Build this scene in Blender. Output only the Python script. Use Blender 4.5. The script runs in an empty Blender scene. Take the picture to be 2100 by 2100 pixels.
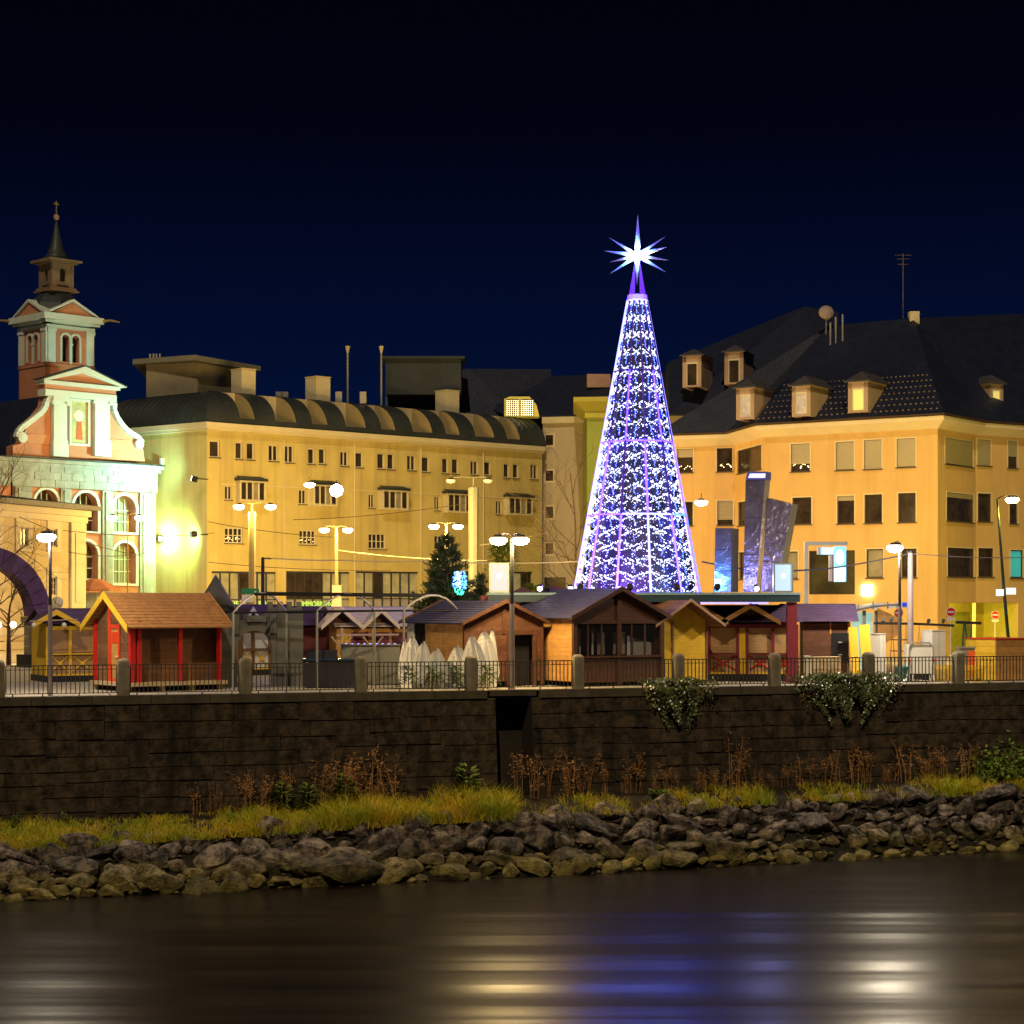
import bpy, math, random
from mathutils import Vector, Matrix
V = Vector
rnd = random.Random(11)
S = bpy.context.scene
COL = S.collection

# ---------------------------------------------------------------- camera
F, HZ, CZ = 3900.0, 1235.0, 3.2      # focal length and horizon in photo pixels, eye height over the promenade
cd = bpy.data.cameras.new('camera')
cam = bpy.data.objects.new('camera', cd); COL.objects.link(cam)
cam.location = (0, 0, CZ); cam.rotation_euler = (math.radians(90), 0, 0)
cd.sensor_width = 36; cd.lens = F / 2100 * 36; cd.shift_y = (HZ - 1050) / 2100
cd.clip_start = 0.5; cd.clip_end = 5000
S.camera = cam
# ---------------------------------------------------------------- sky
SUN_EL, SUN_AZ = 48, -6
w = bpy.data.worlds.new('World'); S.world = w; w.use_nodes = True
nt = w.node_tree; nt.nodes.clear()
sky = nt.nodes.new('ShaderNodeTexSky'); sky.sky_type = 'NISHITA'; sky.sun_disc = False
sky.sun_elevation = math.radians(-5.0); sky.sun_rotation = math.radians(20); sky.altitude = 600
sky.air_density = 1.0; sky.dust_density = 0.3; sky.ozone_density = 6.0
tc = nt.nodes.new('ShaderNodeTexCoord'); sx = nt.nodes.new('ShaderNodeSeparateXYZ')
nt.links.new(tc.outputs['Generated'], sx.inputs[0])
rmp = nt.nodes.new('ShaderNodeValToRGB')
e = rmp.color_ramp.elements
e[0].position = 0.0; e[0].color = (0.0011, 0.0080, 0.044, 1)
e[1].position = 0.34; e[1].color = (0.0003, 0.0005, 0.0015, 1)
m1 = rmp.color_ramp.elements.new(0.13); m1.color = (0.0008, 0.0040, 0.024, 1)
m2 = rmp.color_ramp.elements.new(0.24); m2.color = (0.0005, 0.0010, 0.0048, 1)
nt.links.new(sx.outputs['Z'], rmp.inputs['Fac'])
bg1 = nt.nodes.new('ShaderNodeBackground'); bg1.inputs['Strength'].default_value = 1.0
bg2 = nt.nodes.new('ShaderNodeBackground'); bg2.inputs['Strength'].default_value = 0.02
ad = nt.nodes.new('ShaderNodeAddShader'); out = nt.nodes.new('ShaderNodeOutputWorld')
nt.links.new(rmp.outputs['Color'], bg1.inputs['Color'])
nt.links.new(sky.outputs['Color'], bg2.inputs['Color'])
nt.links.new(bg1.outputs[0], ad.inputs[0]); nt.links.new(bg2.outputs[0], ad.inputs[1])
nt.links.new(ad.outputs[0], out.inputs[0])
# ---------------------------------------------------------------- low warm light of the town behind the camera
sd = bpy.data.lights.new('sun', 'SUN'); sd.energy = 1.2; sd.angle = math.radians(.6); sd.color = (1.0, 0.78, 0.48)
so = bpy.data.objects.new('sun', sd); COL.objects.link(so)
_d = V((math.sin(math.radians(-SUN_AZ)) * math.cos(math.radians(SUN_EL)), math.cos(math.radians(SUN_AZ)) * math.cos(math.radians(SUN_EL)), -math.sin(math.radians(SUN_EL))))
so.rotation_euler = _d.to_track_quat('-Z', 'Y').to_euler()
S.view_settings.view_transform = 'Standard'; S.view_settings.look = 'None'
S.view_settings.exposure = 0.0; S.view_settings.gamma = 1.0; S.view_settings.use_curve_mapping = False
S.cycles.max_bounces = 5; S.cycles.diffuse_bounces = 2; S.cycles.glossy_bounces = 3
S.cycles.transmission_bounces = 4; S.cycles.transparent_max_bounces = 8
S.cycles.sample_clamp_indirect = 4; S.cycles.use_light_tree = True
S.cycles.caustics_reflective = False; S.cycles.caustics_refractive = False
try:
    S.cycles.use_denoising = True; S.cycles.denoiser = 'OPENIMAGEDENOISE'
except Exception:
    pass

# ---------------------------------------------------------------- helpers
I4 = Matrix.Identity(4)
def T(x, y, z=0): return Matrix.Translation((x, y, z))
def RZ(deg): return Matrix.Rotation(math.radians(deg), 4, 'Z')
def RX(deg): return Matrix.Rotation(math.radians(deg), 4, 'X')
def RY(deg): return Matrix.Rotation(math.radians(deg), 4, 'Y')
def SC(x, y, z): return Matrix.Diagonal((x, y, z, 1))
def P(u, v, Y): return V(((u - 1050) * Y / F, Y, CZ + (HZ - v) * Y / F))
def G(u, Y, z=0.0): return V(((u - 1050) * Y / F, Y, z))
def zat(v, Y): return CZ + (HZ - v) * Y / F

class MB:
    """collects shapes into one mesh"""
    def __init__(s): s.v = []; s.f = []
    def add(s, vs, fs):
        o = len(s.v); s.v += [tuple(p) for p in vs]; s.f += [tuple(i + o for i in f) for f in fs]; return s
    def box(s, x0, x1, y0, y1, z0, z1, M=None):
        p = [V(c) for c in ((x0,y0,z0),(x1,y0,z0),(x1,y1,z0),(x0,y1,z0),(x0,y0,z1),(x1,y0,z1),(x1,y1,z1),(x0,y1,z1))]
        if M: p = [M @ q for q in p]
        return s.add(p, [(0,3,2,1),(4,5,6,7),(0,1,5,4),(1,2,6,5),(2,3,7,6),(3,0,4,7)])
    def quad(s, a, b, c, d): return s.add([a, b, c, d], [(0,1,2,3)])
    def poly(s, pts): return s.add(pts, [tuple(range(len(pts)))])
    def prism(s, pts, ext):
        n = len(pts); e = V(ext); pts = [V(p) for p in pts]
        return s.add(pts + [p + e for p in pts], [tuple(range(n))[::-1], tuple(range(n, 2*n))] +
                     [(i, (i+1) % n, (i+1) % n + n, i + n) for i in range(n)])
    def tube(s, pts, r, n=6, cap=True):
        pts = [V(p) for p in pts]; k = len(pts)
        rs = r if isinstance(r, (list, tuple)) else [r] * k
        vs = []; prev = None
        for i, p in enumerate(pts):
            t = (pts[min(i+1, k-1)] - pts[max(i-1, 0)])
            t = t.normalized() if t.length > 1e-9 else V((0,0,1))
            a = prev if prev else (V((0,0,1)) if abs(t.z) < .9 else V((1,0,0)))
            x = (a - t * a.dot(t)).normalized(); prev = x; y = t.cross(x)
            for j in range(n):
                q = 2 * math.pi * j / n
                vs.append(p + (x * math.cos(q) + y * math.sin(q)) * rs[i])
        fs = [(i*n + j, i*n + (j+1) % n, (i+1)*n + (j+1) % n, (i+1)*n + j) for i in range(k-1) for j in range(n)]
        if cap: fs += [tuple(range(n))[::-1], tuple((k-1)*n + j for j in range(n))]
        return s.add(vs, fs)
    def lathe(s, prof, n=16, c=(0,0,0), M=None, rot=0):
        c = V(c); vs = []
        for r, z in prof:
            for j in range(n):
                q = 2 * math.pi * j / n + rot
                p = V((r * math.cos(q), r * math.sin(q), z))
                vs.append((M @ p if M else p) + c)
        k = len(prof)
        fs = [(i*n + j, i*n + (j+1) % n, (i+1)*n + (j+1) % n, (i+1)*n + j) for i in range(k-1) for j in range(n)]
        fs += [tuple(range(n))[::-1], tuple((k-1)*n + j for j in range(n))]
        return s.add(vs, fs)
    def tf(s, M): s.v = [tuple(M @ V(p)) for p in s.v]; return s
    def mesh(s, name, m=None, smooth=False):
        me = bpy.data.meshes.new(name); me.from_pydata(s.v, [], s.f)
        if m: me.materials.append(m)
        if smooth: me.polygons.foreach_set('use_smooth', [True] * len(me.polygons))
        me.update(); return me

WM = {}
def mk(name, g, m=None, parent=None, M=I4, smooth=False):
    me = g.mesh(name, m, smooth) if isinstance(g, MB) else g
    o = bpy.data.objects.new(name, me); COL.objects.link(o)
    WM[o.name] = M.copy()
    if parent is not None:
        o.parent = parent; o.matrix_basis = WM[parent.name].inverted() @ M
    else: o.matrix_basis = M
    return o
def tag(o, label, cat, group=None, kind=None):
    o['label'] = label; o['category'] = cat
    if group: o['group'] = group
    if kind: o['kind'] = kind
    return o
def thing(name, label, cat, M=I4, group=None):
    return tag(mk(name, None, None, None, M), label, cat, group)
def single(name, label, cat, g, m, M=I4, group=None, smooth=False):
    return tag(mk(name, g, m, None, M, smooth), label, cat, group)
def struct(name, g, m, M=I4, kind='structure', smooth=False):
    o = mk(name, g, m, None, M, smooth); o['kind'] = kind; return o
def copy_thing(o, M, label=None):
    c = o.copy(); COL.objects.link(c); c.matrix_basis = M; WM[c.name] = M.copy()
    if label: c['label'] = label
    for ch in list(o.children):
        k = ch.copy(); COL.objects.link(k); k.parent = c
        for g in list(ch.children):
            q = g.copy(); COL.objects.link(q); q.parent = k
    return c

class Fac:
    """a vertical facade plane: x along the wall, y into the building, z up"""
    def __init__(s, A, B):
        s.A = V(A); s.A.z = 0; B = V(B); B.z = 0
        s.L = (B - s.A).length; s.d = (B - s.A).normalized(); s.n = V((s.d.y, -s.d.x, 0))
        s.M = Matrix(((s.d.x, -s.n.x, 0, s.A.x), (s.d.y, -s.n.y, 0, s.A.y), (0, 0, 1, 0), (0, 0, 0, 1)))
    def loc(s, u, v=HZ, off=0.0):
        k = (u - 1050) / F; A = s.A - s.n * off
        # A.x + t d.x = k (A.y + t d.y)
        t = (k * A.y - A.x) / (s.d.x - k * s.d.y)
        Y = A.y + t * s.d.y
        return t, zat(v, Y)
    def rect(s, u0, v0, u1, v1, off=0.0):
        a, _ = s.loc(u0, 0, off); b, _ = s.loc(u1, 0, off); _, zt = s.loc((u0+u1)/2, v0, off); _, zb = s.loc((u0+u1)/2, v1, off)
        return (a, b, zb, zt)
    def w(s, x, y, z): return s.M @ V((x, y, z))

def wall(fac, s0, s1, z0, z1, ops, depth=.25):
    """wall sheet with real openings and reveals; ops: (a,b,z0,z1[,'arch'])"""
    mb = MB()
    ops = [o for o in ops if o[1] > s0 and o[0] < s1]
    xs = sorted({s0, s1} | {x for o in ops for x in o[:2] if s0 < x < s1})
    zs = sorted({z0, z1} | {z for o in ops for z in o[2:4] if z0 < z < z1})
    for i in range(len(xs)-1):
        for j in range(len(zs)-1):
            cx, cz = (xs[i]+xs[i+1])/2, (zs[j]+zs[j+1])/2
            if any(o[0] < cx < o[1] and o[2] < cz < o[3] for o in ops): continue
            mb.quad((xs[i],0,zs[j]), (xs[i+1],0,zs[j]), (xs[i+1],0,zs[j+1]), (xs[i],0,zs[j+1]))
    for o in ops:
        a, b, c, d = o[:4]
        if len(o) > 4:
            pts = archpts(a, b, c, d)
            for p, q in zip(pts, pts[1:]):
                mb.quad((p[0],0,p[1]), (q[0],0,q[1]), (q[0],depth,q[1]), (p[0],depth,p[1]))
                if p[1] > c + 1e-6 and q[1] > c + 1e-6 and abs(p[0]-q[0]) > 1e-6:
                    mb.quad((p[0],0,p[1]), (q[0],0,q[1]), (q[0],0,d), (p[0],0,d))
            mb.quad((a,0,c), (b,0,c), (b,depth,c), (a,depth,c))
        else:
            for p, q in (((a,c),(b,c)), ((b,c),(b,d)), ((b,d),(a,d)), ((a,d),(a,c))):
                mb.quad((p[0],0,p[1]), (q[0],0,q[1]), (q[0],depth,q[1]), (p[0],depth,p[1]))
    return mb
def archpts(a, b, c, d, n=14, grow=0.0):
    r = (b - a) / 2; m = (a + b) / 2; zc = d - r
    a, b, r = a - grow, b + grow, r + grow
    return [(a, c)] + [(m - r * math.cos(math.pi * i / n), zc + r * math.sin(math.pi * i / n)) for i in range(n+1)] + [(b, c)]
def archband(a, b, c, d, wdt, y0, y1, n=14):
    i = archpts(a, b, c, d, n); o = archpts(a, b, c, d, n, wdt); mb = MB()
    for k in range(len(i)-1):
        p, q, r, s = i[k], i[k+1], o[k+1], o[k]
        mb.add([(p[0],y0,p[1]),(q[0],y0,q[1]),(r[0],y0,r[1]),(s[0],y0,s[1]),(p[0],y1,p[1]),(q[0],y1,q[1]),(r[0],y1,r[1]),(s[0],y1,s[1])],
               [(0,1,2,3),(4,7,6,5),(0,4,5,1),(3,2,6,7)])
    return mb

# ---------------------------------------------------------------- materials
MATS = {}
def mat(name, col, rough=.75, var=.18, scale=1.2, bump=0.0, bscale=18, metal=0.0, emit=None, es=0.0, streak=None, spec=.35, rand=0.0, col2=None, trans=0.0):
    if name in MATS: return MATS[name]
    m = bpy.data.materials.new(name); m.use_nodes = True; MATS[name] = m
    n = m.node_tree.nodes; L = m.node_tree.links; b = n['Principled BSDF']
    b.inputs['Roughness'].default_value = rough; b.inputs['Metallic'].default_value = metal
    b.inputs['Specular IOR Level'].default_value = spec
    if trans: b.inputs['Transmission Weight'].default_value = trans
    geo = n.new('ShaderNodeNewGeometry'); c = tuple(col) + (1,)
    nz = n.new('ShaderNodeTexNoise'); nz.inputs['Scale'].default_value = scale; nz.inputs['Detail'].default_value = 6; nz.inputs['Roughness'].default_value = .65
    L.new(geo.outputs['Position'], nz.inputs['Vector'])
    mx = n.new('ShaderNodeMix'); mx.data_type = 'RGBA'
    mr = n.new('ShaderNodeMapRange'); mr.inputs[1].default_value = .3; mr.inputs[2].default_value = .7
    L.new(nz.outputs['Fac'], mr.inputs[0]); L.new(mr.outputs[0], mx.inputs['Factor'])
    lo = tuple(x * (1 - var) for x in col) + (1,); hi = (tuple(min(1, x * (1 + var)) for x in col) + (1,)) if col2 is None else tuple(col2) + (1,)
    mx.inputs['A'].default_value = lo; mx.inputs['B'].default_value = hi
    res = mx.outputs['Result']
    if streak:
        mp = n.new('ShaderNodeMapping'); mp.inputs['Scale'].default_value = (1.6, 1.6, .09)
        L.new(geo.outputs['Position'], mp.inputs['Vector'])
        n2 = n.new('ShaderNodeTexNoise'); n2.inputs['Scale'].default_value = 1.0; n2.inputs['Detail'].default_value = 5
        L.new(mp.outputs[0], n2.inputs['Vector'])
        r2 = n.new('ShaderNodeMapRange'); r2.inputs[1].default_value = .48; r2.inputs[2].default_value = .72; r2.inputs[4].default_value = streak[3] if len(streak) > 3 else .6
        L.new(n2.outputs['Fac'], r2.inputs[0])
        m2 = n.new('ShaderNodeMix'); m2.data_type = 'RGBA'; m2.inputs['B'].default_value = tuple(streak[:3]) + (1,)
        L.new(r2.outputs[0], m2.inputs['Factor']); L.new(res, m2.inputs['A']); res = m2.outputs['Result']
    if rand:
        oi = n.new('ShaderNodeObjectInfo'); hs = n.new('ShaderNodeHueSaturation')
        r3 = n.new('ShaderNodeMapRange'); r3.inputs[3].default_value = 1 - rand; r3.inputs[4].default_value = 1 + rand
        L.new(oi.outputs['Random'], r3.inputs[0]); L.new(r3.outputs[0], hs.inputs['Value']); L.new(res, hs.inputs['Color']); res = hs.outputs['Color']
    L.new(res, b.inputs['Base Color'])
    if bump:
        n3 = n.new('ShaderNodeTexNoise'); n3.inputs['Scale'].default_value = bscale; n3.inputs['Detail'].default_value = 6
        L.new(geo.outputs['Position'], n3.inputs['Vector'])
        bp = n.new('ShaderNodeBump'); bp.inputs['Strength'].default_value = 1.0; bp.inputs['Distance'].default_value = bump
        L.new(n3.outputs['Fac'], bp.inputs['Height']); L.new(bp.outputs[0], b.inputs['Normal'])
    if emit:
        b.inputs['Emission Color'].default_value = tuple(emit) + (1,); b.inputs['Emission Strength'].default_value = es
    return m
def glow(name, col, es, sample=True):
    if name in MATS: return MATS[name]
    m = bpy.data.materials.new(name); m.use_nodes = True; MATS[name] = m
    b = m.node_tree.nodes['Principled BSDF']; b.inputs['Base Color'].default_value = (.5,.5,.5,1)
    b.inputs['Emission Color'].default_value = tuple(col) + (1,); b.inputs['Emission Strength'].default_value = es
    if not sample: m.cycles.emission_sampling = 'NONE'
    return m

SOD = (1.0, .60, .13)
A_ = dict
plaster_y = mat('plaster_yellow', (.62,.52,.20), .9, .13, .28, .012, 6, streak=(.40,.33,.15,.6))
plaster_beige = mat('plaster_beige', (.52,.45,.32), .9, .07, .4, .01, 6, streak=(.4,.34,.25,.35))
plaster_o = mat('plaster_orange', (.70,.47,.20), .9, .10, .25, .012, 6, streak=(.55,.34,.12,.5))
plaster_l = mat('plaster_cream', (.70,.58,.30), .9, .06, .35, .01, 6)
plaster_lt = mat('plaster_cream_trim', (.80,.72,.48), .85, .05, .5)
plaster_g = mat('plaster_green', (.42,.52,.12), .9, .07, .35)
trim_y = mat('cornice_cream', (.68,.62,.42), .8, .08, .6)
trim_o = mat('cornice_pale', (.74,.64,.46), .8, .06, .6)
stone_c = mat('church_stone', (.38,.42,.37), .9, .25, 1.6, .03, 9, streak=(.28,.27,.22,.5))
terra = mat('church_terracotta', (.58,.25,.14), .9, .1, .8, .01, 8)
trim_c = mat('church_trim', (.66,.76,.70), .8, .08, 1.0)
roof_m = mat('roof_sheet_metal', (.045,.056,.066), .5, .25, .6, .01, 3, metal=.25)
roof_d = mat('roof_tile_dark', (.014,.020,.052), .55, .3, 1.5, .03, 5)
roof_dl = mat('dormer_side', (.22,.17,.15), .8, .15, 1)
glass_d = mat('window_glass', (.024,.018,.017), .14, .3, 1.1, .004, .8, spec=.25, col2=(.075,.056,.042))
glass_c = mat('curtained_glass', (.30,.27,.20), .35, .25, 1.5, spec=.5)
frame_w = mat('frame_white', (.66,.62,.5), .6, .06)
frame_b = mat('frame_brown', (.055,.035,.025), .6, .15)
frame_s = mat('frame_steel', (.06,.065,.085), .5, .1, metal=.3)
sill_d = mat('sill_dark', (.10,.085,.07), .7, .15)
blind_m = mat('blind_slats', (.50,.45,.36), .6, .06)
panel_li = mat('shop_panel', (.38,.36,.38), .5, .12)
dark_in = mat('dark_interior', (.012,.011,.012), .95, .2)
wood_br = mat('wood_brown', (.22,.11,.05), .7, .25, 5, .006, 30, rand=.28)
wood_dk = mat('wood_dark', (.12,.05,.03), .7, .25, 5, .006, 30, rand=.2)
wood_or = mat('wood_honey', (.60,.31,.09), .7, .18, 4, .005, 30, rand=.12)
wood_ye = mat('wood_yellow', (.80,.50,.035), .7, .1, 3, .004, 30, rand=.06)
wood_pl = mat('wood_pale', (.55,.42,.25), .7, .15, 4)
red_p = mat('paint_red', (.62,.02,.022), .45, .08)
ored_p = mat('paint_orange_red', (.75,.07,.02), .45, .06)
maroon = mat('paint_maroon', (.22,.03,.05), .5, .12)
sh_or = mat('shingle_copper', (.46,.22,.075), .7, .22, 5, .01, 25)
sh_dk = mat('shingle_slate_glow_tint', (.050,.048,.105), .6, .25, 4, .01, 25)  # blue glow of the light tree mixed into the slate colour
sh_pu = mat('shingle_purple', (.12,.075,.17), .65, .2, 4, .01, 25)
sh_pa = mat('shingle_pale', (.55,.47,.52), .6, .1, 3)
grey_p = mat('castle_board', (.15,.152,.15), .75, .12, 1.5)
steel_d = mat('steel_dark', (.035,.035,.04), .45, .15, metal=.5)
steel_r = mat('railing_steel', (.11,.095,.085), .5, .2, metal=.3)
galv = mat('galvanised', (.42,.42,.40), .45, .1, metal=.6)
pole_c = mat('pole_cream', (.26,.22,.12), .6, .08)
pole_g = mat('pole_grey', (.30,.25,.26), .55, .1)
white_p = mat('white_board', (.74,.72,.66), .6, .05)
leaf_w = mat('white_leaf_board', (.86,.84,.84), .65, .06, 2)
silver = mat('silver_foil', (.30,.25,.34), .28, .3, 1.5, .09, 2.6, metal=.8)
conc = mat('concrete', (.26,.225,.16), .9, .25, 3, .02, 12, streak=(.12,.10,.07,.6))
pave = mat('paving', (.42,.38,.32), .8, .15, .8, .01, 8)
emb = mat('embankment_stone', (.058,.041,.025), .92, .95, 2.6, .06, 7, streak=(.012,.011,.008,1.0), rand=.08)
emb_c = mat('embankment_joint', (.035,.027,.019), .95, .3, 2)
purple_lit_st = mat('arch_stone_purple_light', (.13,.075,.18), .9, .2, 2.5, .02, 10, rand=.12)  # purple light on the arch put into the stone's base colour
arch_st = mat('arch_stone', (.34,.29,.2), .9, .2, 2.5, .02, 10, rand=.12)
needle = mat('needles', (.085,.125,.030), .7, .5, 2.5)
bark = mat('bark', (.10,.065,.045), .9, .3, 5)
leafg = mat('leaf_green', (.10,.16,.02), .6, .5, 6)
leafi = mat('ivy_leaf', (.13,.16,.06), .3, .85, 10, spec=.9)
weed_m = mat('dry_weed', (.42,.22,.09), .9, .4, 4)
grass_m = mat('grass_blades', (.30,.50,.012), .6, .25, .8, col2=(.78,.50,.035))
soil = mat('bank_soil', (.022,.017,.010), .95, .4, 3, .04, 8)
yel_cr = mat('yellow_plastic', (.72,.45,.015), .5, .1)
teal_m = mat('teal_plastic', (.02,.16,.15), .5, .1)
orange_p = mat('orange_panel', (.75,.13,.03), .5, .08)
blue_d = mat('platform_fascia', (.035,.07,.10), .4, .1)
cable_m = mat('cable', (.05,.04,.035), .7, .1)
cable_l = mat('cable_pale', (.55,.5,.38), .7, .1)
green_sg = mat('sign_green', (.02,.25,.12), .5, .05)
sign_r = mat('sign_red', (.62,.02,.02), .45, .05)
lamp_s = glow('lamp_sodium', (1.0,.68,.34), 40); lamp_w = glow('lamp_white', (1.0,.93,.84), 26)
lamp_v = glow('flood_lens', (.92,.9,1.0), 12); lit_y = glow('lit_yellow', (1.0,.72,.25), 1.0)
lit_sq = glow('lit_square', (1.0,.95,.55), 6); fairy = glow('fairy_light', (1.0,.72,.30), 9, False)
board_e = glow('light_board', (.55,.70,.92), .55); board_c = glow('light_board_cyan', (.25,.62,.95), .8)
cyan_e = glow('sign_cyan', (.02,.62,1.0), 1.6); white_e = glow('sign_white', (1,1,1), 2.5); green_e = glow('letters_green', (.30,1.0,.0), .9)
ball_b = glow('bulb_blue', (.02,.22,1.0), 4, False); ball_g = glow('bulb_green', (.0,1.0,.45), 3, False); bulb_w = glow('bulb_white', (.75,.92,1.0), 9, False)
led_p = glow('led_violet', (.0155,.002,1.0), 24); led_w = glow('led_white', (.26,.24,1.0), 3.0); led_c = glow('led_cyan', (.01,.12,1.0), 4.5); led_d = mat('rib_dark', (.05,.02,.12), .4, emit=(.12,.02,.5), es=.25)
cry_w = glow('crystal_white', (.66,.72,1.0), 3.6, False); cry_b = glow('crystal_blue', (.045,.11,1.0), 7, False)
cry_p = glow('crystal_violet', (.22,.07,1.0), 2, False); cry_o = glow('crystal_amber', (1.0,.55,.28), 1.6, False)

def light(kind, loc, col, power, r=.12, aim=None, ang=90, blend=.6):
    d = bpy.data.lights.new('lamp_light', kind); d.energy = power; d.color = col; d.shadow_soft_size = r
    if kind == 'SPOT': d.spot_size = math.radians(ang); d.spot_blend = blend
    o = bpy.data.objects.new('lamp_light', d); COL.objects.link(o); o.location = loc
    if aim is not None: o.rotation_euler = (V(aim) - V(loc)).to_track_quat('-Z', 'Y').to_euler()
    return o
# ================================================================ SETTING: river, bank, embankment, plaza
EM = Fac(G(0, 63.6), G(2100, 75.4))
S1000 = EM.loc(1050)[0]; SEND = EM.L
def mixq(s, a, b, c):      # through a at s=0, b at the middle, c at the end
    t = s / SEND
    return a * (2*t-1)*(t-1) + b * 4*t*(1-t) + c * t*(2*t-1)
def clampS(s): return max(-4, min(SEND + 4, s))
def z_shelf(s): return mixq(clampS(s), -4.2, -3.85, -3.65)
def z_lip(s): return mixq(clampS(s), -4.62, -4.15, -3.95)
def y_lip(s): return mixq(clampS(s), -2.7, -2.3, -1.7)
def y_wat(s): return mixq(clampS(s), -5.3, -5.0, -3.9)
WZ = -6.0
water_m = bpy.data.materials.new('river_water'); water_m.use_nodes = True
def mk_water(m):
    n = m.node_tree.nodes; L = m.node_tree.links; b = n['Principled BSDF']
    b.inputs['Base Color'].default_value = (.014,.010,.006,1); b.inputs['Roughness'].default_value = .28; b.inputs['Specular IOR Level'].default_value = .42
    geo = n.new('ShaderNodeNewGeometry')
    def nz(sc, d, rot):
        mp = n.new('ShaderNodeMapping'); mp.inputs['Scale'].default_value = sc; mp.inputs['Rotation'].default_value = (0,0,math.radians(rot))
        L.new(geo.outputs['Position'], mp.inputs['Vector'])
        t = n.new('ShaderNodeTexNoise'); t.inputs['Scale'].default_value = 1; t.inputs['Detail'].default_value = d; t.inputs['Roughness'].default_value = .45
        L.new(mp.outputs[0], t.inputs['Vector']); return t.outputs['Fac']
    a = nz((.013,.15,1), 2, -4); c = nz((.035,.5,1), 2, -3)
    ml = n.new('ShaderNodeMath'); ml.operation = 'MULTIPLY'; ml.inputs[1].default_value = .16; L.new(c, ml.inputs[0])
    sm = n.new('ShaderNodeMath'); sm.operation = 'ADD'; L.new(a, sm.inputs[0]); L.new(ml.outputs[0], sm.inputs[1])
    bp = n.new('ShaderNodeBump'); bp.inputs['Strength'].default_value = 1; bp.inputs['Distance'].default_value = .62
    L.new(sm.outputs[0], bp.inputs['Height']); L.new(bp.outputs[0], b.inputs['Normal'])
mk_water(water_m)
struct('river_water', MB().quad((-1500,-300,WZ), (1500,-300,WZ), (1500,90,WZ), (-1500,90,WZ)), water_m)
# plaza sheet behind the wall line
a, b_ = EM.w(-400,.05,0), EM.w(500,.05,0)
struct('plaza_ground', MB().poly([a, b_, V((1500,1800,0)), V((-1500,1800,0))]), pave)
# bank: soil sheet following the profile
mb = MB(); ss = [-300, -60, -20, -10] + [i*1.0 for i in range(-5, 46)] + [52, 60, 90, 320]
def prof(s, k):
    return [(.3, z_shelf(s)+.05), (-.5, z_shelf(s)), (y_lip(s)*.6, z_shelf(s)*.6+z_lip(s)*.4), (y_lip(s), z_lip(s)), (y_lip(s)*.5+y_wat(s)*.5, z_lip(s)*.5+WZ*.5-.12), (y_wat(s)-.1, WZ-.15), (y_wat(s)-4, WZ-2)][k]
for s0, s1 in zip(ss, ss[1:]):
    for k in range(6):
        q = [(s0,)+prof(s0,k), (s1,)+prof(s1,k), (s1,)+prof(s1,k+1), (s0,)+prof(s0,k+1)]
        mb.quad(*[EM.w(*p) for p in q])
struct('riverbank_slope', mb, soil)

# ---- embankment wall with its single stones
BAT = .10                       # batter: metres outward per metre down
def face(s, z, out=0.0): return EM.w(s, BAT * z - out, z)
wallT = thing('embankment_wall', 'tall dark stained stone embankment wall above the riverbank', 'wall', EM.M)
core = MB()
ra, rb = EM.loc(1016)[0], EM.loc(1090)[0]
for a, b_ in ((-300, ra), (rb, 320)):
    core.add([face(a,-5,-.04), face(b_,-5,-.04), face(b_,-.28,-.04), face(a,-.28,-.04), EM.w(a,1.2,-.28), EM.w(b_,1.2,-.28), EM.w(a,1.2,-5), EM.w(b_,1.2,-5)],
             [(0,1,2,3),(3,2,5,4),(0,3,4,6),(1,7,5,2)])
core.quad(EM.w(ra-.2,1.15,-5), EM.w(rb+.2,1.15,-5), EM.w(rb+.2,1.15,0), EM.w(ra-.2,1.15,0))
mk('wall_core', core, emb_c, wallT, I4)
nst = 0
rows = []; z = -.28
hs = [.62,.56,.5,.52,.48,.5,.46,.5]
for r, h in enumerate(hs):
    s = -.6 - rnd.random()
    while s < SEND + .8:
        L_ = rnd.choice((.8,1.1,1.3,1.6,2.1,2.4))*rnd.uniform(.9,1.1)
        e0, e1 = s, s + L_
        s = e1
        for lo, hi in ((-9, ra), (rb, 99)):
            a, b_ = max(e0, lo) + .002, min(e1, hi) - .002
            if b_ - a < .3: continue
            wv = .05*math.sin(a*.31+r*1.3)+.03*math.sin(a*.9+r); wv2 = .05*math.sin(a*.31+(r+1)*1.3)+.03*math.sin(a*.9+r+1); zz = z - .004 + (wv if r else 0); z2 = z - h + .004 + wv2 + rnd.uniform(0,.02); o = rnd.uniform(.0, .03)
            if z2 < z_shelf(a) - .35: continue
            mb = MB(); j = lambda: rnd.uniform(-.012, .012)
            c = .016
            p = [face(a+j(), z2+j(), -.03), face(b_+j(), z2, -.03), face(b_+j(), zz, -.03), face(a, zz, -.03),
                 face(a+c, z2+c, o+j()), face(b_-c, z2+c, o+j()), face(b_-c, zz-c, o+j()), face(a+c, zz-c, o+j())]
            mb.add(p, [(4,5,6,7),(0,1,5,4),(1,2,6,5),(2,3,7,6),(3,0,4,7)])
            mk('stone', mb, emb, wallT, I4); nst += 1
    z -= h
s = -1.0
emb_cp = mat('coping_stone', (.105,.085,.055), .9, .3, 1.5, .02, 9, streak=(.045,.04,.028,.7), rand=.15)
while s < SEND + 1:
    e1 = s + 2.0
    if not (ra - .3 < (s + e1)/2 < rb + .3):
        mk('coping_stone', MB().box(s+.01, e1-.01, -.10, .5, -.275, .012), emb_cp, wallT, EM.M)
    s = e1
mk('coping_run', MB().box(-300, -1.01, -.10, .5, -.275, .008).box(SEND+1.5, 320, -.10, .5, -.275, .008), emb_cp, wallT, EM.M)
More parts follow.
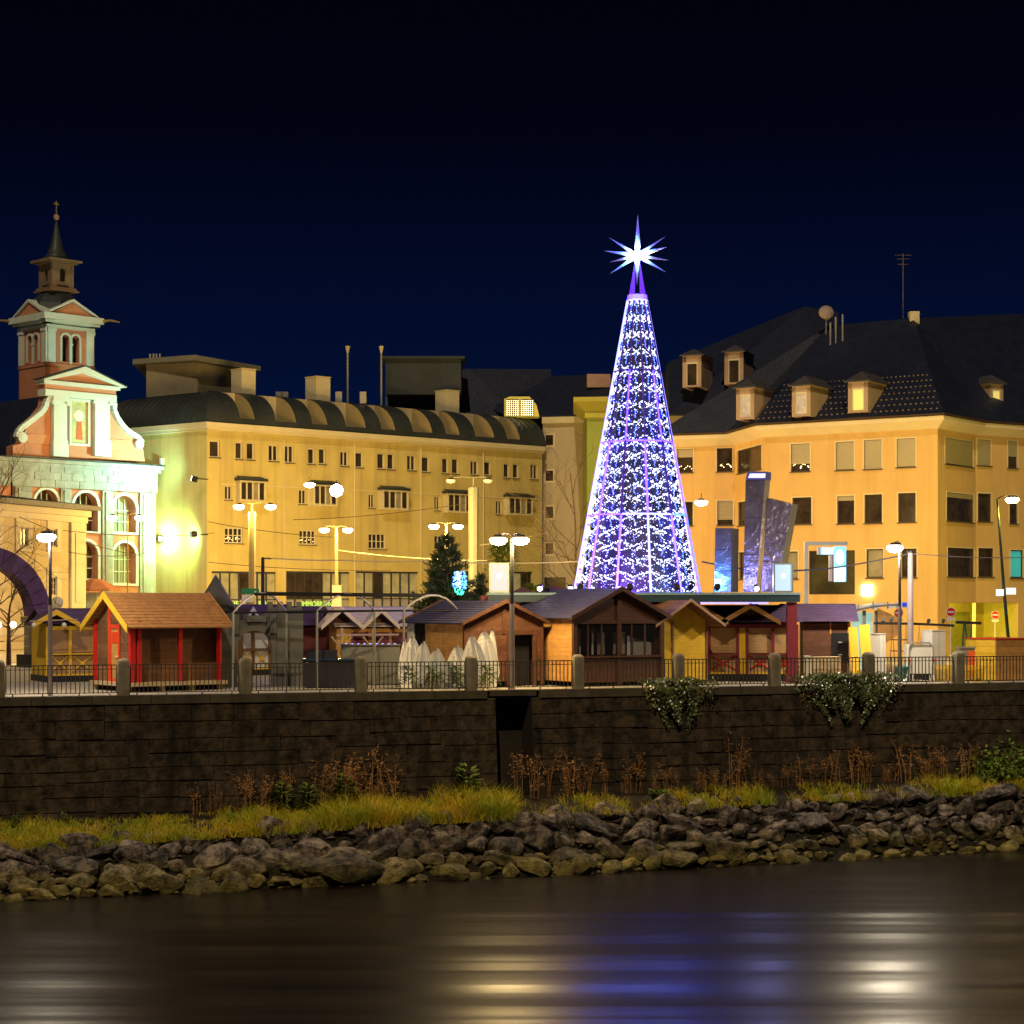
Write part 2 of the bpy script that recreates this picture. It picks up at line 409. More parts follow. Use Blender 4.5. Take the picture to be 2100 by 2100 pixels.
mk('recess_beam', MB().box(ra-.2, rb+.2, .05, .5, -.2, .012), emb_cp, wallT, EM.M)

# ---- stone posts and railing panels
pu = [-3, 253, 503, 740, 966, 1185, 1391, 1588, 1781, 1965, 2142]
ps = [EM.loc(u, HZ, .16)[0] for u in pu]
def post_mesh():
    mb = MB(); w_ = .215; n = 8
    prof = [(w_*1.0,0),(w_*.98,.95),(w_*.97,1.1),(w_*.90,1.19),(w_*.7,1.25),(w_*.35,1.28),(.02,1.285)]
    vs = []
    for r, z in prof:
        for k in range(16):
            q = 2*math.pi*k/16; m = (abs(math.cos(q))**5 + abs(math.sin(q))**5) ** (-1/5)
            vs.append((r*m*math.cos(q), r*m*math.sin(q), z))
    f = [(i*16+j, i*16+(j+1)%16, (i+1)*16+(j+1)%16, (i+1)*16+j) for i in range(len(prof)-1) for j in range(16)]
    return mb.add(vs, f)
pm = post_mesh().mesh('stone_post', conc)
plab = ['stone railing post cut by the left edge of the photo', 'stone post in front of the red framed log hut, right of its door', 'stone post in front of the grey castle gateway',
        'stone post left of the white leaf boards, before the grey bar counter', 'stone post among the white leaf boards', 'stone post before the left end of the big glazed brown hut',
        'dark stone post before the bright yellow hut wall', 'dark stone post before the maroon shuttered hut', 'stone post rising from the right hand ivy', 'stone post between two stacks of yellow crates', 'stone railing post beyond the right end of the rail']
for s, l in zip(ps, plab):
    single('stone_post', l, 'post', pm, None, EM.M @ T(s, .16, .0), 'stone posts of the promenade railing')
barm = MB().box(-.015,.015,-.013,.013,.10,1.04).mesh('bar', steel_r)
footm = MB().box(-.018,.018,-.018,.018,-.02,.10).mesh('foot', steel_r)
rlab = ['lamp pole and small yellow gabled hut', 'red posts of the log hut', 'grey castle gateway and dark bar', 'grey counter and left white leaves', 'right white leaf boards and open dark doorway',
        'glazed brown hut', 'bright yellow hut wall and first maroon counter', 'maroon posts and pale crates', 'white cabinet and white trolley', 'orange panel and big wooden crate']
for i in range(10):
    a, b_ = ps[i] + .24, ps[i+1] - .24
    r = thing('railing', 'steel bar railing panel in front of the ' + rlab[i], 'railing', EM.M @ T(a, .16), 'railing panels between the stone posts')
    W_ = WM[r.name]; L_ = b_ - a
    mk('top_rail', MB().box(0, L_, -.022, .022, 1.04, 1.075), steel_r, r, W_)
    mk('middle_rail', MB().box(0, L_, -.012, .012, .905, .93), steel_r, r, W_)
    mk('bottom_rail', MB().box(0, L_, -.014, .014, .10, .128), steel_r, r, W_)
    n = int(L_ / .147)
    for k in range(n + 1): mk('bar', barm, None, r, W_ @ T(k * L_ / n, 0))
    for k in (.06, .33, .66, .94): mk('foot', footm, None, r, W_ @ T(L_ * k, 0))

# ---- boulders
def rock_mesh(seed):
    q = random.Random(seed); import bmesh
    bm = bmesh.new(); bmesh.ops.create_icosphere(bm, subdivisions=3, radius=1)
    pl = []
    for k in range(8):
        n = V((q.gauss(0,1), q.gauss(0,1), q.gauss(0,1))).normalized(); pl.append((n, q.uniform(.42, .95)))
    for v_ in bm.verts:
        d = v_.co.normalized(); r = 1.15
        for n, h in pl:
            c = n.dot(d)
            if c > .05: r = min(r, h / c)
        v_.co = d * (r + q.uniform(-.012, .012))
    me = bpy.data.meshes.new('boulder'); bm.to_mesh(me); bm.free(); return me
rock_m = bpy.data.materials.new('boulder_rock'); rock_m.use_nodes = True
def mk_rock(m):
    n = m.node_tree.nodes; L = m.node_tree.links; b = n['Principled BSDF']
    b.inputs['Roughness'].default_value = .62; b.inputs['Specular IOR Level'].default_value = .5
    geo = n.new('ShaderNodeNewGeometry'); oi = n.new('ShaderNodeObjectInfo')
    nz = n.new('ShaderNodeTexNoise'); nz.inputs['Scale'].default_value = 2.6; nz.inputs['Detail'].default_value = 9; nz.inputs['Roughness'].default_value = .7
    L.new(geo.outputs['Position'], nz.inputs['Vector'])
    cr = n.new('ShaderNodeValToRGB'); e = cr.color_ramp.elements
    e[0].position = .43; e[0].color = (.022,.016,.015,1); e[1].position = .60; e[1].color = (.36,.285,.23,1)
    L.new(nz.outputs['Fac'], cr.inputs['Fac'])
    # algae band above the water line
    sp = n.new('ShaderNodeSeparateXYZ'); L.new(geo.outputs['Position'], sp.inputs[0])
    mr = n.new('ShaderNodeMapRange'); mr.inputs[1].default_value = WZ+1.05; mr.inputs[2].default_value = WZ+.25
    ad = n.new('ShaderNodeMath'); ad.operation = 'MULTIPLY_ADD'; ad.inputs[1].default_value = -1.1; 
    L.new(nz.outputs['Fac'], ad.inputs[0]); L.new(sp.outputs['Z'], ad.inputs[2])
    ad2 = n.new('ShaderNodeMath'); ad2.inputs[1].default_value = .55; L.new(ad.outputs[0], ad2.inputs[0]); L.new(ad2.outputs[0], mr.inputs[0])
    al = n.new('ShaderNodeValToRGB'); e = al.color_ramp.elements
    e[0].position = .34; e[0].color = (.08,.065,.014,1); e[1].position = .64; e[1].color = (.42,.34,.09,1); L.new(nz.outputs['Fac'], al.inputs['Fac'])
    mx = n.new('ShaderNodeMix'); mx.data_type = 'RGBA'; L.new(mr.outputs[0], mx.inputs['Factor']); L.new(cr.outputs[0], mx.inputs['A']); L.new(al.outputs[0], mx.inputs['B'])
    hs = n.new('ShaderNodeHueSaturation'); r3 = n.new('ShaderNodeMapRange'); r3.inputs[3].default_value = .55; r3.inputs[4].default_value = 1.5
    L.new(oi.outputs['Random'], r3.inputs[0]); L.new(r3.outputs[0], hs.inputs['Value']); L.new(mx.outputs['Result'], hs.inputs['Color']); L.new(hs.outputs[0], b.inputs['Base Color'])
    n3 = n.new('ShaderNodeTexNoise'); n3.inputs['Scale'].default_value = 4; n3.inputs['Detail'].default_value = 9; n3.inputs['Roughness'].default_value = .7
    L.new(geo.outputs['Position'], n3.inputs['Vector'])
    bp = n.new('ShaderNodeBump'); bp.inputs['Distance'].default_value = .30; L.new(n3.outputs['Fac'], bp.inputs['Height']); L.new(bp.outputs[0], b.inputs['Normal'])
mk_rock(rock_m)
RK = [rock_mesh(100+i) for i in range(14)]
for me in RK: me.materials.append(rock_m)
def rock(s, y, z, sx, sy, sz, label, group, rot=None):
    me = rnd.choice(RK)
    M = EM.M @ T(s, y, z) @ RZ(rnd.uniform(-25,25) if rot is None else rot) @ RX(rnd.uniform(-38,38)) @ RY(rnd.uniform(-24,24)) @ SC(sx, sy, sz) @ RZ(rnd.choice((0,90,180,270)))
    single('boulder', label, 'boulder', me, None, M, group)
nrk = 0
def slope(s, t):    # t 0 at the grass lip, 1 at the water line
    y = y_lip(s) + (y_wat(s) - y_lip(s)) * t; z = z_lip(s) + (WZ - z_lip(s)) * t
    return y, z
SEC = ((240,'left of the low dry weeds'),(560,'below the dense left weeds'),(780,'below the tall reed stalks'),(1000,'below the tallest grass'),(1240,'below the dark wall recess'),(1480,'below the smaller ivy'),(1860,'below the larger ivy'),(9999,'near the leafy bush at the right'))
for t, big in ((.12,.95), (.32,1.05), (.52,1.0), (.72,.92), (.93,.74)):
    s = -1.5 + rnd.random()
    while s < SEND + 1.2:
        k = big * rnd.choice((.42,.55,.7,.85,1.0,1.0,1.3,1.6)) * (.98 if s < 24 else .70)
        sx = .50 * k * rnd.uniform(.9, 1.35); sz = .36 * min(k, 1.25) * rnd.uniform(.8, 1.15); sy = .46 * min(k, 1.2)
        tt = t + rnd.uniform(-.07, .07); y, z = slope(s + sx, tt); c = EM.w(s + sx, y, z); u_ = 1050 + c.x/c.y*F
        sec = next(l for m, l in SEC if u_ < m); sizew = 'large' if k > 1.05 else ('small' if k < .62 else 'medium sized')
        kind = 'dry grey boulder high on the riprap' if t < .3 else ('grey boulder half way down' if t < .7 else 'algae covered boulder at the water')
        rock(s + sx, y - .05, z + .02, sx*1.02, sy*1.0, sz*1.06, '%s %s, %s' % (sizew, kind, sec), '%s boulders %s, %s' % (sizew, 'high on the bank' if t < .3 else ('mid bank' if t < .7 else 'at the water line'), sec)); nrk += 1
        s += sx * rnd.uniform(1.5, 1.85)
# single out a few
def rock_at(u, v, t, sx, sz, label):
    s = EM.loc(u, HZ, -3)[0]; y, z = slope(s, t); p = EM.w(s, y, z); s = EM.loc(u, HZ, y)[0]
    rock(s, y - .3, zat(v, EM.w(s, y-.3, 0).y), sx, .6, sz, label, None, 0)
rock_at(870, 1738, .35, .95, .50, 'big square boulder with a sunlit looking pale top below the tallest grass')
rock_at(690, 1785, .8, 1.35, .52, 'widest boulder at the water line, left of the photo centre')
rock_at(2030, 1630, .1, .9, .42, 'large mossy yellow boulder at the right end of the bank under the leafy bush')
rock_at(275, 1765, .3, .8, .52, 'large blocky grey boulder below the orange grass on the left')
# loose stones filling the gaps
mb = MB()
for i in range(900):
    s = rnd.uniform(-2, SEND+2); t = rnd.uniform(.05, 1.1); y, z = slope(s, t); r = rnd.uniform(.05, .13)
    o = rnd.choice(RK); k = rnd.uniform(0, 6.3)
    vs = [EM.w(s + r*a*1.2, y + r*b, z + .05 + r*c*.8) for a, b, c in ((1,0,0),(.3,.9,0),(-.8,.6,.1),(-.9,-.5,0),(.4,-.9,.1),(.1,0,.9),(.5,.3,.7),(0,0,-.8))]
    mb.add(vs, [(0,1,6),(1,2,5),(1,5,6),(2,3,5),(3,4,5),(4,0,6),(4,6,5),(0,4,7),(4,3,7),(3,2,7),(2,1,7),(1,0,7)])
struct('loose_stones', mb, rock_m, I4, 'stuff')
print('stones', nst, 'rocks', nrk)

# ---- grass strip
mb = MB()
def blade(p, h, lean, wd):
    a = rnd.uniform(0, 6.28); dx, dy = math.cos(a)*wd, math.sin(a)*wd; b = rnd.uniform(0, 6.28)
    lx, ly = math.cos(b)*lean, math.sin(b)*lean
    vs = [p + V((-dx,-dy,0)), p + V((dx,dy,0)), p + V((lx*.35+dx*.7, ly*.35+dy*.7, h*.6)), p + V((lx*.35-dx*.7, ly*.35-dy*.7, h*.6)), p + V((lx, ly, h*rnd.uniform(.75,1)))]
    mb.add(vs, [(0,1,2,3),(3,2,4)])
for c in range(3000):
    s = rnd.uniform(-3, SEND+2); u01 = s / SEND
    dens = .95 if u01 < .46 else (.34 if u01 < .8 else .6)
    if rnd.random() > dens or (u01 > .44 and math.sin(s*1.3)+math.sin(s*.47+2) < -.1 and rnd.random() < .85): continue
    t = rnd.random()**.6
    y = -.45 + (y_lip(s) - .75 + .45) * t; zl = z_lip(s) - .12; z = z_shelf(s) + (zl - z_shelf(s)) * max(0, min(1, t))
    H = rnd.uniform(.26, .55) * (1.75 if .27 < u01 < .45 else (.8 if u01 < .2 else .95))
    patch = math.sin(s*1.7) + math.sin(s*.73+1); H *= 1 + .18*patch
    for k in range(20):
        p = EM.w(s + rnd.gauss(0,.13), y + rnd.gauss(0,.11), z - .03)
        blade(p, H * rnd.uniform(.5,1.15), H * rnd.uniform(.3,1.0), .010)
struct('riverbank_grass', mb, grass_m, I4, 'stuff')

# ---- dry weeds
def weed_mesh(seed, feathery):
    q = random.Random(seed); mb = MB()
    for k in range(q.randint(4, 7)):
        b = V((q.gauss(0,.10), q.gauss(0,.08), 0)); h = q.uniform(.6, 1.0); l = V((q.gauss(0,.12), q.gauss(0,.1), 0))
        pts = [b + l*(t*t) + V((0,0,h*t)) for t in (0,.4,.75,1)]
        mb.tube(pts, [.009,.008,.006,.004], 3, False)
        for i in range(46 if feathery else 26):
            t = q.uniform(.55, 1.05) if feathery else q.uniform(.2, 1.0)
            c = b + l*(t*t) + V((q.gauss(0,.06), q.gauss(0,.05), h*t + q.gauss(0,.03)))
            d = V((q.gauss(0,1), q.gauss(0,1), q.gauss(0,.6))).normalized() * q.uniform(.02,.05); e_ = V((q.gauss(0,1), q.gauss(0,1), q.gauss(0,1))).normalized()*.012
            mb.add([c - d, c + e_, c + d, c - e_], [(0,1,2,3)])
    return mb.mesh('dry_weed', weed_m)
WD = [weed_mesh(i, i % 3 != 0) for i in range(7)]
def weed(u, vtop, vbase, lab, grp):
    s, _ = EM.loc(u, HZ, -.5); y = -.55 + rnd.uniform(-.25,.1); z = z_shelf(s); h = zat(vtop, EM.w(s,y,0).y) - z
    single('dry_weed', lab, 'weed', rnd.choice(WD), None, EM.M @ T(s, y, z) @ RZ(rnd.uniform(0,360)) @ SC(h, h, h), grp)
for u, vt in ((405,1602),(430,1606),(455,1612)): weed(u, vt, 0, 'dry brown weed in the low cluster left of the wall middle', 'low left cluster of dry weeds')
for u, vt in ((500,1580),(520,1575),(540,1578),(512,1590)): weed(u, vt, 0, 'dense dry brown weed with feathery heads against the left wall', 'dense left cluster of dry weeds')
for u, vt in ((585,1570),(600,1568),(650,1550),(655,1570),(690,1545),(705,1540),(722,1560)): weed(u, vt, 0, 'thin dry weed left of the two tall reed stalks', 'thin dry weeds left of the reeds')
weed(750, 1522, 0, 'tall reddish dry reed stalk, the left of the pair', None); weed(784, 1528, 0, 'tall reddish dry reed stalk, the right of the pair', None)
for u, vt in ((1072,1538),(1085,1545)): weed(u, vt, 0, 'pale weed standing in front of the dark wall recess', 'weeds before the dark recess')
for u in range(1130, 1420, 29): weed(u + rnd.uniform(-8,8), rnd.uniform(1535,1580), 0, 'dry weed below the smaller ivy', 'dry weeds below the smaller ivy')
for u in range(1420, 1890, 27): weed(u + rnd.uniform(-14,14), rnd.uniform(1508,1585), 0, 'dry weed below the larger ivy and right of the smaller one', 'dry weeds below the larger ivy')
for u in range(1890, 2100, 24): weed(u + rnd.uniform(-8,8), rnd.uniform(1500,1560), 0, 'dry weed near the right end of the wall', 'dry weeds at the right end')
# leafy plants
def leafy_mesh(seed, n, spread, lw):
    q = random.Random(seed); mb = MB()
    for k in range(n):
        a = q.uniform(0, 6.28); r = spread * q.random()**.6; h = q.uniform(.15, 1.0)
        c = V((math.cos(a)*r*(1-.5*h), math.sin(a)*r*(1-.5*h), h*.95)); d = V((math.cos(a), math.sin(a), q.uniform(-.3,.6))).normalized(); s_ = V((-d.y, d.x, 0)).normalized()
        l = lw * q.uniform(.7,1.3)
        mb.add([c, c + d*l*.5 + s_*l*.24 + V((0,0,.01)), c + d*l, c + d*l*.5 - s_*l*.24], [(0,1,2,3)])
    mb.tube([(0,0,0),(0,0,.9)], [.02,.008], 4)
    return mb.mesh('leafy_plant', leafg)
LF = [leafy_mesh(i, 90, .45, .26) for i in range(3)]
for u, vt, vb, l in ((32,1670,1700,'small green leafy plant at the left end of the grass'), (128,1683,1700,'tiny green plant on the orange grass at left'), (578,1607,1640,'bright green plant right of the dense dry weeds'),
                     (628,1608,1640,'bright green leafy plant in the middle of the grass'), (700,1590,1620,'green leafy plant below the tall reeds'), (955,1570,1625,'tall yellow green plant at the right end of the long grass')):
    s, _ = EM.loc(u, HZ, -1.0); y = -1.0; z = z_shelf(s) - .05; h = max(.4, zat(vt, EM.w(s,y,0).y) - z)
    single('leafy_plant', l, 'plant', rnd.choice(LF), None, EM.M @ T(s, y, z) @ SC(h*.9, h*.9, h), 'green plants on the bank')
bush = MB()
for k in range(1500):
    a, b_, c = rnd.gauss(0,.55), rnd.gauss(0,.4), abs(rnd.gauss(0,.42)); p = V((a, b_, c)); d = V((rnd.gauss(0,1), rnd.gauss(0,1), rnd.gauss(0,.6))).normalized()*.075; e_ = d.cross(V((rnd.gauss(0,1),rnd.gauss(0,1),1))).normalized()*.04
    bush.add([p-d, p+e_, p+d, p-e_], [(0,1,2,3)])
s, _ = EM.loc(2062, HZ, -1)
single('leafy_bush', 'bright green leafy bush at the right end of the riverbank', 'bush', bush, mat('bush_leaf', (.13,.20,.02), .6, .4, 5), EM.M @ T(s, -1.0, z_shelf(s)) @ SC(1.3,1,1.3))
s, _ = EM.loc(1330, HZ, -1)
single('grass_tussock', 'yellow green grass tussock under the smaller ivy', 'grass tussock', leafy_mesh(9, 260, .5, .4), None, EM.M @ T(s, -1.9, z_shelf(s)-.35) @ SC(.7,.5,.55))

# ---- ivy hanging over the wall
def ivy(u0, u1, vtop, vbot, label, n, bright):
    a, _ = EM.loc(u0); b_, _ = EM.loc(u1); mb = MB(); c = (a+b_)/2; hw = (b_-a)/2; Yc = EM.w(c,0,0).y; zt = zat(vtop, Yc); zb = zat(vbot, Yc)
    st = MB()
    for k in range(n):
        t = rnd.random()**1.7; x = rnd.gauss(0,.55); wdt = hw * (1 - t*.6)
        if abs(x) > 1.25 or (t > .15 and math.sin(x*9+2)*.22 + math.sin(x*23)*.12 + .62 < t): continue
        z = zt + (zb - zt) * t + rnd.gauss(0,.05); bulge = (.46 + .2*math.sin(x*7+z*3)) * (1-t*.6) * (1 + (.5 if t < .15 else 0))
        p = EM.w(c + x*wdt, BAT*min(z,0) - .03 - rnd.random()**.5 * bulge + (.25 if z > .05 else 0), z)
        d = V((rnd.gauss(0,1), rnd.gauss(0,.8), rnd.gauss(-.4,.8))).normalized(); l = rnd.uniform(.05,.115); e_ = d.cross(V((rnd.gauss(0,.5), -1, rnd.gauss(.3,.5)))).normalized()
        mb.add([p, p + d*l*.5 + e_*l*.45, p + d*l, p + d*l*.5 - e_*l*.45], [(0,1,2,3)])
    for k in range(26):
        x = rnd.uniform(-1,1)*hw; pts = [EM.w(c + x + rnd.gauss(0,.05)*i, -.25 - .08*i + .03*i*i + BAT*zt, min(.02, zt) - .13*i) for i in range(rnd.randint(5,13))]
        st.tube(pts, .008, 3, False)
    o = thing('ivy', label, 'ivy', EM.M @ T(c, 0))
    mk('foliage', mb, leafi, o, I4); mk('stems', st, weed_m, o, I4)
ivy(1320, 1450, 1394, 1500, 'smaller dark ivy hanging over the wall below the bright yellow hut', 5200, 0)
ivy(1632, 1830, 1384, 1490, 'larger ivy clump with pale leaves hanging over the wall at right', 9000, 1)
# ================================================================ BUILDINGS
def window(root, fac, r, depth=.18, cols=1, rows=1, fm=None, pane=None, blind=0.0, sill=sill_d, lights=0, ft=.07, trim=None):
    a, b, c, d = r[:4]; w_, h = b - a, d - c; M = fac.M @ T(a, depth, c); fm = fm or frame_w; pane = pane or glass_d
    mb = MB()
    mb.box(0, ft, -.09, 0, 0, h).box(w_-ft, w_, -.09, 0, 0, h).box(ft, w_-ft, -.09, 0, 0, ft).box(ft, w_-ft, -.09, 0, h-ft, h)
    for i in range(1, cols): x = w_*i/cols; mb.box(x-ft*.55, x+ft*.55, -.085, 0, ft, h-ft)
    for j in range(1, rows): z = h*j/rows; mb.box(ft, w_-ft, -.075, -.01, z-ft*.35, z+ft*.35)
    f = mk('window', mb, fm, root, M)
    for i in range(cols):
        x0, x1 = w_*i/cols + ft*.5, w_*(i+1)/cols - ft*.5
        mk('pane', MB().box(x0, x1, -.045, -.03, ft*.6, h-ft*.6), pane if not isinstance(pane, (list, tuple)) else pane[i % len(pane)], f, M)
    if blind:
        bm_ = MB(); n = max(3, int(h*blind/.085))
        for i in range(n):
            z = h - .03 - i*.085; bm_.quad((ft*.4, -.135, z), (w_-ft*.4, -.135, z), (w_-ft*.4, -.10, z-.075), (ft*.4, -.10, z-.075))
        mk('blind', bm_, blind_m, f, M)
    if sill: mk('sill', MB().box(-.06, w_+.06, -depth-.10, -.02-.075, -.07, -.004), sill, f, M)
    if trim: 
        t = .07; mk('surround', MB().box(-t,0,-depth-.025,-depth+.06,-.0,h+t).box(w_,w_+t,-depth-.025,-depth+.06,-.0,h+t).box(0,w_,-depth-.025,-depth+.06,h,h+t), trim, f, M)
    if lights:
        lb = MB(); q = random.Random(int(a*100)+int(c*10))
        for i in range(lights):
            x = q.uniform(ft*1.5, w_-ft*1.5); z = ft*1.2 + h*.08 + .16*h*abs(math.sin(x*3.1/w_*2.2)) + q.gauss(0,.03); s_ = .028
            lb.add([(x-s_,-.06,z),(x,-.06,z-s_),(x+s_,-.06,z),(x,-.06,z+s_),(x,-.06-s_,z)], [(0,1,4),(1,2,4),(2,3,4),(3,0,4)])
        mk('fairy_lights', lb, fairy, f, M)
    return f

# ---------------------------------------------------------------- long yellow building with the barrel roof
YF = Fac(G(424,135), G(1112,156.5))
YL = Fac(G(232,141.2), G(424,135))       # its left flank
yb = thing('barrel_roof_building', 'long yellow office building with a barrel shaped metal roof', 'building', T(*G(424,135)))
ops = []
for u0,v0,u1,v1,c in ((432,903,449,938,1),(485,906,496,942,1),(508,907,520,943,1),(553,912,569,946,2),(585,913,601,949,2),(634,919,644,952,1),(656,919,666,952,1),(700,925,713,956,2),
        (729,927,743,959,1),(776,929,787,962,1),(797,930,807,963,1),(837,933,851,965,2),(865,936,879,968,1),(909,939,918,971,1),(929,940,939,972,1),(967,945,979,974,2),(993,946,1005,975,1),
        (1035,950,1043,980,1),(1054,951,1062,981,1),(1090,952,1101,983,2)):
    r = YF.rect(u0-2,v0,u1+2,v1); ops.append(r); window(yb, YF, r, .22, c, 1, frame_w, glass_d, ft=.09)
for u0,v0,u1,v1,l in ((461,1082,498,1114,16),(614,1087,648,1117,8),(756,1094,791,1126,0),(891,1098,924,1128,0),(1018,1104,1048,1133,3)):
    r = YF.rect(u0,v0,u1,v1); ops.append(r); window(yb, YF, r, .2, 4, 2, frame_w, glass_d, lights=l, ft=.085)
bays = ((461,476,996,1025,483,537,990,1026,982),(613,628,1004,1034,634,684,998,1035,990),(756,768,1013,1042,776,829,1009,1043,1001),(891,902,1018,1047,909,960,1016,1049,1009),(1017,1029,1027,1055,1034,1084,1023,1054,1015))
for f0,f1,fv0,fv1,b0,b1,bv0,bv1,rv in bays:
    r = YF.rect(f0,fv0,f1,fv1); ops.append(r); window(yb, YF, r, .18, 2, 1, frame_w, glass_d)
    r = YF.rect(b0,bv0,b1,bv1); a,b,c,d = r; OUT = .55
    bw = mk('bay_window', MB().box(a,b,-OUT,.0,c-.12,c).box(a,b,-OUT,0,d,d+.1).box(a,a+.10,-OUT,0,c,d).box(b-.10,b,-OUT,0,c,d).box(a+.1,b-.1,-.12,0,c,d), trim_y, yb, YF.M)
    n = 4; 
    for i in range(n):
        x0 = a+.1+(b-a-.2)*i/n; x1 = a+.1+(b-a-.2)*(i+1)/n
        mk('pane', MB().box(x0+.05,x1-.05,-OUT+.06,-OUT+.09,c+.06,d-.06), glass_d if i != 2 else glass_c, bw, YF.M)
    mb = MB()
    for i in range(n+1):
        x = a+.1+(b-a-.2)*i/n; mb.box(x-.055,x+.055,-OUT+.01,-OUT+.1,c,d)
    mk('frame', mb, frame_w, bw, YF.M)
    mk('roof', MB().prism([(a-.12,-OUT-.15,d+.11),(b+.12,-OUT-.15,d+.11),(b+.12,-OUT-.1,d+.2),(b-.1,.0,d+.45),(a+.1,0,d+.45),(a-.12,-OUT-.1,d+.2)],(0,0,.02)).box(a-.1,b+.1,-OUT-.12,0,d+.1,d+.3), roof_m, bw, YF.M)
shops = []
for u0,u1,n in ((434,566,7),(587,717,7),(730,858,7),(880,980,5),(1006,1092,4)):
    r = YF.rect(u0,1172,u1,1330); r = (r[0], r[1], .15, r[3]); shops.append(r); ops.append(r)
    a,b,c,d = r; sw = mk('shop_window', MB().box(a,b,.10,.2,d-.14,d).box(a,b,.10,.2,c+ (d-c)*.62-.05, c+(d-c)*.62+.02), frame_s, yb, YF.M)
    q = random.Random(int(u0))
    for i in range(n):
        x0 = a+(b-a)*i/n; x1 = a+(b-a)*(i+1)/n
        mk('mullion', MB().box(x0-.04 if i else x0, x0+.06, .08,.22,c,d-.14), frame_s, sw, YF.M)
        zm = c+(d-c)*.62
        mk('pane', MB().box(x0+.06,x1-.04,.17,.19,zm+.02,d-.14), (mat('shop_lit_pane',(.32,.29,.16),.3,.5,1.2,emit=(1,.85,.35),es=.10) if q.random() < .7 else glass_d), sw, YF.M)
        mk('spandrel', MB().box(x0+.06,x1-.04,.16,.19,c,zm-.05), panel_li, sw, YF.M)
ztop = zat(880,135) 
ZC = zat(866,135)
mk('front_wall', wall(YF, 0, YF.L, 0, ztop, ops, .24), plaster_y, yb, YF.M)
mk('side_wall', MB().quad((0,0,0),(YL.L,0,0),(YL.L,0,ztop),(0,0,ztop)), plaster_y, yb, YL.M)
bk = YF.M @ V((YF.L, 16, 0)); lb = YF.M @ V((4, 16, 0)); l0 = YL.M @ V((0,0,0)); e0 = YF.M @ V((YF.L,0,0))
mb = MB()
for p, q in ((e0,bk),(bk,lb),(lb,l0)): mb.quad(p, q, q + V((0,0,ztop)), p + V((0,0,ztop)))
mk('rear_wall', mb, plaster_y, yb, I4)
for a,b in ((YF,YF.L),(YL,YL.L)):
    x0 = -.35 if a is YL else -.05; x1 = b+.45 if a is YL else b
    mk('cornice', MB().box(x0 if a is YL else .0, x1, -.42, .0, ztop+.12, ZC).box(x0, x1-.1 if a is YL else x1, -.25, 0, ztop-.08, ztop+.12), trim_y, yb, a.M)
for u in (581,726,862,990):
    s = YF.loc(u)[0]; mk('downpipe', MB().tube([(s,-.09,.1),(s,-.09,ztop-.3)], .06, 6), trim_y, yb, YF.M)
mk('string_course', MB().box(1.2, YF.L, -.05, 0, zat(996,138)-.05, zat(996,138)+.02), trim_y, yb, YF.M)
# barrel roof
NP = 9; RH, RD = zat(798,137)-ZC, 3.1
prf = [(RD*(1-math.cos(math.pi/2*i/NP))*1.0 - .15, ZC + RH*math.sin(math.pi/2*i/NP)) for i in range(NP+1)]
def miter(o):     # point where the two offset facade lines meet
    A = YF.A - YF.n*o; B_ = YL.A - YL.n*o; d1, d2 = YF.d, YL.d
    det = d1.x*(-d2.y) + d2.x*d1.y; rx, ry = B_.x-A.x, B_.y-A.y
    t = (rx*(-d2.y) + d2.x*ry)/det
    return t, (A + d1*t)
notch = []
for u0,u1,wd in ((468,512,0),(535,597,1),(616,661,0),(679,740,1),(759,800,0),(817,876,1),(891,932,0),(946,1003,1),(1017,1056,0)):
    a = YF.loc(u0, HZ, .5)[0]; b = YF.loc(u1, HZ, .5)[0]; notch.append((a + (b-a)*.34, b, wd))
rf = MB(); sm = MB()
i0, i1 = 1, NP-1
xs = [0] + [x for n in notch for x in n[:2]] + [YF.L+.3]
for i in range(NP):
    (o0,z0),(o1,z1) = prf[i], prf[i+1]
    segs = list(zip(xs, xs[1:]))
    for k,(x0,x1) in enumerate(segs):
        if k % 2 == 1 and i0 <= i < i1: continue
        a0 = miter(o0)[0] if k == 0 else x0; a1 = miter(o1)[0] if k == 0 else x0
        rf.quad(YF.w(a0,o0,z0), YF.w(x1,o0,z0), YF.w(x1,o1,z1), YF.w(a1,o1,z1))
    m0, m1 = miter(o0)[1], miter(o1)[1]; q0 = YL.A - YL.n*o0 - YL.d*1; q1 = YL.A - YL.n*o1 - YL.d*1
    z = lambda p, h: V((p.x,p.y,h))
    rf.quad(z(q0,z0), z(m0,z0), z(m1,z1), z(q1,z1))
x = 1.0
while x < YF.L:
    if not any(n[0]-.1 < x < n[1]+.1 for n in notch):
        for i in range(NP):
            (o0,z0),(o1,z1) = prf[i], prf[i+1]
            if miter(o0)[0] < x: sm.add([YF.w(x-.02,o0,z0+.05), YF.w(x+.02,o0,z0+.05), YF.w(x+.02,o1-.02,z1+.05), YF.w(x-.02,o1-.02,z1+.05), YF.w(x-.02,o0+.05,z0-.02), YF.w(x+.02,o0+.05,z0-.02), YF.w(x+.02,o1,z1-.02), YF.w(x-.02,o1,z1-.02)], [(0,1,2,3),(0,3,7,4),(1,5,6,2)])
    x += .62
x = .5
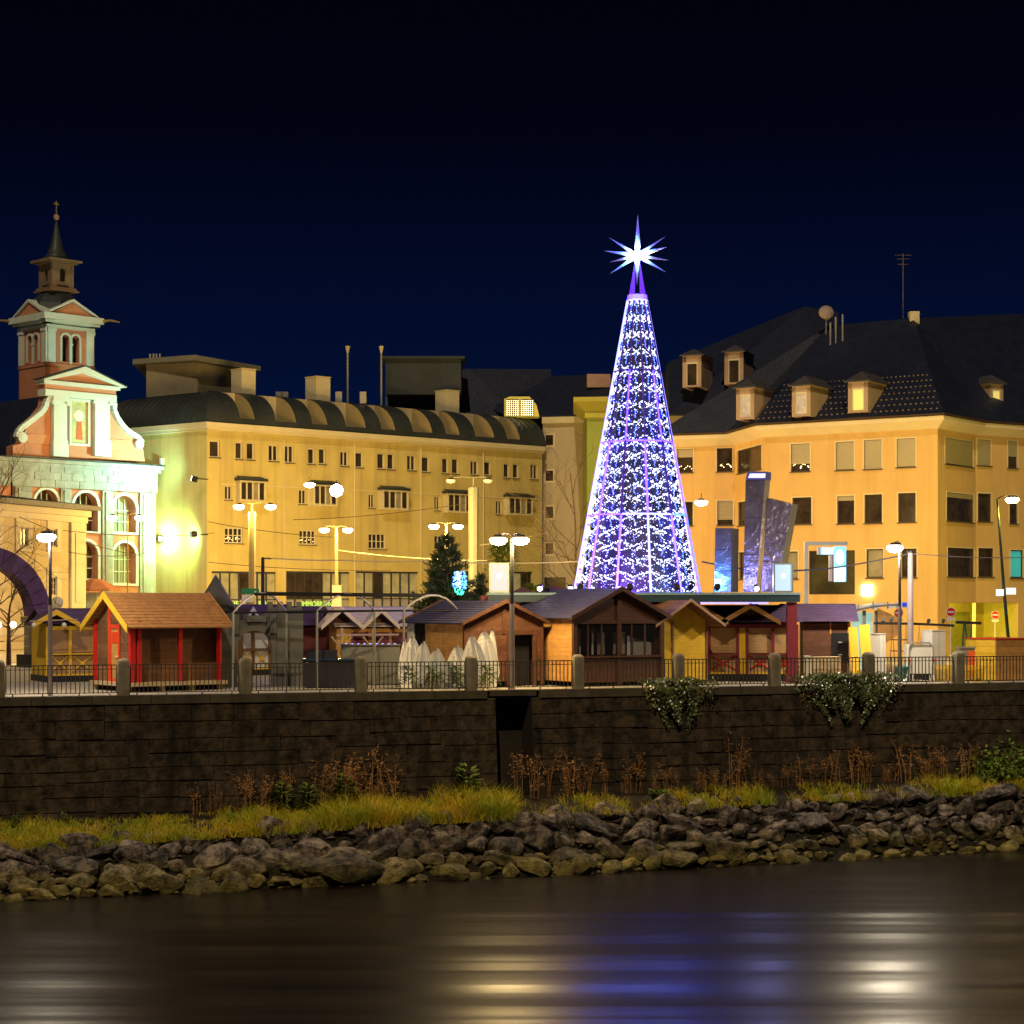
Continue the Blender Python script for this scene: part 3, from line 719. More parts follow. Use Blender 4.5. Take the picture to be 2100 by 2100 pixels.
while x < YL.L:
    for i in range(NP):
        (o0,z0),(o1,z1) = prf[i], prf[i+1]
        if x < YL.L - o1*1.2:
            w2 = lambda s,o,h: YL.w(s,o,h); sm.add([w2(x-.02,o0-.05,z0+.03), w2(x+.02,o0-.05,z0+.03), w2(x+.02,o1-.04,z1+.05), w2(x-.02,o1-.04,z1+.05), w2(x-.02,o0,z0), w2(x+.02,o0,z0), w2(x+.02,o1,z1), w2(x-.02,o1,z1)], [(0,1,2,3),(0,3,7,4),(1,5,6,2)])
    x += .62
otop, zt_ = prf[-1]
mt = miter(otop)[1]
rf.poly([V((mt.x,mt.y,zt_)), YF.w(YF.L+.3,otop,zt_), YF.w(YF.L+.3,15.5,zt_+.5), V((lb.x,lb.y,zt_+.5)), V((YL.w(-1,otop,0).x, YL.w(-1,otop,0).y, zt_))])
rf.poly([YF.w(YF.L+.3,o,z) for o,z in prf] + [YF.w(YF.L+.3,15.5,zt_+.4), YF.w(YF.L+.3,15.5,ZC)])
roof_o = mk('roof', rf, roof_m, yb, I4); mk('standing_seams', sm, roof_m, roof_o, I4)['kind'] = 'stuff'
for a,b,wd in notch:
    back = prf[i1][0]; base = prf[i0][1]
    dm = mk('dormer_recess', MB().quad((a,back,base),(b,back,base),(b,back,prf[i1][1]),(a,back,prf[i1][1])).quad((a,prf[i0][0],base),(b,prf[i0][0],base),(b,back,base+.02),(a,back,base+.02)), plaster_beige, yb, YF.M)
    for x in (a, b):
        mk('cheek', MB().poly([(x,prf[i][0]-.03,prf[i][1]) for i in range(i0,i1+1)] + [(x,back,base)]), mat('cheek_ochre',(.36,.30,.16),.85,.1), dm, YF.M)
    if wd:
        w_ = (b-a)*.55; h = prf[i1][1]-base
        mk('frame', MB().box(a+.15,a+.15+w_,back-.1,back-.02,base+.1,base+h*.8), frame_w, dm, YF.M); mk('pane', MB().box(a+.27,a+.03+w_,back-.13,back-.11,base+.22,base+h*.72), glass_d, dm, YF.M)
for u0,u1,v0,v1 in ((469,525,756,802),(622,678,772,815),(890,942,800,843)):
    a = YF.loc(u0,HZ,4.4)[0]; b = YF.loc(u1,HZ,3.6)[0]; Yc = YF.w(a,4,0).y
    ch = mk('chimney', MB().box(a+.55,b-.1,3.5,4.9,zt_-.1,zat(v0,Yc)), trim_y, yb, YF.M); mk('cap', MB().box(a+.5,b-.05,3.45,4.95,zat(v0,Yc),zat(v0,Yc)+.06), trim_y, ch, YF.M)
# roof terrace storey with flat slab
Yp = 143; p0 = G(290,Yp); pm_ = G(405,Yp-1.5); p1 = G(532,Yp+6)
pz0, pz1 = zt_, zat(747,Yp)
mk('penthouse', MB().quad(G(300,Yp,pz0),G(405,Yp-1,pz0),G(405,Yp-1,pz1),G(300,Yp,pz1)).quad(G(405,Yp-1,pz0),G(520,Yp+5,pz0),G(520,Yp+5,pz1),G(405,Yp-1,pz1)), mat('penthouse_grey',(.27,.24,.16),.8,.15), yb, I4)
mk('flat_roof', MB().prism([G(272,Yp,pz1),G(400,Yp-2.2,pz1+.05),G(535,Yp+5,pz1+.1),G(470,Yp+12,pz1+.1),G(300,Yp+9,pz1)],(0,0,.38)), mat('slab_grey',(.20,.20,.17),.8,.1), yb, I4)
for u in (308,315,321,328): mk('vent_pipe', MB().tube([G(u,Yp+1,pz1+.3),G(u,Yp+1,zat(722,Yp))],.07,5), trim_y, yb, I4)
for u in (713,782):
    Yq = 152; st = mk('vent_stack', MB().tube([G(u,Yq,zt_-.5),G(u,Yq,zat(724,Yq))],.09,6), galv, yb, I4); mk('cowl', MB().lathe([(.09,0),(.2,.5),(.2,.55),(.05,.56)],8,G(u,Yq,zat(724,Yq))), trim_y, st, I4)
for u in (573,585,695,745): mk('roof_vent', MB().box(-.25,.25,-.25,.25,0,.9).tf(T(*G(u,147,zt_))), galv, yb, I4)
Yq = 156; mk('lift_house', MB().box(-3.1,3.1,0,4,-1.8,1.1).box(-3.4,3.4,-.3,4.3,1.1,1.32).tf(T(*G(868,Yq,zat(764,Yq)))), roof_m, yb, I4)
mk('upper_roof', MB().prism([G(790,157,zt_-2.5),G(1130,158.5,zt_-2.5),G(1130,164,zat(760,164)),G(960,162,zat(759,162)),G(790,160,zat(780,160))],(0,0,.12)), roof_d, yb, I4)
# green letters on the shop fascia
def letters(txt, u0, v0, hpx, fac, m, off, parent, squeeze=1.0):
    cu = bpy.data.curves.new('lettering','FONT'); cu.body = txt; cu.size = 1; cu.extrude = .02; cu.materials.append(m)
    s, z = fac.loc(u0, v0, off); Y = fac.w(s,0,0).y; h = hpx*Y/F/.7
    oc = bpy.data.objects.new('lettering', cu); COL.objects.link(oc); bpy.context.view_layer.update()
    me = bpy.data.meshes.new_from_object(oc.evaluated_get(bpy.context.evaluated_depsgraph_get())); bpy.data.objects.remove(oc)
    if not me.materials: me.materials.append(m)
    o = bpy.data.objects.new('lettering', me); COL.objects.link(o)
    M = fac.M @ T(s, off, z) @ RX(90) @ SC(h*squeeze, h, h); WM[o.name] = M
    o.parent = parent; o.matrix_basis = WM[parent.name].inverted() @ M; return o
letters('VE', 474, 1244, 11, YF, green_e, -.12, yb, 1.1); letters('EN', 530, 1244, 11, YF, green_e, -.12, yb, 1.0); letters('IMMOBILIEN', 618, 1244, 11, YF, green_e, -.12, yb, .92)

# ---------------------------------------------------------------- plain beige house and the green tower behind the tree
BF = Fac(G(1113,157.5), G(1215,156.5))
bb = thing('beige_house', 'narrow beige house front with four small square windows behind bare tree', 'building', T(*G(1113,157.5)))
ops = []
for v0,v1 in ((888,917),(961,990),(1035,1066),(1110,1140)):
    r = BF.rect(1115,v0,1138,v1); ops.append(r); window(bb, BF, r, .12, 1, 1, trim_o, glass_d, ft=.16, sill=None)
r = BF.rect(1116,1184,1160,1215); ops.append(r); window(bb, BF, r, .15, 2, 1, frame_s, glass_d)
bz = zat(868,157)
mk('front_wall', wall(BF, 0, BF.L+6, 0, bz, ops, .2), plaster_beige, bb, BF.M)
mk('cornice', MB().box(0, BF.L+.5, -.3, .1, bz, zat(855,157)), trim_y, bb, BF.M)
mk('rear_wall', MB().quad((0,.3,0),(0,9,0),(0,9,bz),(0,.3,bz)).quad((0,9,0),(12,9,0),(12,9,bz),(0,9,bz)), plaster_beige, bb, BF.M)
mk('roof', MB().prism([BF.w(-1,-.3,zat(855,157)), BF.w(12,-.3,zat(855,157)), BF.w(12,6,zat(772,163)), BF.w(-1,6,zat(772,163)), BF.w(-12,6,zat(768,163)),BF.w(-3,.3,zat(855,158))],(0,0,.1)), roof_d, bb, I4)
ld = mk('lit_dormer', MB().prism([G(1034,157,zat(854,157)),G(1034,157,zat(818,157)),G(1045,157.5,zat(812,157)),G(1086,157.5,zat(812,157)),G(1100,157,zat(830,157)),G(1106,157,zat(854,157))],(0,1.6,0)), mat('dormer_yellow',(.7,.55,.12),.7,.05,emit=(1,.72,.08),es=.28), bb, I4)
for u in (1038,1068):
    mk('pane', MB().box(0,26*157/F,-.06,-.03,0,34*157/F).tf(T(*G(u,156.9,zat(853,157)))), glass_d, ld, I4)
    lm = MB()
    for i in range(6):
        for j in range(8):
            c = G(u+2+i*4.4,156.8,zat(851-j*4.1,157)); s_=.05; lm.add([c+V((-s_,0,0)),c+V((0,0,-s_)),c+V((s_,0,0)),c+V((0,0,s_)),c+V((0,-s_,0))],[(0,1,4),(1,2,4),(2,3,4),(3,0,4)])
    mk('light_net', lm, fairy, ld, I4)
ch = mk('chimney', MB().box(0,48*160/F,0,1.5,0,27*160/F).tf(T(*G(1204,160,zat(794,160)))), mat('chimney_pink',(.5,.33,.27),.8,.1), bb, I4)

gt = thing('green_tower', 'pale green corner tower with flared yellow cornice behind the light tree', 'building', T(*G(1205,148)))
YT = 148.0; zt2 = zat(848,YT)
mk('tower_wall', MB().box((1204-1050)*YT/F,(1386-1050)*YT/F,YT,YT+9,0,zt2), plaster_g, gt, I4)
mk('cornice', MB().add([G(1205,YT,zt2),G(1386,YT,zt2),G(1420,YT-.9,zat(822,YT)),G(1176,YT-.9,zat(826,YT)),G(1420,YT-.9,zat(813,YT)),G(1176,YT-.9,zat(817,YT)),
     G(1205,YT+9,zt2),G(1386,YT+9,zt2),G(1420,YT+10,zat(822,YT)),G(1176,YT+10,zat(826,YT)),G(1420,YT+10,zat(813,YT)),G(1176,YT+10,zat(817,YT))],
     [(0,1,2,3),(3,2,4,5),(1,7,8,2),(0,3,9,6),(2,8,10,4),(3,5,11,9),(5,4,10,11)]), mat('cornice_yellow',(.62,.60,.12),.8,.06), gt, I4)
mk('moulding', MB().box((1199-1050)*YT/F,(1391-1050)*YT/F,YT-.25,YT,zt2-.35,zt2+.05), mat('cornice_yellow',(.62,.60,.12)), gt, I4)

# ---------------------------------------------------------------- orange corner house on the right
OQ = [G(1345,123.6), G(1507,121.8), G(1567,116), G(1923,110), G(2001,114.2), G(2140,117.5)]
OQ[5] = OQ[4] + (OQ[5]-OQ[4])*2.3
OF = [Fac(a,b) for a,b in zip(OQ, OQ[1:])]
ob = thing('orange_corner_house', 'orange plastered corner house with dark tiled roof and dormer windows', 'building', T(*OQ[3]))
oz = zat(878,110)
def ow(k, u0,v0,u1,v1, **kw):
    r = OF[k].rect(u0,v0,u1,v1); oops[k].append(r); kw.setdefault('fm', frame_b); kw.setdefault('trim', trim_o); kw.setdefault('depth', .16); return window(ob, OF[k], r, **kw)
oops = [[] for _ in OF]
ow(0,1388,921,1421,969,blind=.35,lights=8); ow(0,1470,919,1502,967,lights=12); ow(1,1513,918,1562,967,cols=1)
ow(2,1622,910,1661,967,blind=.75,lights=16); ow(2,1714,906,1751,964,blind=1,pane=glass_c); ow(2,1772,902,1808,962,blind=1,pane=glass_c); ow(2,1839,899,1877,958,blind=1,pane=glass_c)
ow(3,1938,902,1996,955,blind=1,pane=glass_c); ow(4,2004,902,2032,955,blind=1,pane=glass_c); ow(4,2067,904,2086,960,blind=.6)
ow(0,1388,1029,1421,1078); ow(0,1471,1027,1503,1077,blind=.8); ow(1,1514,1026,1562,1076)
ow(2,1625,1020,1664,1075); ow(2,1717,1017,1752,1074,blind=.12); ow(2,1773,1014,1809,1073); ow(2,1842,1011,1878,1071)
ow(3,1941,1012,1997,1070,blind=.15,pane=glass_d); ow(4,2005,1012,2033,1070); ow(4,2070,1016,2087,1074)
ow(1,1516,1131,1562,1187); ow(2,1612,1131,1636,1187,pane=glass_c); ow(2,1777,1126,1811,1185,pane=glass_c); ow(2,1849,1125,1880,1184)
ow(3,1943,1124,1998,1183,cols=1); ow(4,2006,1124,2037,1183); ow(4,2072,1128,2098,1185,pane=mat('curtain_cyan',(.06,.5,.55),.5,.1,emit=(.05,.6,.65),es=.3))
ow(2,1659,1129,1753,1219,cols=1,sill=None,trim=None,ft=.05,pane=mat('reflecting_glass',(.05,.055,.035),.15,.7,.5,spec=.6,col2=(.10,.09,.05)))
# ground floor passage
r3 = OF[3].rect(1944,1236,1998,1400); r3 = (r3[0]+.2,OF[3].L-.001,.02,r3[3]); oops[3].append(r3)
r4 = OF[4].rect(2004,1236,2088,1400); r4 = (.001,r4[1],.02,r3[3]); oops[4].append(r4)
for k, f in enumerate(OF): mk('front_wall', wall(f, 0, f.L, 0, oz, oops[k], .22), plaster_o, ob, f.M)
mb = MB(); f3, f4 = OF[3], OF[4]
pp = [f3.w(r3[0],.2,0), f3.w(r3[0]+.3,3.0,0), f4.w(r4[1]-.2,2.6,0), f4.w(r4[1],.2,0)]
for p,q in zip(pp,pp[1:]): mb.quad(p,q,q+V((0,0,r3[3])),p+V((0,0,r3[3])))
mb.poly([p+V((0,0,r3[3]-.01)) for p in (OQ[4]-f3.n*.02,)+tuple(pp)])
mk('passage', mb, mat('passage_yellow',(.62,.52,.08),.8,.08), ob, I4)
g0 = pp[1]+V((.3,-.1,0)); g1 = pp[2]+V((-.2,-.1,0))
mk('passage_glazing', MB().quad(g0, g1, g1+V((0,0,2.6)), g0+V((0,0,2.6))), mat('passage_glass',(.30,.30,.04),.2,.3,.8), ob, I4)
_e5 = OQ[5]; _b5 = _e5 - OF[4].n*15; _b0 = OQ[0] - OF[0].n*15
mk('rear_wall', MB().quad(_e5,_b5,_b5+V((0,0,oz)),_e5+V((0,0,oz))).quad(_b5,_b0,_b0+V((0,0,oz)),_b5+V((0,0,oz))), plaster_o, ob, I4)
def offs(k, o):      # eave point offset outward by o at polyline corner k
    if k == 0: return OQ[0] + OF[0].n*o
    if k == len(OF): return OQ[-1] + OF[-1].n*o
    n = (OF[k-1].n + OF[k].n); n.normalize(); return OQ[k] + n*(o/ max(.5, n.dot(OF[k].n)))
mb = MB(); o0 = [offs(k,0) for k in range(6)]; o1 = [offs(k,.65) for k in range(6)]; zc2 = zat(854,110)
for k in range(5):
    a,b,c,d = o0[k],o0[k+1],o1[k+1],o1[k]; z = lambda p,h: V((p.x,p.y,h))
    mb.quad(z(a,oz-.02),z(b,oz-.02),z(c,oz+.42),z(d,oz+.42)); mb.quad(z(d,oz+.42),z(c,oz+.42),z(c,zc2-.02),z(d,zc2-.02))
mk('cornice', mb, trim_o, ob, I4)
# hipped roof
R1 = P(1700,668,123); R2 = P(1872,652,121); R3 = P(2150,641,133); zr = zat(852,110)
ev = [V((p.x,p.y,zr)) for p in [offs(k,.7) for k in range(6)]]
mb = MB(); mb.poly([ev[2],ev[3],R2,R1]); mb.poly([ev[3],ev[4],R2]); mb.poly([ev[4],ev[5],R3,R2]); mb.poly([ev[1],ev[2],R1]); mb.poly([ev[0],ev[1],R1])
bk_ = V((R1.x-8,R1.y+14,zr)); mb.poly([ev[0],R1,bk_]); mb.poly([R1,R2,V((R2.x,R2.y+14,zr)),bk_]); mb.poly([R2,R3,V((R3.x,R3.y+14,zr)),V((R2.x,R2.y+14,zr))])
mb.poly(ev + [V((R3.x,R3.y+14,zr)),V((R2.x,R2.y+14,zr)),bk_])
ro = mk('roof', mb, roof_d, ob, I4)
mk('gutter', MB().tube([p+V((0,0,.02)) for p in ev], .07, 6), frame_b, ro, I4)
# snow guards / tile studs on the front slope
sb = MB()
for i in range(7):
    for j in range(34):
        t = .05 + i*.055; s = (j + .5*(i%2))/34
        a = ev[2].lerp(ev[3],s); b = R1.lerp(R2,s); p = a.lerp(b,t); sb.box(-.045,.045,-.05,.02,0,.07,T(*p))
mk('snow_guards', sb, roof_dl, ro, I4)['kind'] = 'stuff'
mb = MB().quad(R2+V((0,-.05,.05)), R2+V((.3,-.05,.05)), V((ev[3].x*.35+R2.x*.65+.3, ev[3].y*.35+R2.y*.65, zr*.35+R2.z*.65)), V((ev[3].x*.35+R2.x*.65, ev[3].y*.35+R2.y*.65, zr*.35+R2.z*.65)))
rr = thing('rear_house', 'dark roof of the house behind the orange corner house, with two dormers', 'building', T(*G(1400,132)))
mk('roof', MB().prism([P(1372,850,131),P(1720,850,131),P(1720,640,140),P(1650,628,140),P(1372,742,138)],(0,3,0)), roof_d, rr, I4)
mk('wall', MB().box(G(1372,132).x,G(1720,132).x,132,138,0,zat(850,131)), plaster_beige, rr, I4)
def dormer(root, u0,u1,v0,v1,Y, pane, vp, ang):
    w_ = (u1-u0)*Y/F; h = (v1-v0)*Y/F; c = G((u0+u1)/2,Y,zat(v1,Y)); M = T(*c) @ RZ(ang); hw = w_/2; zp = h*(1-vp)
    fo = .35*h
    d = mk('dormer', MB().box(-hw*.86,-hw*.52,-.0,3.2,0,zp-.12).box(hw*.52,hw*.86,0,3.2,0,zp-.12).box(-hw*.52,hw*.52,0,.12,0,.14).box(-hw*.86,hw*.86,0,3.2,zp*.78,zp), mat('dormer_wood',(.42,.31,.25),.8,.1), root, M)
    mk('pane', MB().box(-hw*.52,hw*.52,.08,.11,.14,zp*.78), pane, d, M)
    mk('frame', MB().box(-hw*.52,-hw*.43,.02,.1,.14,zp*.78).box(hw*.43,hw*.52,.02,.1,.14,zp*.78).box(-hw*.43,hw*.43,.02,.1,zp*.72,zp*.78), frame_w, d, M)
    mk('roof', MB().add([(-hw*1.1,-.18,zp),(hw*1.1,-.18,zp),(0,hw*.8,h),(0,3.2,h),(hw*1.1,3.2,zp),(-hw*1.1,3.2,zp),(-hw*1.1,-.18,zp-.08),(hw*1.1,-.18,zp-.08)],[(0,1,2),(1,4,3,2),(5,0,2,3),(6,7,1,0),(0,5,4,1)]), mat('dormer_roof',(.07,.07,.085),.5,.2), d, M)
gl_s = mat('lit_curtain_pale',(.5,.47,.45),.7,.4,2.5,emit=(.9,.75,.7),es=.12); gl_y = mat('lit_blind_yellow',(.7,.6,.2),.7,.06,emit=(1,.78,.2),es=.55)
dormer(ob,1505,1551,775,860,116.4,gl_s,.22,-30); dormer(ob,1619,1667,768,854,113.6,gl_s,.25,-33); dormer(ob,1734,1785,759,846,112.2,gl_y,.25,-33); dormer(ob,2024,2064,767,842,117,gl_y,.25,25)
dormer(rr,1396,1442,713,794,131,glass_d,.18,-20); dormer(rr,1482,1528,705,788,131.5,glass_d,.18,-20)
for u,v in ((1703,662),(1714,650),(1728,645)): mk('vent_pipe', MB().tube([P(u,720,121),P(u,v,121)],.07,5), galv, ro, I4)
mk('chimney', MB().box(-.3,.3,-.3,.3,0,1.5).tf(T(*P(1874,688,121))), trim_o, ro, I4)
dish = thing('roof_dish', 'satellite dish on the dark roof ridge of the orange house', 'satellite dish', T(*P(1695,640,122)))
mk('reflector', MB().lathe([(.02,.16),(.25,.12),(.45,0),(.5,-.06)],14,(0,0,0),RX(75)), mat('dish_grey',(.35,.28,.28),.6,.1), dish, WM[dish.name], True); mk('mast', MB().tube([(0,.1,0),(0,.2,-1.6)],.035,5), galv, dish, WM[dish.name])
an = thing('roof_aerial', 'tall television aerial mast above the dark roofs at right', 'aerial', T(*P(1852,650,123)))
Ma = WM[an.name]; mk('mast', MB().tube([(0,0,-.4),(0,0,4.1)],.025,5), roof_dl, an, Ma)
for h,l in ((4.0,.55),(3.75,.4),(3.4,.35)): mk('element', MB().tube([(-l,0,h),(l,0,h)],.015,4), roof_dl, an, Ma)

# ---------------------------------------------------------------- pink church with bell tower
zch = lambda v, Y: zat(v, Y*1.079)
CH = Fac(G(31,129.5), G(323,138.1))
ch = thing('pink_church', 'pink baroque church with scrolled white gable', 'church', CH.M)
cz = zch(936,120)
arches = [CH.rect(72,1004,118,1090), CH.rect(151,1010,200,1090), CH.rect(231,1016,278,1092), CH.rect(72,1106,118,1186), CH.rect(151,1110,200,1188), CH.rect(231,1113,278,1197)]
arches = [a + ('arch',) for a in arches]
xe = CH.loc(316)[0]
mk('facade_wall', wall(CH, -4, xe, 0, cz-.1, arches, .75), terra, ch, CH.M)
for i, a in enumerate(arches):
    x0,x1,c,d = a[:4]
    wf = mk('arched_window', archband(x0,x1,c,d,.20,-.10,.05), trim_c, ch, CH.M)
    mk('reveal', MB().poly([(p,.74,q) for p,q in archpts(x0,x1,c,d)]), glass_c if i in (2,5) else glass_d, wf, CH.M)
    fm = MB().box(x0,x1,.62,.72,c,c+.08)
    for t in (.25,.5,.75): fm.box(x0+(x1-x0)*t-.03,x0+(x1-x0)*t+.03,.63,.72,c,d-.1-.5*abs(t-.5))
    for t in (.3,.6): fm.box(x0,x1,.63,.72,c+(d-c)*t-.03,c+(d-c)*t+.03)
    mk('glazing_bars', fm, trim_c, wf, CH.M); mk('sill', MB().box(x0-.15,x1+.15,-.16,.7,c-.14,c), trim_c, wf, CH.M)
for u0,u1 in ((28,62),(122,143),(207,228),(284,316)):
    a = CH.loc(u0)[0]; b = min(CH.loc(u1)[0], xe-.02)
    pl = mk('pilaster', MB().box(a,b,-.22,.0,0,zch(1005,124)), stone_c, ch, CH.M); mk('inner_pilaster', MB().box(a+.22,b-.22,-.32,-.22,.4,zch(1008,124)), stone_c, pl, CH.M)
za, zb = zch(1005,124), cz
mk('architrave', MB().box(-4,xe,-.3,0,za,za+.8).box(-4,xe+.05,-.36,0,za+.82,za+1.6), stone_c, ch, CH.M)
q = random.Random(5); zz = za + .02
for rr_ in range(4):
    x = -.5
    while x < xe:
        l = q.uniform(.7,1.3); mk('stone', MB().box(x+.015, min(x+l, xe)-.015, -.46+.05*q.random(), -.36, zz+.015, zz+.5), stone_c, ch, CH.M); x += l
    zz += .52
mk('main_cornice', MB().box(-4,xe+.35,-.75,.0,zb-.36,zb-.12).box(-4,xe+.25,-.5,0,zb-.6,zb-.37), stone_c, ch, CH.M)
mk('cornice_flashing', MB().box(-4,xe+.4,-.8,.3,zb-.115,zb-.06), roof_m, ch, CH.M)
def cp(u,v,y=0.0): s,z = CH.loc(u,v); return (s,y,z)
gb = [(32,934),(32,914),(50,908),(62,868),(80,851),(95,833),(100,812),(112,804),(112,798),(232,804),(236,830),(245,857),(257,875),(272,890),(290,904),(300,922),(303,946)]
ga = mk('gable', MB().prism([cp(u,v,.35) for u,v in gb], (CH.M.inverted().to_3x3() @ V((0,0,0))) + V((0,.8,0))), terra, ch, CH.M)
def scroll(pts, ctr, r):
    mb = MB(); c = [cp(u,v) for u,v in pts]; w_ = .17
    for p,q_ in zip(c,c[1:]):
        d = (V(q_)-V(p)).normalized(); n = V((-d.z,0,d.x))*w_
        mb.prism([V(p)-n+V((0,.02,0)),V(q_)-n+V((0,.02,0)),V(q_)+n+V((0,.02,0)),V(p)+n+V((0,.02,0))],(0,.4,0))
    for k in (1.0,.6): mb.lathe([(r*k,0),(r*k,.4+.1*(1-k)),(.01,.45)],16,cp(ctr[0],ctr[1],.38),RX(90))
    return mb
mk('volute', scroll([(112,812),(104,815),(98,824),(96,834),(88,845),(76,855),(62,866),(48,876),(40,886),(38,896)],(47,897),.36), trim_c, ga, CH.M)
mk('volute', scroll([(232,815),(237,826),(236,840),(243,857),(252,870),(262,881),(274,890),(286,897),(294,908)],(287,911),.34), trim_c, ga, CH.M)
for a,b in ((111,138),(196,226)):
    s0 = CH.loc(a)[0]; s1 = CH.loc(b)[0]; z0 = zch(934,121.5 if a<150 else 124); z1 = zch(812,122 if a<150 else 124.5)
    pl = mk('pilaster', MB().box(s0,s1,.02,.36,z0,z1).box(s0-.08,s1+.08,-.06,.36,z0+.0,z0+.9).box(s0-.05,s1+.05,-.02,.36,z0+.9,z0+1.15), trim_c, ga, CH.M)
    mk('capital', MB().box(s0-.12,s1+.12,-.1,.36,z1-.32,z1).lathe([(.17,0),(.17,.3),(.02,.31)],10,(s0-.05,.2,z1-.42),RX(90)).lathe([(.17,0),(.17,.3),(.02,.31)],10,(s1+.05,.2,z1-.42),RX(90)), trim_c, pl, CH.M)
s0,z1 = CH.loc(92,812); s1,_ = CH.loc(238,812); z1 = zch(812,122)
mk('entablature', MB().box(s0,s1,-.08,.9,z1,z1+.45).box(s0-.2,s1+.2,-.25,.9,z1+.8,z1+1.05), trim_c, ga, CH.M); mk('frieze', MB().box(s0,s1,.0,.9,z1+.45,z1+.8), terra, ga, CH.M)
pk,zpk = CH.loc(171,752); zl = z1+1.06; hw = (s1-s0)/2+.55
mk('tympanum', MB().prism([(pk-hw+.4,.1,zl),(pk+hw-.4,.1,zl),(pk,.1,zpk-.4)],(0,.8,0)), terra, ga, CH.M)
for sg in (-1,1):
    mk('raking_cornice', MB().prism([(pk+sg*hw,-.3,zl),(pk+sg*(hw-.55),-.3,zl),(pk,-.3,zpk-.45),(pk,-.3,zpk)],(0,1.2,0)), trim_c, ga, CH.M)
    mk('pediment_flashing', MB().prism([(pk+sg*hw,-.35,zl+.01),(pk,-.35,zpk+.01),(pk,-.35,zpk+.08),(pk+sg*(hw+.06),-.35,zl+.06)],(0,1.3,0)), roof_m, ga, CH.M)
r = CH.rect(150,823,184,909)
ni = mk('niche_frame', MB().box(r[0]-.16,r[1]+.16,.16,.36,r[2]-.16,r[2]).box(r[0]-.16,r[1]+.16,.16,.36,r[3],r[3]+.16).box(r[0]-.16,r[0],.16,.36,r[2],r[3]).box(r[1],r[1]+.16,.16,.36,r[2],r[3]), trim_c, ga, CH.M)
w_,h_ = r[1]-r[0], r[3]-r[2]; cx = (r[0]+r[1])/2
mk('painting', MB().box(r[0],r[1],.30,.34,r[2],r[3]), mat('painting_ground',(.55,.62,.5),.6,.4,2.5,col2=(.7,.62,.2)), ni, CH.M)
mk('painted_robe', MB().prism([(cx-w_*.2,.28,r[2]+h_*.1),(cx+w_*.22,.28,r[2]+h_*.08),(cx+w_*.14,.28,r[2]+h_*.55),(cx-w_*.1,.28,r[2]+h_*.55)],(0,.02,0)), mat('painted_red',(.6,.14,.05),.6,.2,5), ni, CH.M)
mk('painted_head', MB().lathe([(w_*.3,0),(w_*.3,.015),(.01,.016)],12,(cx,.29,r[2]+h_*.66),RX(90)), mat('painted_pale',(.8,.78,.66),.6,.2,5), ni, CH.M)
for sgn, c_ in ((-1,1),(1,1)):
    pass
for a,b,z0,z1 in ((60,108,zch(908,121),zch(862,121)-.9),(232,270,zch(922,125.5),zch(880,125.5)-.7)): mk('base_panel', MB().box(CH.loc(a)[0],CH.loc(b)[0],.28,.34,z0,z1), mat('terracotta_panel',(.62,.28,.15),.9,.1), ga, CH.M)
# nave body and roof
bd = CH.M.to_3x3() @ V((0,1,0))
mk('nave_wall', MB().quad((xe,.0,0),(xe,26,0),(xe,26,cz),(xe,0,cz)).quad((-4,0,0),(-4,26,0),(-4,26,cz),(-4,0,cz)).quad((-4,26,0),(xe,26,0),(xe,26,cz),(-4,26,cz)), terra, ch, CH.M)
mk('nave_roof', MB().prism([(0,1.15,cz),(xe-.6,1.15,cz),(xe-3.5,1.15,cz+2.6),(pk,1.15,cz+4.9),(3.0,1.15,cz+2.6)],(0,23,0)), roof_d, ch, CH.M)
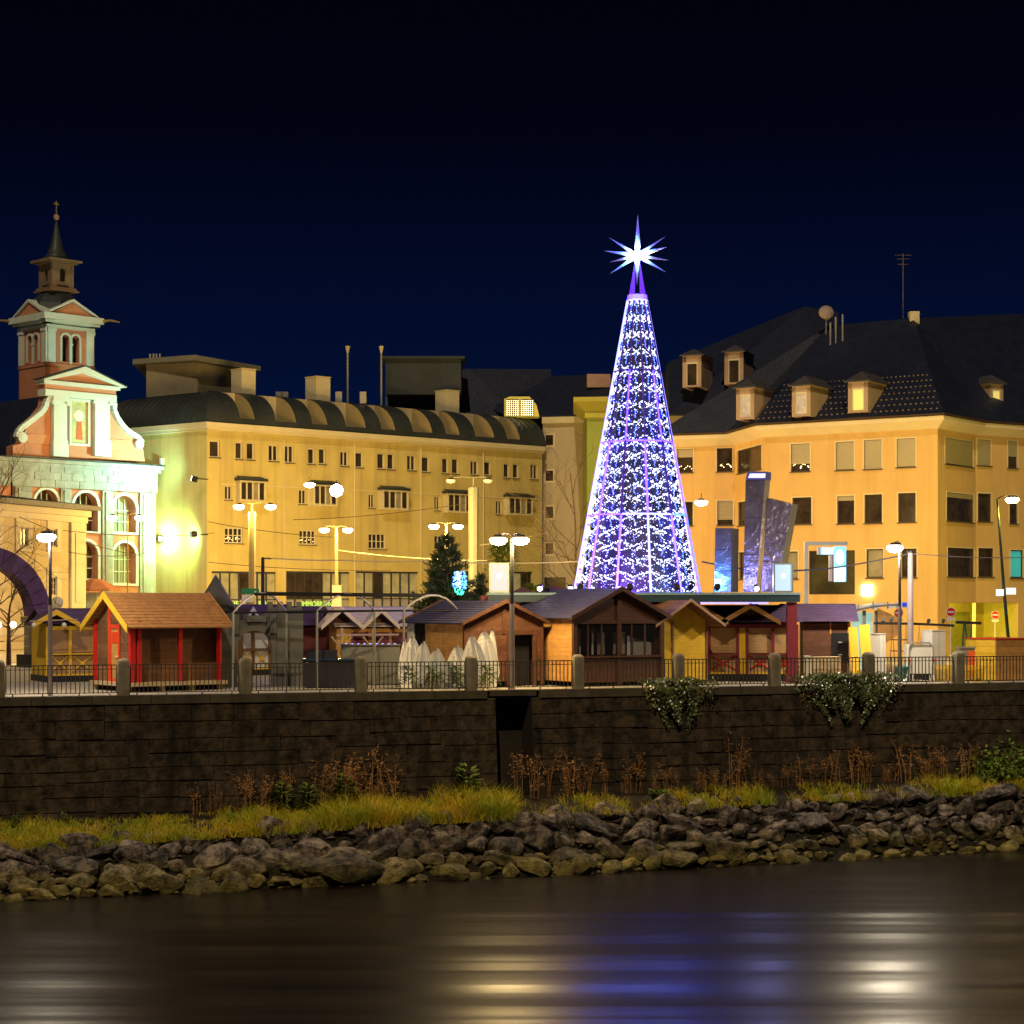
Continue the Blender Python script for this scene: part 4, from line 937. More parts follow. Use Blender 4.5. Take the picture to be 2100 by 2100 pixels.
# bell tower
YTW = 141.0; tc_ = G(115.5, YTW); half = 76*YTW/F/math.sqrt(2); side = 2*half
tw = thing('bell_tower', 'pink church bell tower with arched belfry openings and slender dark spire', 'tower', T(*G(115.5, YTW+half*1.41)) @ RZ(45))
MT = WM[tw.name]
zb_, zs, ze_ = zat(797,YTW), zat(742,YTW), zat(664,YTW)
for k, ang in ((0,0),(1,90),(2,180),(3,270)):
    Mf = MT @ RZ(ang) @ T(-half,-half,0); fz = lambda v: zat(v,YTW)
    class _F: pass
    ar = [(side*.5-.12-.62, side*.5-.12, fz(738), fz(682), 'arch'), (side*.5+.12, side*.5+.12+.62, fz(738), fz(682), 'arch')]
    ft_ = mk('tower_face', wall(_F, 0, side, zs, ze_, ar, .5), terra, tw, Mf)
    mk('plinth', MB().box(-.06,side+.06,-.06,.2,zat(900,YTW),zs-.25).box(-.12,side+.12,-.12,.2,zs-.25,zs-.05), terra, tw, Mf)
    for x in (0.0, side-.62): mk('pilaster', MB().box(x,x+.62,-.14,.0,zs,ze_-.25).box(x-.06,x+.68,-.2,0,ze_-.5,ze_-.25), trim_c, tw, Mf)
    for a in ar:
        mk('arch_trim', archband(a[0],a[1],a[2],a[3],.16,-.1,.02), trim_c, tw, Mf)
    mk('mid_pilaster', MB().box(side*.5-.1,side*.5+.1,-.11,0,zs,fz(704)).box(side*.5-.15,side*.5+.15,-.16,0,fz(704),fz(700)), trim_c, tw, Mf)
    zc_ = ze_-.05
    mk('cornice', MB().box(-.1,side+.1,-.15,.3,ze_-.25,ze_+.0).box(-.4,side+.4,-.42,.3,ze_+.1,ze_+.32).box(-.6,side+.6,-.62,.3,ze_+.32,zat(642,YTW)), trim_c, tw, Mf)
    zq = zat(642,YTW)+.02
    mk('pediment', MB().prism([(-.2+.35,-.35,zq),(side+.2-.35,-.35,zq),(side/2,-.35,zq+.95)],(0,1.2,0)), terra, tw, Mf)
    for sg in (-1,1): mk('raking_cornice', MB().prism([(side/2+sg*(side/2+.1),-.5,zq),(side/2,-.5,zq+1.0),(side/2,-.5,zq+1.18),(side/2+sg*(side/2+.35),-.5,zq)],(0,1.2,0)), trim_c, tw, Mf)
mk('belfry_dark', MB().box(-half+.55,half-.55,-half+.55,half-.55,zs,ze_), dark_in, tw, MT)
for x,y in ((1,-1),(-1,-1)):   # gargoyle-like finials on the eave corners
    p = V((x*(half+.6),y*(half+.6)*( -1 if x*y>0 else 1),zat(645,YTW)))
for sx_,sy_ in ((1,-1),(-1,1)):
    mk('eave_finial', MB().tube([(sx_*(half+.5),sy_*(half+.5),zat(648,YTW)),(sx_*(half+1.0),sy_*(half+1.0),zat(646,YTW)),(sx_*(half+1.45),sy_*(half+1.45),zat(650,YTW))],[.12,.09,.05],6), mat('gilt',(.55,.45,.15),.4,.2,metal=.6), tw, MT)
dz = zat(640,YTW)
mk('dome', MB().lathe([(half*1.25,dz),(half*1.22,dz+.35),(half*1.05,dz+.9),(half*.85,dz+1.35),(half*.62,dz+1.7),(half*.5,dz+2.1),(half*.55,dz+2.35)],8,(0,0,0),None,math.pi/8), roof_m, tw, MT, False)
lz0, lz1 = zat(580,YTW), zat(530,YTW); lh = .90
tim = mat('lantern_timber',(.22,.16,.11),.8,.15)
for ang in (0,90,180,270):
    Mf = MT @ RZ(ang) @ T(-lh,-lh,0)
    mk('lantern_face', wall(None,0,2*lh,lz0,lz1,[(lh-.24,lh+.24,lz0+.45,lz1-.35,'arch')],.2), tim, tw, Mf)
    for x in (0, 2*lh-.2): mk('lantern_pilaster', MB().box(x,x+.2,-.06,0,lz0,lz1), tim, tw, Mf)
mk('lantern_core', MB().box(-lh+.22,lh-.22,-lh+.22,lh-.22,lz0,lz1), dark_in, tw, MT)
mk('lantern_base', MB().box(-lh-.2,lh+.2,-lh-.2,lh+.2,lz0-.2,lz0-.01).box(-lh-.32,lh+.32,-lh-.32,lh+.32,lz0-.32,lz0-.2), tim, tw, MT)
mk('lantern_cornice', MB().box(-lh-.25,lh+.25,-lh-.25,lh+.25,lz1+.01,lz1+.12).box(-lh-.5,lh+.5,-lh-.5,lh+.5,lz1+.12,lz1+.28), tim, tw, MT)
sz_ = lz1+.28; stp = zat(440,YTW)
mk('spire', MB().lathe([(1.25,sz_),(.75,sz_+.5),(.5,sz_+1.1),(.33,sz_+1.8),(.2,sz_+2.5),(.1,stp-.1),(.06,stp+.2)],8), roof_m, tw, MT, True)
bz_ = zat(430,YTW); mk('ball', MB().lathe([(.02,bz_-.25),(.17,bz_-.17),(.24,bz_),(.17,bz_+.17),(.02,bz_+.25)],10), mat('ball_copper',(.4,.27,.2),.5,.1), tw, MT, True)
mk('cross', MB().box(-.035,.035,-.035,.035,bz_+.2,zat(396,YTW)).box(-.2,.2,-.03,.03,zat(404,YTW),zat(402,YTW)+.05), mat('gilt',(.55,.45,.15)), tw, MT)

# small tiled shrine roof beside the church
kq = thing('garden_kiosk', 'small round stone kiosk with red brown hipped roof before the church', 'kiosk', T(*G(195,116)))
mk('drum', MB().lathe([(.95,0),(.95,zat(1215,116))],10), stone_c, kq, WM[kq.name]); mk('roof', MB().lathe([(1.55,zat(1212,116)),(1.5,zat(1208,116)),(.55,zat(1190,116)),(.3,zat(1187,116))],8), mat('tile_red',(.30,.12,.06),.8,.2,3), kq, WM[kq.name])

# ---------------------------------------------------------------- cream house at the left edge
LFa = Fac(G(-60,98), G(172,108.5))
lh_ = thing('cream_house', 'cream yellow house with small paned windows at the left edge behind stone arch', 'building', LFa.M)
lops = []
lz = zat(1048,108.5)
for u0,v0,u1,v1 in ((41,1082,56,1119),(105,1085,115,1121),(105,1183,115,1221),(-20,1080,-5,1117)):
    r = LFa.rect(u0,v0,u1,v1); r = (r[0]-.02,r[1]+.05,r[2],r[3]); lops.append(r); window(lh_, LFa, r, .12, 2, 3, trim_o, glass_d, ft=.05, sill=None)
    a,b,c,d = r; mk('window_surround', MB().box(a-.42,a-.02,-.05,0,c-.3,d+.55).box(b+.02,b+.42,-.05,0,c-.3,d+.55).box(a-.02,b+.02,-.05,0,d+.02,d+.55).box(a-.02,b+.02,-.05,0,c-.3,c-.02), plaster_lt, lh_, LFa.M)
r = LFa.rect(-8,1300,8,1370); lops.append(r); window(lh_, LFa, r, .2, 1, 1, wood_or, wood_or, sill=None)
mk('front_wall', wall(LFa, 0, LFa.L, 0, lz, lops, .15), plaster_l, lh_, LFa.M)
mk('side_wall', MB().quad((LFa.L,0,0),(LFa.L,9,0),(LFa.L,9,lz),(LFa.L,0,lz)).quad((0,0,0),(0,9,0),(0,9,lz),(0,0,lz)).quad((0,9,0),(LFa.L,9,0),(LFa.L,9,lz),(0,9,lz)), plaster_l, lh_, LFa.M)
s_ = LFa.L
mk('corner_pilaster', MB().box(s_-1.5,s_+.02,-.12,-.0,2.6,lz-.7).box(s_-1.1,s_-.4,-.16,-.12,3.2,lz-1.3), plaster_lt, lh_, LFa.M)
mk('cornice', MB().box(0,s_+.25,-.35,0,lz-.35,lz).box(0,s_+.15,-.18,0,lz-.7,lz-.35), plaster_lt, lh_, LFa.M)
for z0,z1 in ((zat(1290,103),zat(1282,103)),(zat(1345,103),zat(1338,103))): mk('band', MB().box(0,s_-1.5,-.09,0,z0-.3,z1), plaster_lt, lh_, LFa.M)
zz = .2
while zz < zat(1300,103): mk('rusticated_course', MB().box(0,s_-1.55,-.05,-.002,zz,zz+.42), plaster_l, lh_, LFa.M); zz += .47
mk('roof', MB().add([(0,-.75,lz+.02),(s_+.7,-.75,lz+.02),(s_+.7,-.75,lz+.28),(0,-.75,lz+.28),(0,5,lz+1.0),(s_-3,5,lz+1.0),(s_+.7,10,lz+.28)],[(0,1,2,3),(3,2,5,4),(2,6,5)]).box(0,s_+.69,-.7,9,lz+.005,lz+.02), roof_d, lh_, LFa.M)
mk('vent_pipe', MB().tube([(LFa.loc(57)[0],1,lz+.3),(LFa.loc(57)[0],1,lz+1.3)],.06,5), steel_d, lh_, LFa.M)
# ================================================================ PLAZA
# ---- free standing stone arch at the left edge
_d = V((.766,.643,0)); _e = V((-22.8,94,0)); AF = Fac(_e - _d*6.86, _e)
ag = thing('stone_arch', 'round stone gateway arch with purple lit voussoirs at the left edge', 'arch', AF.M @ T(3.43,0))
AR, AI, zsp, DEP = 3.43, 2.55, 2.5, 1.15
nv = 15
for i in range(nv):
    a0, a1 = math.pi*i/nv+.004, math.pi*(i+1)/nv-.004; o = .02*(i%2)
    p = [(3.43-AI*math.cos(a0),-o,zsp+AI*math.sin(a0)),(3.43-AR*math.cos(a0),-o,zsp+AR*math.sin(a0)),(3.43-AR*math.cos((a0+a1)/2)*1.0,-o,zsp+AR*math.sin((a0+a1)/2)),(3.43-AR*math.cos(a1),-o,zsp+AR*math.sin(a1)),(3.43-AI*math.cos(a1),-o,zsp+AI*math.sin(a1)),(3.43-AI*math.cos((a0+a1)/2),-o,zsp+AI*math.sin((a0+a1)/2))]
    mk('voussoir', MB().prism(p,(0,DEP,0)), purple_lit_st, ag, AF.M)
for x0 in (0, 3.43+AI):
    z = 0; k = 0
    while z < zsp-.3:
        h = min(.5, zsp-.28-z); mk('stone', MB().box(x0+.012,x0+AR-AI-.012,-.02*(k%2),DEP,z+.012,z+h), arch_st, ag, AF.M); z += h; k += 1
    mk('impost', MB().box(x0-.12,x0+AR-AI+.12,-.1,DEP+.1,zsp-.27,zsp-.005), arch_st, ag, AF.M)
mk('base_stone', MB().box(3.43+AI-.25,6.86+.4,-.5,DEP+.3,0,.62), wood_dk if False else steel_d, ag, AF.M)

# ---- generic gable hut: gable wall at y=0 between x=0 and W, ridge along y
def roof_slope(root, W, L, ze, zr, ohg, ohe, left, m, M, rows=9, ohb=.25):
    mb = MB(); hw = W/2; k = (zr-ze)/hw; ex = -ohe; ez = ze - k*ohe
    f = (lambda x: x) if left else (lambda x: W - x)
    for i in range(rows):
        xa = ex + (hw-ex)*i/rows; xb = ex + (hw-ex)*(i+1)/rows + .03; za = ez + k*(xa-ex) + .055; zb = ez + k*(xb-ex) + .025
        a, b = f(xa), f(min(xb, hw))
        mb.add([(a,-ohg,za),(a,L+ohb,za),(b,L+ohb,zb),(b,-ohg,zb),(a,-ohg,za-.05),(a,L+ohb,za-.05),(b,L+ohb,zb-.06),(b,-ohg,zb-.06)],[(0,1,2,3),(4,7,6,5),(0,4,5,1),(0,3,7,4),(1,5,6,2)])
    return mk('roof_slope', mb, m, root, M)
def barge(root, W, ze, zr, ohg, ohe, h, m, M, y=None):
    hw = W/2; k = (zr-ze)/hw; y = -ohg if y is None else y
    for f in (lambda x: x, lambda x: W-x):
        mk('barge_board', MB().prism([(f(-ohe-.04),y,ze-k*ohe+.09),(f(hw),y,zr+.10),(f(hw),y,zr+.10-h*1.15),(f(-ohe-.04),y,ze-k*ohe+.09-h)],(0,-.045,0)), m, root, M)
def planks(root, M, x0, x1, z0, z1, h, m, gable=None, proud=.0, skip=None, y=0.0):
    z = z0
    while z < z1 - .02:
        zt = min(z + h, z1); a0,b0,a1,b1 = x0,x1,x0,x1
        if gable:
            ze, zr, W = gable
            sh = lambda q: max(0, (q-ze)/(zr-ze))*W/2
            a0, b0, a1, b1 = x0+sh(z), x1-sh(z), x0+sh(zt), x1-sh(zt)
        g = .008
        if b0 - a0 > .1:
            segs = [(a0,b0,a1,b1)]
            if skip and skip[2] < (z+zt)/2 < skip[3]: segs = [(a0,skip[0],a1,skip[0]),(skip[1],b0,skip[1],b1)]
            for s0,t0,s1,t1 in segs:
                if t0-s0 < .05: continue
                if t1 <= s1: t1 = s1 = (s1+t1)/2
                mk('plank', MB().add([(s0,y-.03,z+g),(t0,y-.03,z+g),(t1,y-.03,zt-g),(s1,y-.03,zt-g),(s0,y-.022,z),(t0,y-.022,z),(t1,y-.022,zt),(s1,y-.022,zt),(s0,y+.02,z),(t0,y+.02,z),(t1,y+.02,zt),(s1,y+.02,zt)],
                    [(0,1,2,3),(4,5,1,0),(3,2,6,7),(8,9,5,4),(7,6,10,11),(0,3,7,4),(1,5,6,2),(11,10,9,8)]), m, root, M)
        z = zt
def shell(root, M, W, L, ze, zr, m, faces):
    mb = MB()
    if 'back' in faces: mb.poly([(0,L,0),(W,L,0),(W,L,ze),(W/2,L,zr),(0,L,ze)])
    if 'left' in faces: mb.quad((.02,0,0),(.02,L,0),(.02,L,ze),(.02,0,ze))
    if 'right' in faces: mb.quad((W-.02,0,0),(W-.02,L,0),(W-.02,L,ze),(W-.02,0,ze))
    mk('rear_walls', mb, m, root, M)
Mside_l = lambda M, L: M @ T(0, L) @ RZ(-90)           # left wall frame: x from far to near
Mside_r = lambda M, W: M @ T(W, 0) @ RZ(90)            # right wall frame: x from near to far

# hut 1: red framed log hut
n0 = G(272, 67.6); ang = 38; W1, L1 = 2.85, 3.55
M1 = T(*n0) @ RZ(ang) @ T(0, W1) @ RZ(-90)
h1 = thing('log_hut', 'log hut with bright red posts, red framed door and copper shingle roof', 'market hut', M1 @ T(W1/2, L1/2))
ze, zr = 2.55, 3.5
mk('floor_platform', MB().box(-.15,W1+.15,-.25,L1+.2,.2,.34), wood_pl, h1, M1)
for x,y in ((.1,-.1),(W1-.1,-.1),(W1-.1,1.2),(W1-.1,2.4),(W1-.1,L1),(.1,L1)): mk('leg', MB().box(x-.08,x+.08,y-.08,y+.08,0,.2), wood_pl, h1, M1)
planks(h1, M1, 0, W1, .34, zr-.02, .27, wood_br, (ze,zr,W1), skip=(1.15,1.95,.34,2.35))
planks(h1, Mside_r(M1,W1) , 0, L1, .34, ze, .27, wood_br, y=.45)
shell(h1, M1, W1, L1, ze, zr, wood_dk, ('back','left'))
for x in (0, W1): mk('corner_post', MB().box(x-.09,x+.09,-.12,.06,.34,ze), red_p, h1, M1)
for y in (.22, 1.85, L1-.1): mk('veranda_post', MB().box(W1-.02,W1+.12,y-.075,y+.075,.34,ze-.02), red_p, h1, M1)
mk('gable_post', MB().box(1.02,1.17,-.07,.0,.34,zr-.35), ored_p, h1, M1)
dr = mk('door', MB().box(1.2,1.94,-.045,-.01,.34,2.3), wood_or, h1, M1)
mk('frame', MB().box(1.171,1.28,-.085,-.046,.34,2.4).box(1.86,1.97,-.085,-.046,.34,2.4).box(1.28,1.86,-.085,-.046,2.25,2.4).box(1.28,1.86,-.085,-.046,.34,.44), ored_p, dr, M1)
mk('door_panel', MB().box(1.33,1.83,-.06,-.046,1.72,2.12), ored_p, dr, M1); mk('handle', MB().tube([(1.80,-.06,1.25),(1.80,-.12,1.25),(1.70,-.12,1.25)],.02,6), white_p, dr, M1)
for l in (True, False): roof_slope(h1, W1, L1, ze, zr, .42, .42, l, sh_or, M1, 11)
barge(h1, W1, ze, zr, .42, .42, .24, wood_ye, M1); barge(h1, W1, ze, zr, .42, .42, .2, sh_or, M1, L1+.3)

# front hut: long side toward the river, with gablets over the counter
def stall_braces(mb, x0, x1, z0, z1, y):
    for p,q in (((x0,z0),(x1,z1)),((x0,z1),(x1,z0))):
        mb.tube([(p[0],y,p[1]),(q[0],y,q[1])], .035, 4)
    mb.lathe([(.09,0),(.09,.05),(.01,.051)], 10, ((x0+x1)/2, y-.02, (z0+z1)/2), RX(90))
def counter_hut(name, label, M, W, D, ze, zr, roofm, bays, frame_m, shut_m, xm, gablets, barge_m, zc=1.15, base=.25, shelf=None, rows=8, sidem=None):
    t = thing(name, label, 'market hut', M @ T(W/2, D/2))
    hw = D/2; k = (zr-ze)/(hw+.4)
    for s in (0,1):
        mb = MB()
        for i in range(rows):
            y0 = -.4 + (hw+.4)*i/rows; y1 = -.4 + (hw+.4)*(i+1)/rows + .02; z0 = ze + (zr-ze)*i/rows; z1 = ze + (zr-ze)*(i+1)/rows - .02
            f = (lambda q: q) if s == 0 else (lambda q: D-q)
            mb.add([(-.2,f(y0),z0+.05),(W+.2,f(y0),z0+.05),(W+.2,f(y1),z1+.03),(-.2,f(y1),z1+.03),(-.2,f(y0),z0),(W+.2,f(y0),z0),(W+.2,f(y1),z1-.02),(-.2,f(y1),z1-.02)],[(0,1,2,3),(4,7,6,5),(0,4,5,1),(0,3,7,4),(1,5,6,2)])
        mk('roof_slope', mb, roofm, t, M)
    side = MB()
    for x in (0, W): side.poly([(x,0,0),(x,D,0),(x,D,ze),(x,hw,zr-.05),(x,0,ze)])
    side.quad((0,D,0),(W,D,0),(W,D,ze),(0,D,ze))
    mk('side_walls', side, sidem or frame_m, t, M)
    mk('floor', MB().box(-.05,W+.05,-.1,D,0,base), steel_d, t, M)
    mk('head_beam', MB().box(0,W,-.08,.06,ze-.24,ze-.08), frame_m, t, M)
    x = 0
    for i,(wd,kind) in enumerate(bays):
        a, b = x+.06, x+wd-.06
        mk('post', MB().box(x-.06,x+.06,-.1,.08,base,ze-.1), frame_m, t, M)
        if kind == 'p': mk('boarding', MB().box(a,b,-.05,0,base,ze-.24), wood_ye, t, M)
        if kind in 's':
            sh = MB(); n = 9
            for j in range(n): z0 = zc+.02+(ze-.26-zc)*j/n; z1 = zc+.02+(ze-.26-zc)*(j+1)/n; sh.add([(a,-.012,z0+.006),(b,-.012,z0+.006),(b,-.012,z1-.006),(a,-.012,z1-.006),(a,.0,z0),(b,.0,z0),(b,0,z1),(a,0,z1)],[(0,1,2,3),(4,5,1,0),(3,2,6,7)])
            mk('shutter', sh, shut_m, t, M)
            cp_ = mk('counter_front', MB().box(a,b,-.04,.0,base+.08,zc-.05), shut_m, t, M); br = MB(); stall_braces(br, a+.05, b-.05, base+.18, zc-.12, -.065); mk('cross_brace', br, xm, cp_, M)
            mk('counter_top', MB().box(x,x+wd,-.24,-.045,zc-.05,zc), frame_m, t, M); mk('kick_board', MB().box(a,b,-.07,-.041,base,base+.075), wood_ye, t, M)
        x += wd
    mk('post', MB().box(x-.06,x+.06,-.1,.08,base,ze-.1), frame_m, t, M)
    for xg, wg, zp in gablets:
        zg0 = ze + .02
        for sg in (-1,1):
            mk('gablet_roof', MB().add([(xg,-.7,zp),(xg+sg*wg,-.7,zg0),(xg+sg*wg,.6,zg0),(xg,hw*.9,zp),(xg,-.7,zp-.06),(xg+sg*wg,-.7,zg0-.06),(xg+sg*wg,.6,zg0-.06),(xg,hw*.9,zp-.06)],[(0,1,2,3),(4,7,6,5),(0,4,5,1),(1,5,6,2)]), roofm, t, M)
            mk('barge_board', MB().prism([(xg,-.72,zp+.07),(xg+sg*(wg+.05),-.72,zg0+.05),(xg+sg*(wg+.05),-.72,zg0-.14),(xg,-.72,zp-.15)],(0,-.04,0)), barge_m, t, M)
        mk('gablet_board', MB().prism([(xg-wg*.85,-.1,zg0),(xg+wg*.85,-.1,zg0),(xg,-.1,zp-.1)],(0,.05,0)), wood_dk, t, M)
    return t
def frame_between(u0,Y0,u1,Y1):
    f = Fac(G(u0,Y0), G(u1,Y1)); return f.M, f.L
Mh, Lh = frame_between(96,76,192,76.9)
h2 = counter_hut('small_stall', 'small shuttered stall with yellow gable boards under the left lamp post', Mh, Lh, 2.4, 2.33, 2.95, sh_pu, [(.08,'p'),(.85,'s'),(Lh-.93,'s')], wood_ye, mat('shutter_tan',(.40,.24,.12),.7,.1,3), wood_ye, [(.2,.88,2.85)], wood_ye)
lo = mk('string_lamp_bar', MB().tube([(-.9,-.9,2.45),(1.0,-.9,2.52)],.02,5), wood_pl, h2, Mh)
for x in (-.75,.45): mk('globe', MB().lathe([(.02,-.1),(.08,-.06),(.1,0),(.08,.06),(.02,.1)],8,(x,-.92,2.3)), white_p, h2, Mh, True)
Mh, Lh = frame_between(494,83,612,84.5)
counter_hut('shuttered_stall', 'dark roofed stall with pale slatted shutters seen through the castle gateway', Mh, Lh, 2.6, 2.1, 3.1, mat('roof_violet',(.07,.04,.11),.6,.2), [(.55,'s'),(.8,'s'),(Lh-1.35,'s')], wood_br, mat('shutter_blue_white',(.62,.66,.80),.6,.06), wood_ye, [(.25,.5,2.95)], mat('barge_grey',(.5,.46,.5),.7,.1))
Mh, Lh = frame_between(612,82,698,83)
counter_hut('violet_roof_stall', 'wine red stall with violet roof behind the middle pipe hoop', Mh, Lh, 2.8, 2.2, 3.02, mat('roof_violet',(.07,.04,.11),.6,.2), [(Lh*.7,'s'),(Lh*.3,'s')], mat('paint_wine',(.16,.03,.035),.6,.15), mat('shutter_wine',(.13,.032,.036),.7,.12,3), wood_dk, [], wood_or)
Mh, Lh = frame_between(692,81,848,82)
h5 = counter_hut('pale_roof_stall', 'stall with pale roof and cream forked posts behind the grey counter', Mh, Lh, 2.8, 2.15, 3.0, sh_pa, [(.5,'p'),(.9,'s'),(.9,'s'),(Lh-2.3,'s')], wood_or, mat('shutter_mauve',(.20,.06,.09),.7,.12,3), wood_ye, [(.05,.85,2.95),(1.75,.75,2.9)], mat('barge_white',(.72,.64,.56),.7,.08))
for u in (694, 757):
    x = (u-692)/156*Lh; fp = MB().box(x-.05,x+.05,-.75,-.65,0,2.1)
    for sg in (-1,1): fp.tube([(x,-.7,1.2),(x+sg*.45,-.7,1.75)],.04,4)
    mk('forked_post', fp, wood_pl, h5, Mh)
mk('eave_beam', MB().box(-.2,Lh*.75,-.75,-.65,1.78,1.86), mat('beam_rose',(.5,.36,.38),.7,.1), h5, Mh)

# hut 6: dark roof hut with honey boarded side
W6, L6 = 3.4, 4.4; M6 = T(*G(953,71.0)) @ RZ(32)
h6 = thing('honey_hut', 'hut with honey coloured side wall, dark slate roof and black open doorway', 'market hut', M6 @ T(W6/2, L6/2))
ze, zr = 2.47, 3.22
planks(h6, M6, 0, W6, .2, zr-.02, .16, wood_dk, (ze,zr,W6), skip=(1.95,3.05,.0,1.95))
ml = Mside_l(M6, L6); planks(h6, ml, 0, L6*.70-.04, .2, ze, .16, wood_or, y=.0) if False else None
planks(h6, ml, L6*.33, L6, .2, ze, .16, wood_or)
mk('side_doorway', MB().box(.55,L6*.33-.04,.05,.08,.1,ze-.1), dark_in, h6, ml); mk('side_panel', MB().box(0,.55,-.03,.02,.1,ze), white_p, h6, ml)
shell(h6, M6, W6, L6, ze, zr, wood_dk, ('back','right'))
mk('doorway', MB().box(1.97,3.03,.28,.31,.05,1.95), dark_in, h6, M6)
for x in (0, 1.9, 3.08, W6): mk('post', MB().box(x-.06,x+.06,-.07,.05,.05,ze if x in (0,W6) else 2.0), wood_dk, h6, M6)
mk('gable_post', MB().box(W6/2-.06,W6/2+.06,-.06,-.031,2.0,zr-.15), wood_dk, h6, M6)
for l in (True, False): roof_slope(h6, W6, L6, ze, zr, .22, .22, l, sh_dk, M6, 10)
barge(h6, W6, ze, zr, .22, .22, .13, wood_dk, M6); barge(h6, W6, ze, zr, .22, .22, .12, wood_dk, M6, L6+.3)
mk('pull_lights', MB().tube([(.55,-.06,1.55),(.55,-.06,1.75)],.02,4), wood_pl, h6, M6)

# hut 7: big glazed brown hut
W7, L7 = 4.05, 4.6; M7 = T(*G(1178,71.6)) @ RZ(32)
h7 = thing('glazed_hut', 'big brown gabled hut with wide front window and blue lit slate roof', 'market hut', M7 @ T(W7/2, L7/2))
ze, zr = 2.72, 3.70
planks(h7, M7, 0, W7, .15, 1.12, .16, wood_dk); planks(h7, M7, 0, W7, 2.5, zr-.02, .16, wood_dk, (ze,zr,W7))
for x in (0.0, W7/2, W7): mk('post', MB().box(x-.09,x+.09,-.08,.06,.05,ze if x != W7/2 else zr-.12), wood_dk, h7, M7)
mk('lintel', MB().box(.09,W7-.09,-.06,.05,2.38,2.52), wood_dk, h7, M7); mk('window_sill', MB().box(-.02,W7+.02,-.16,-.032,1.09,1.16), wood_dk, h7, M7)
gl = mat('hut_glass',(.05,.05,.06),.05,0); gl.node_tree.nodes['Principled BSDF'].inputs['Alpha'].default_value = .16
for a,b in ((.09,W7/2-.09),(W7/2+.09,W7-.09)):
    gw = mk('glazing', MB().box(a,b,-.01,.0,1.16,2.38), gl, h7, M7)
    for t in (.28,.62): mk('mullion', MB().box(a+(b-a)*t-.025,a+(b-a)*t+.025,-.03,.03,1.16,2.38), wood_dk, gw, M7)
mk('inner_wall', MB().quad((.1,1.6,.2),(W7-.1,1.6,.2),(W7-.1,1.6,2.7),(.1,1.6,2.7)), wood_dk, h7, M7)
for x,w_,m in ((.55,.07,white_p),(1.15,.06,white_p),(1.42,.30,blind_m),(2.15,.55,blind_m)): mk('inner_shutter', MB().box(x,x+w_,.5,.55,1.2,2.2 if w_<.2 else 2.05), m, h7, M7)
mk('inner_banner', MB().add([(2.75,.45,1.15),(W7-.15,.45,1.15),(W7-.15,.45,1.62),(2.75,.45,1.92)],[(0,1,2,3)]), white_p, h7, M7)
mk('inner_counter', MB().box(.15,W7-.15,.3,.7,.2,1.1), wood_br, h7, M7)
planks(h7, Mside_l(M7,L7), 0, L7, .2, ze, .16, wood_or)
shell(h7, M7, W7, L7, ze, zr, wood_dk, ('back','right'))
for l in (True, False): roof_slope(h7, W7, L7, ze, zr, .25, .28, l, sh_dk, M7, 12)
barge(h7, W7, ze, zr, .25, .28, .15, wood_dk, M7); barge(h7, W7, ze, zr, .25, .28, .14, wood_dk, M7, L7+.3)

# hut 9: bright yellow hut
W9, L9 = 2.55, 3.0; M9 = T(*G(1339,74.4)) @ RZ(30)
h9 = thing('yellow_hut', 'bright yellow boarded hut with deep brown gable overhang', 'market hut', M9 @ T(W9/2, L9/2))
ze, zr = 2.45, 3.24
planks(h9, M9, 0, W9, .1, zr-.03, .15, wood_ye, (ze,zr,W9)); shell(h9, M9, W9, L9, ze, zr, wood_ye, ('back','left','right'))
for x in (0, W9*.36, W9): mk('post', MB().box(x-.045,x+.045,-.06,.04,.05,ze), wood_br, h9, M9)
for l in (True, False): roof_slope(h9, W9, L9, ze, zr, .75, .35, l, wood_br, M9, 8)
barge(h9, W9, ze, zr, .75, .35, .1, mat('barge_rose',(.5,.3,.2),.7,.1), M9)
# hut 10 and 11
Mh, Lh = frame_between(1454,76.9,1634,76.9)
counter_hut('maroon_stall', 'stall with maroon posts, tan shutters and red crossed counter fronts under the platform end', Mh, Lh, 3.0, 2.4, 3.08, sh_pu, [(1.15,'s'),(.38,'p'),(1.05,'s'),(Lh-2.58,'s')], maroon, mat('shutter_tan2',(.48,.30,.14),.7,.1,3), red_p, [(-.35,1.0,3.0),(1.6,1.15,3.1)], mat('barge_orange',(.42,.22,.09),.7,.1), zc=1.12, base=.3, sidem=wood_or)
Mh, Lh = frame_between(1646,77.5,1742,77.3)
h11 = thing('brown_hut', 'plain brown boarded hut with purple roof right of the maroon platform column', 'market hut', Mh @ T(Lh/2, 1.5))
planks(h11, Mh, 0, Lh, .2, 2.35, .2, wood_dk)
mb = MB()
for i in range(9):
    y0, y1 = -.35+1.85*i/9, -.35+1.85*(i+1)/9+.02; z0, z1 = 2.42+.7*i/9, 2.42+.7*(i+1)/9-.02
    mb.add([(-.9,y0,z0+.05),(Lh+.35,y0,z0+.05),(Lh+.35,y1,z1+.03),(-.9,y1,z1+.03),(-.9,y0,z0),(Lh+.35,y0,z0),(Lh+.35,y1,z1),(-.9,y1,z1)],[(0,1,2,3),(0,4,5,1),(4,7,6,5),(1,5,6,2)])
mk('roof_slope', mb, sh_pu, h11, Mh); mk('roof_slope', MB().prism([(-.9,1.5,3.08),(Lh+.35,1.5,3.08),(Lh+.35,3.3,2.42),(-.9,3.3,2.42)],(0,0,.06)), sh_pu, h11, Mh)
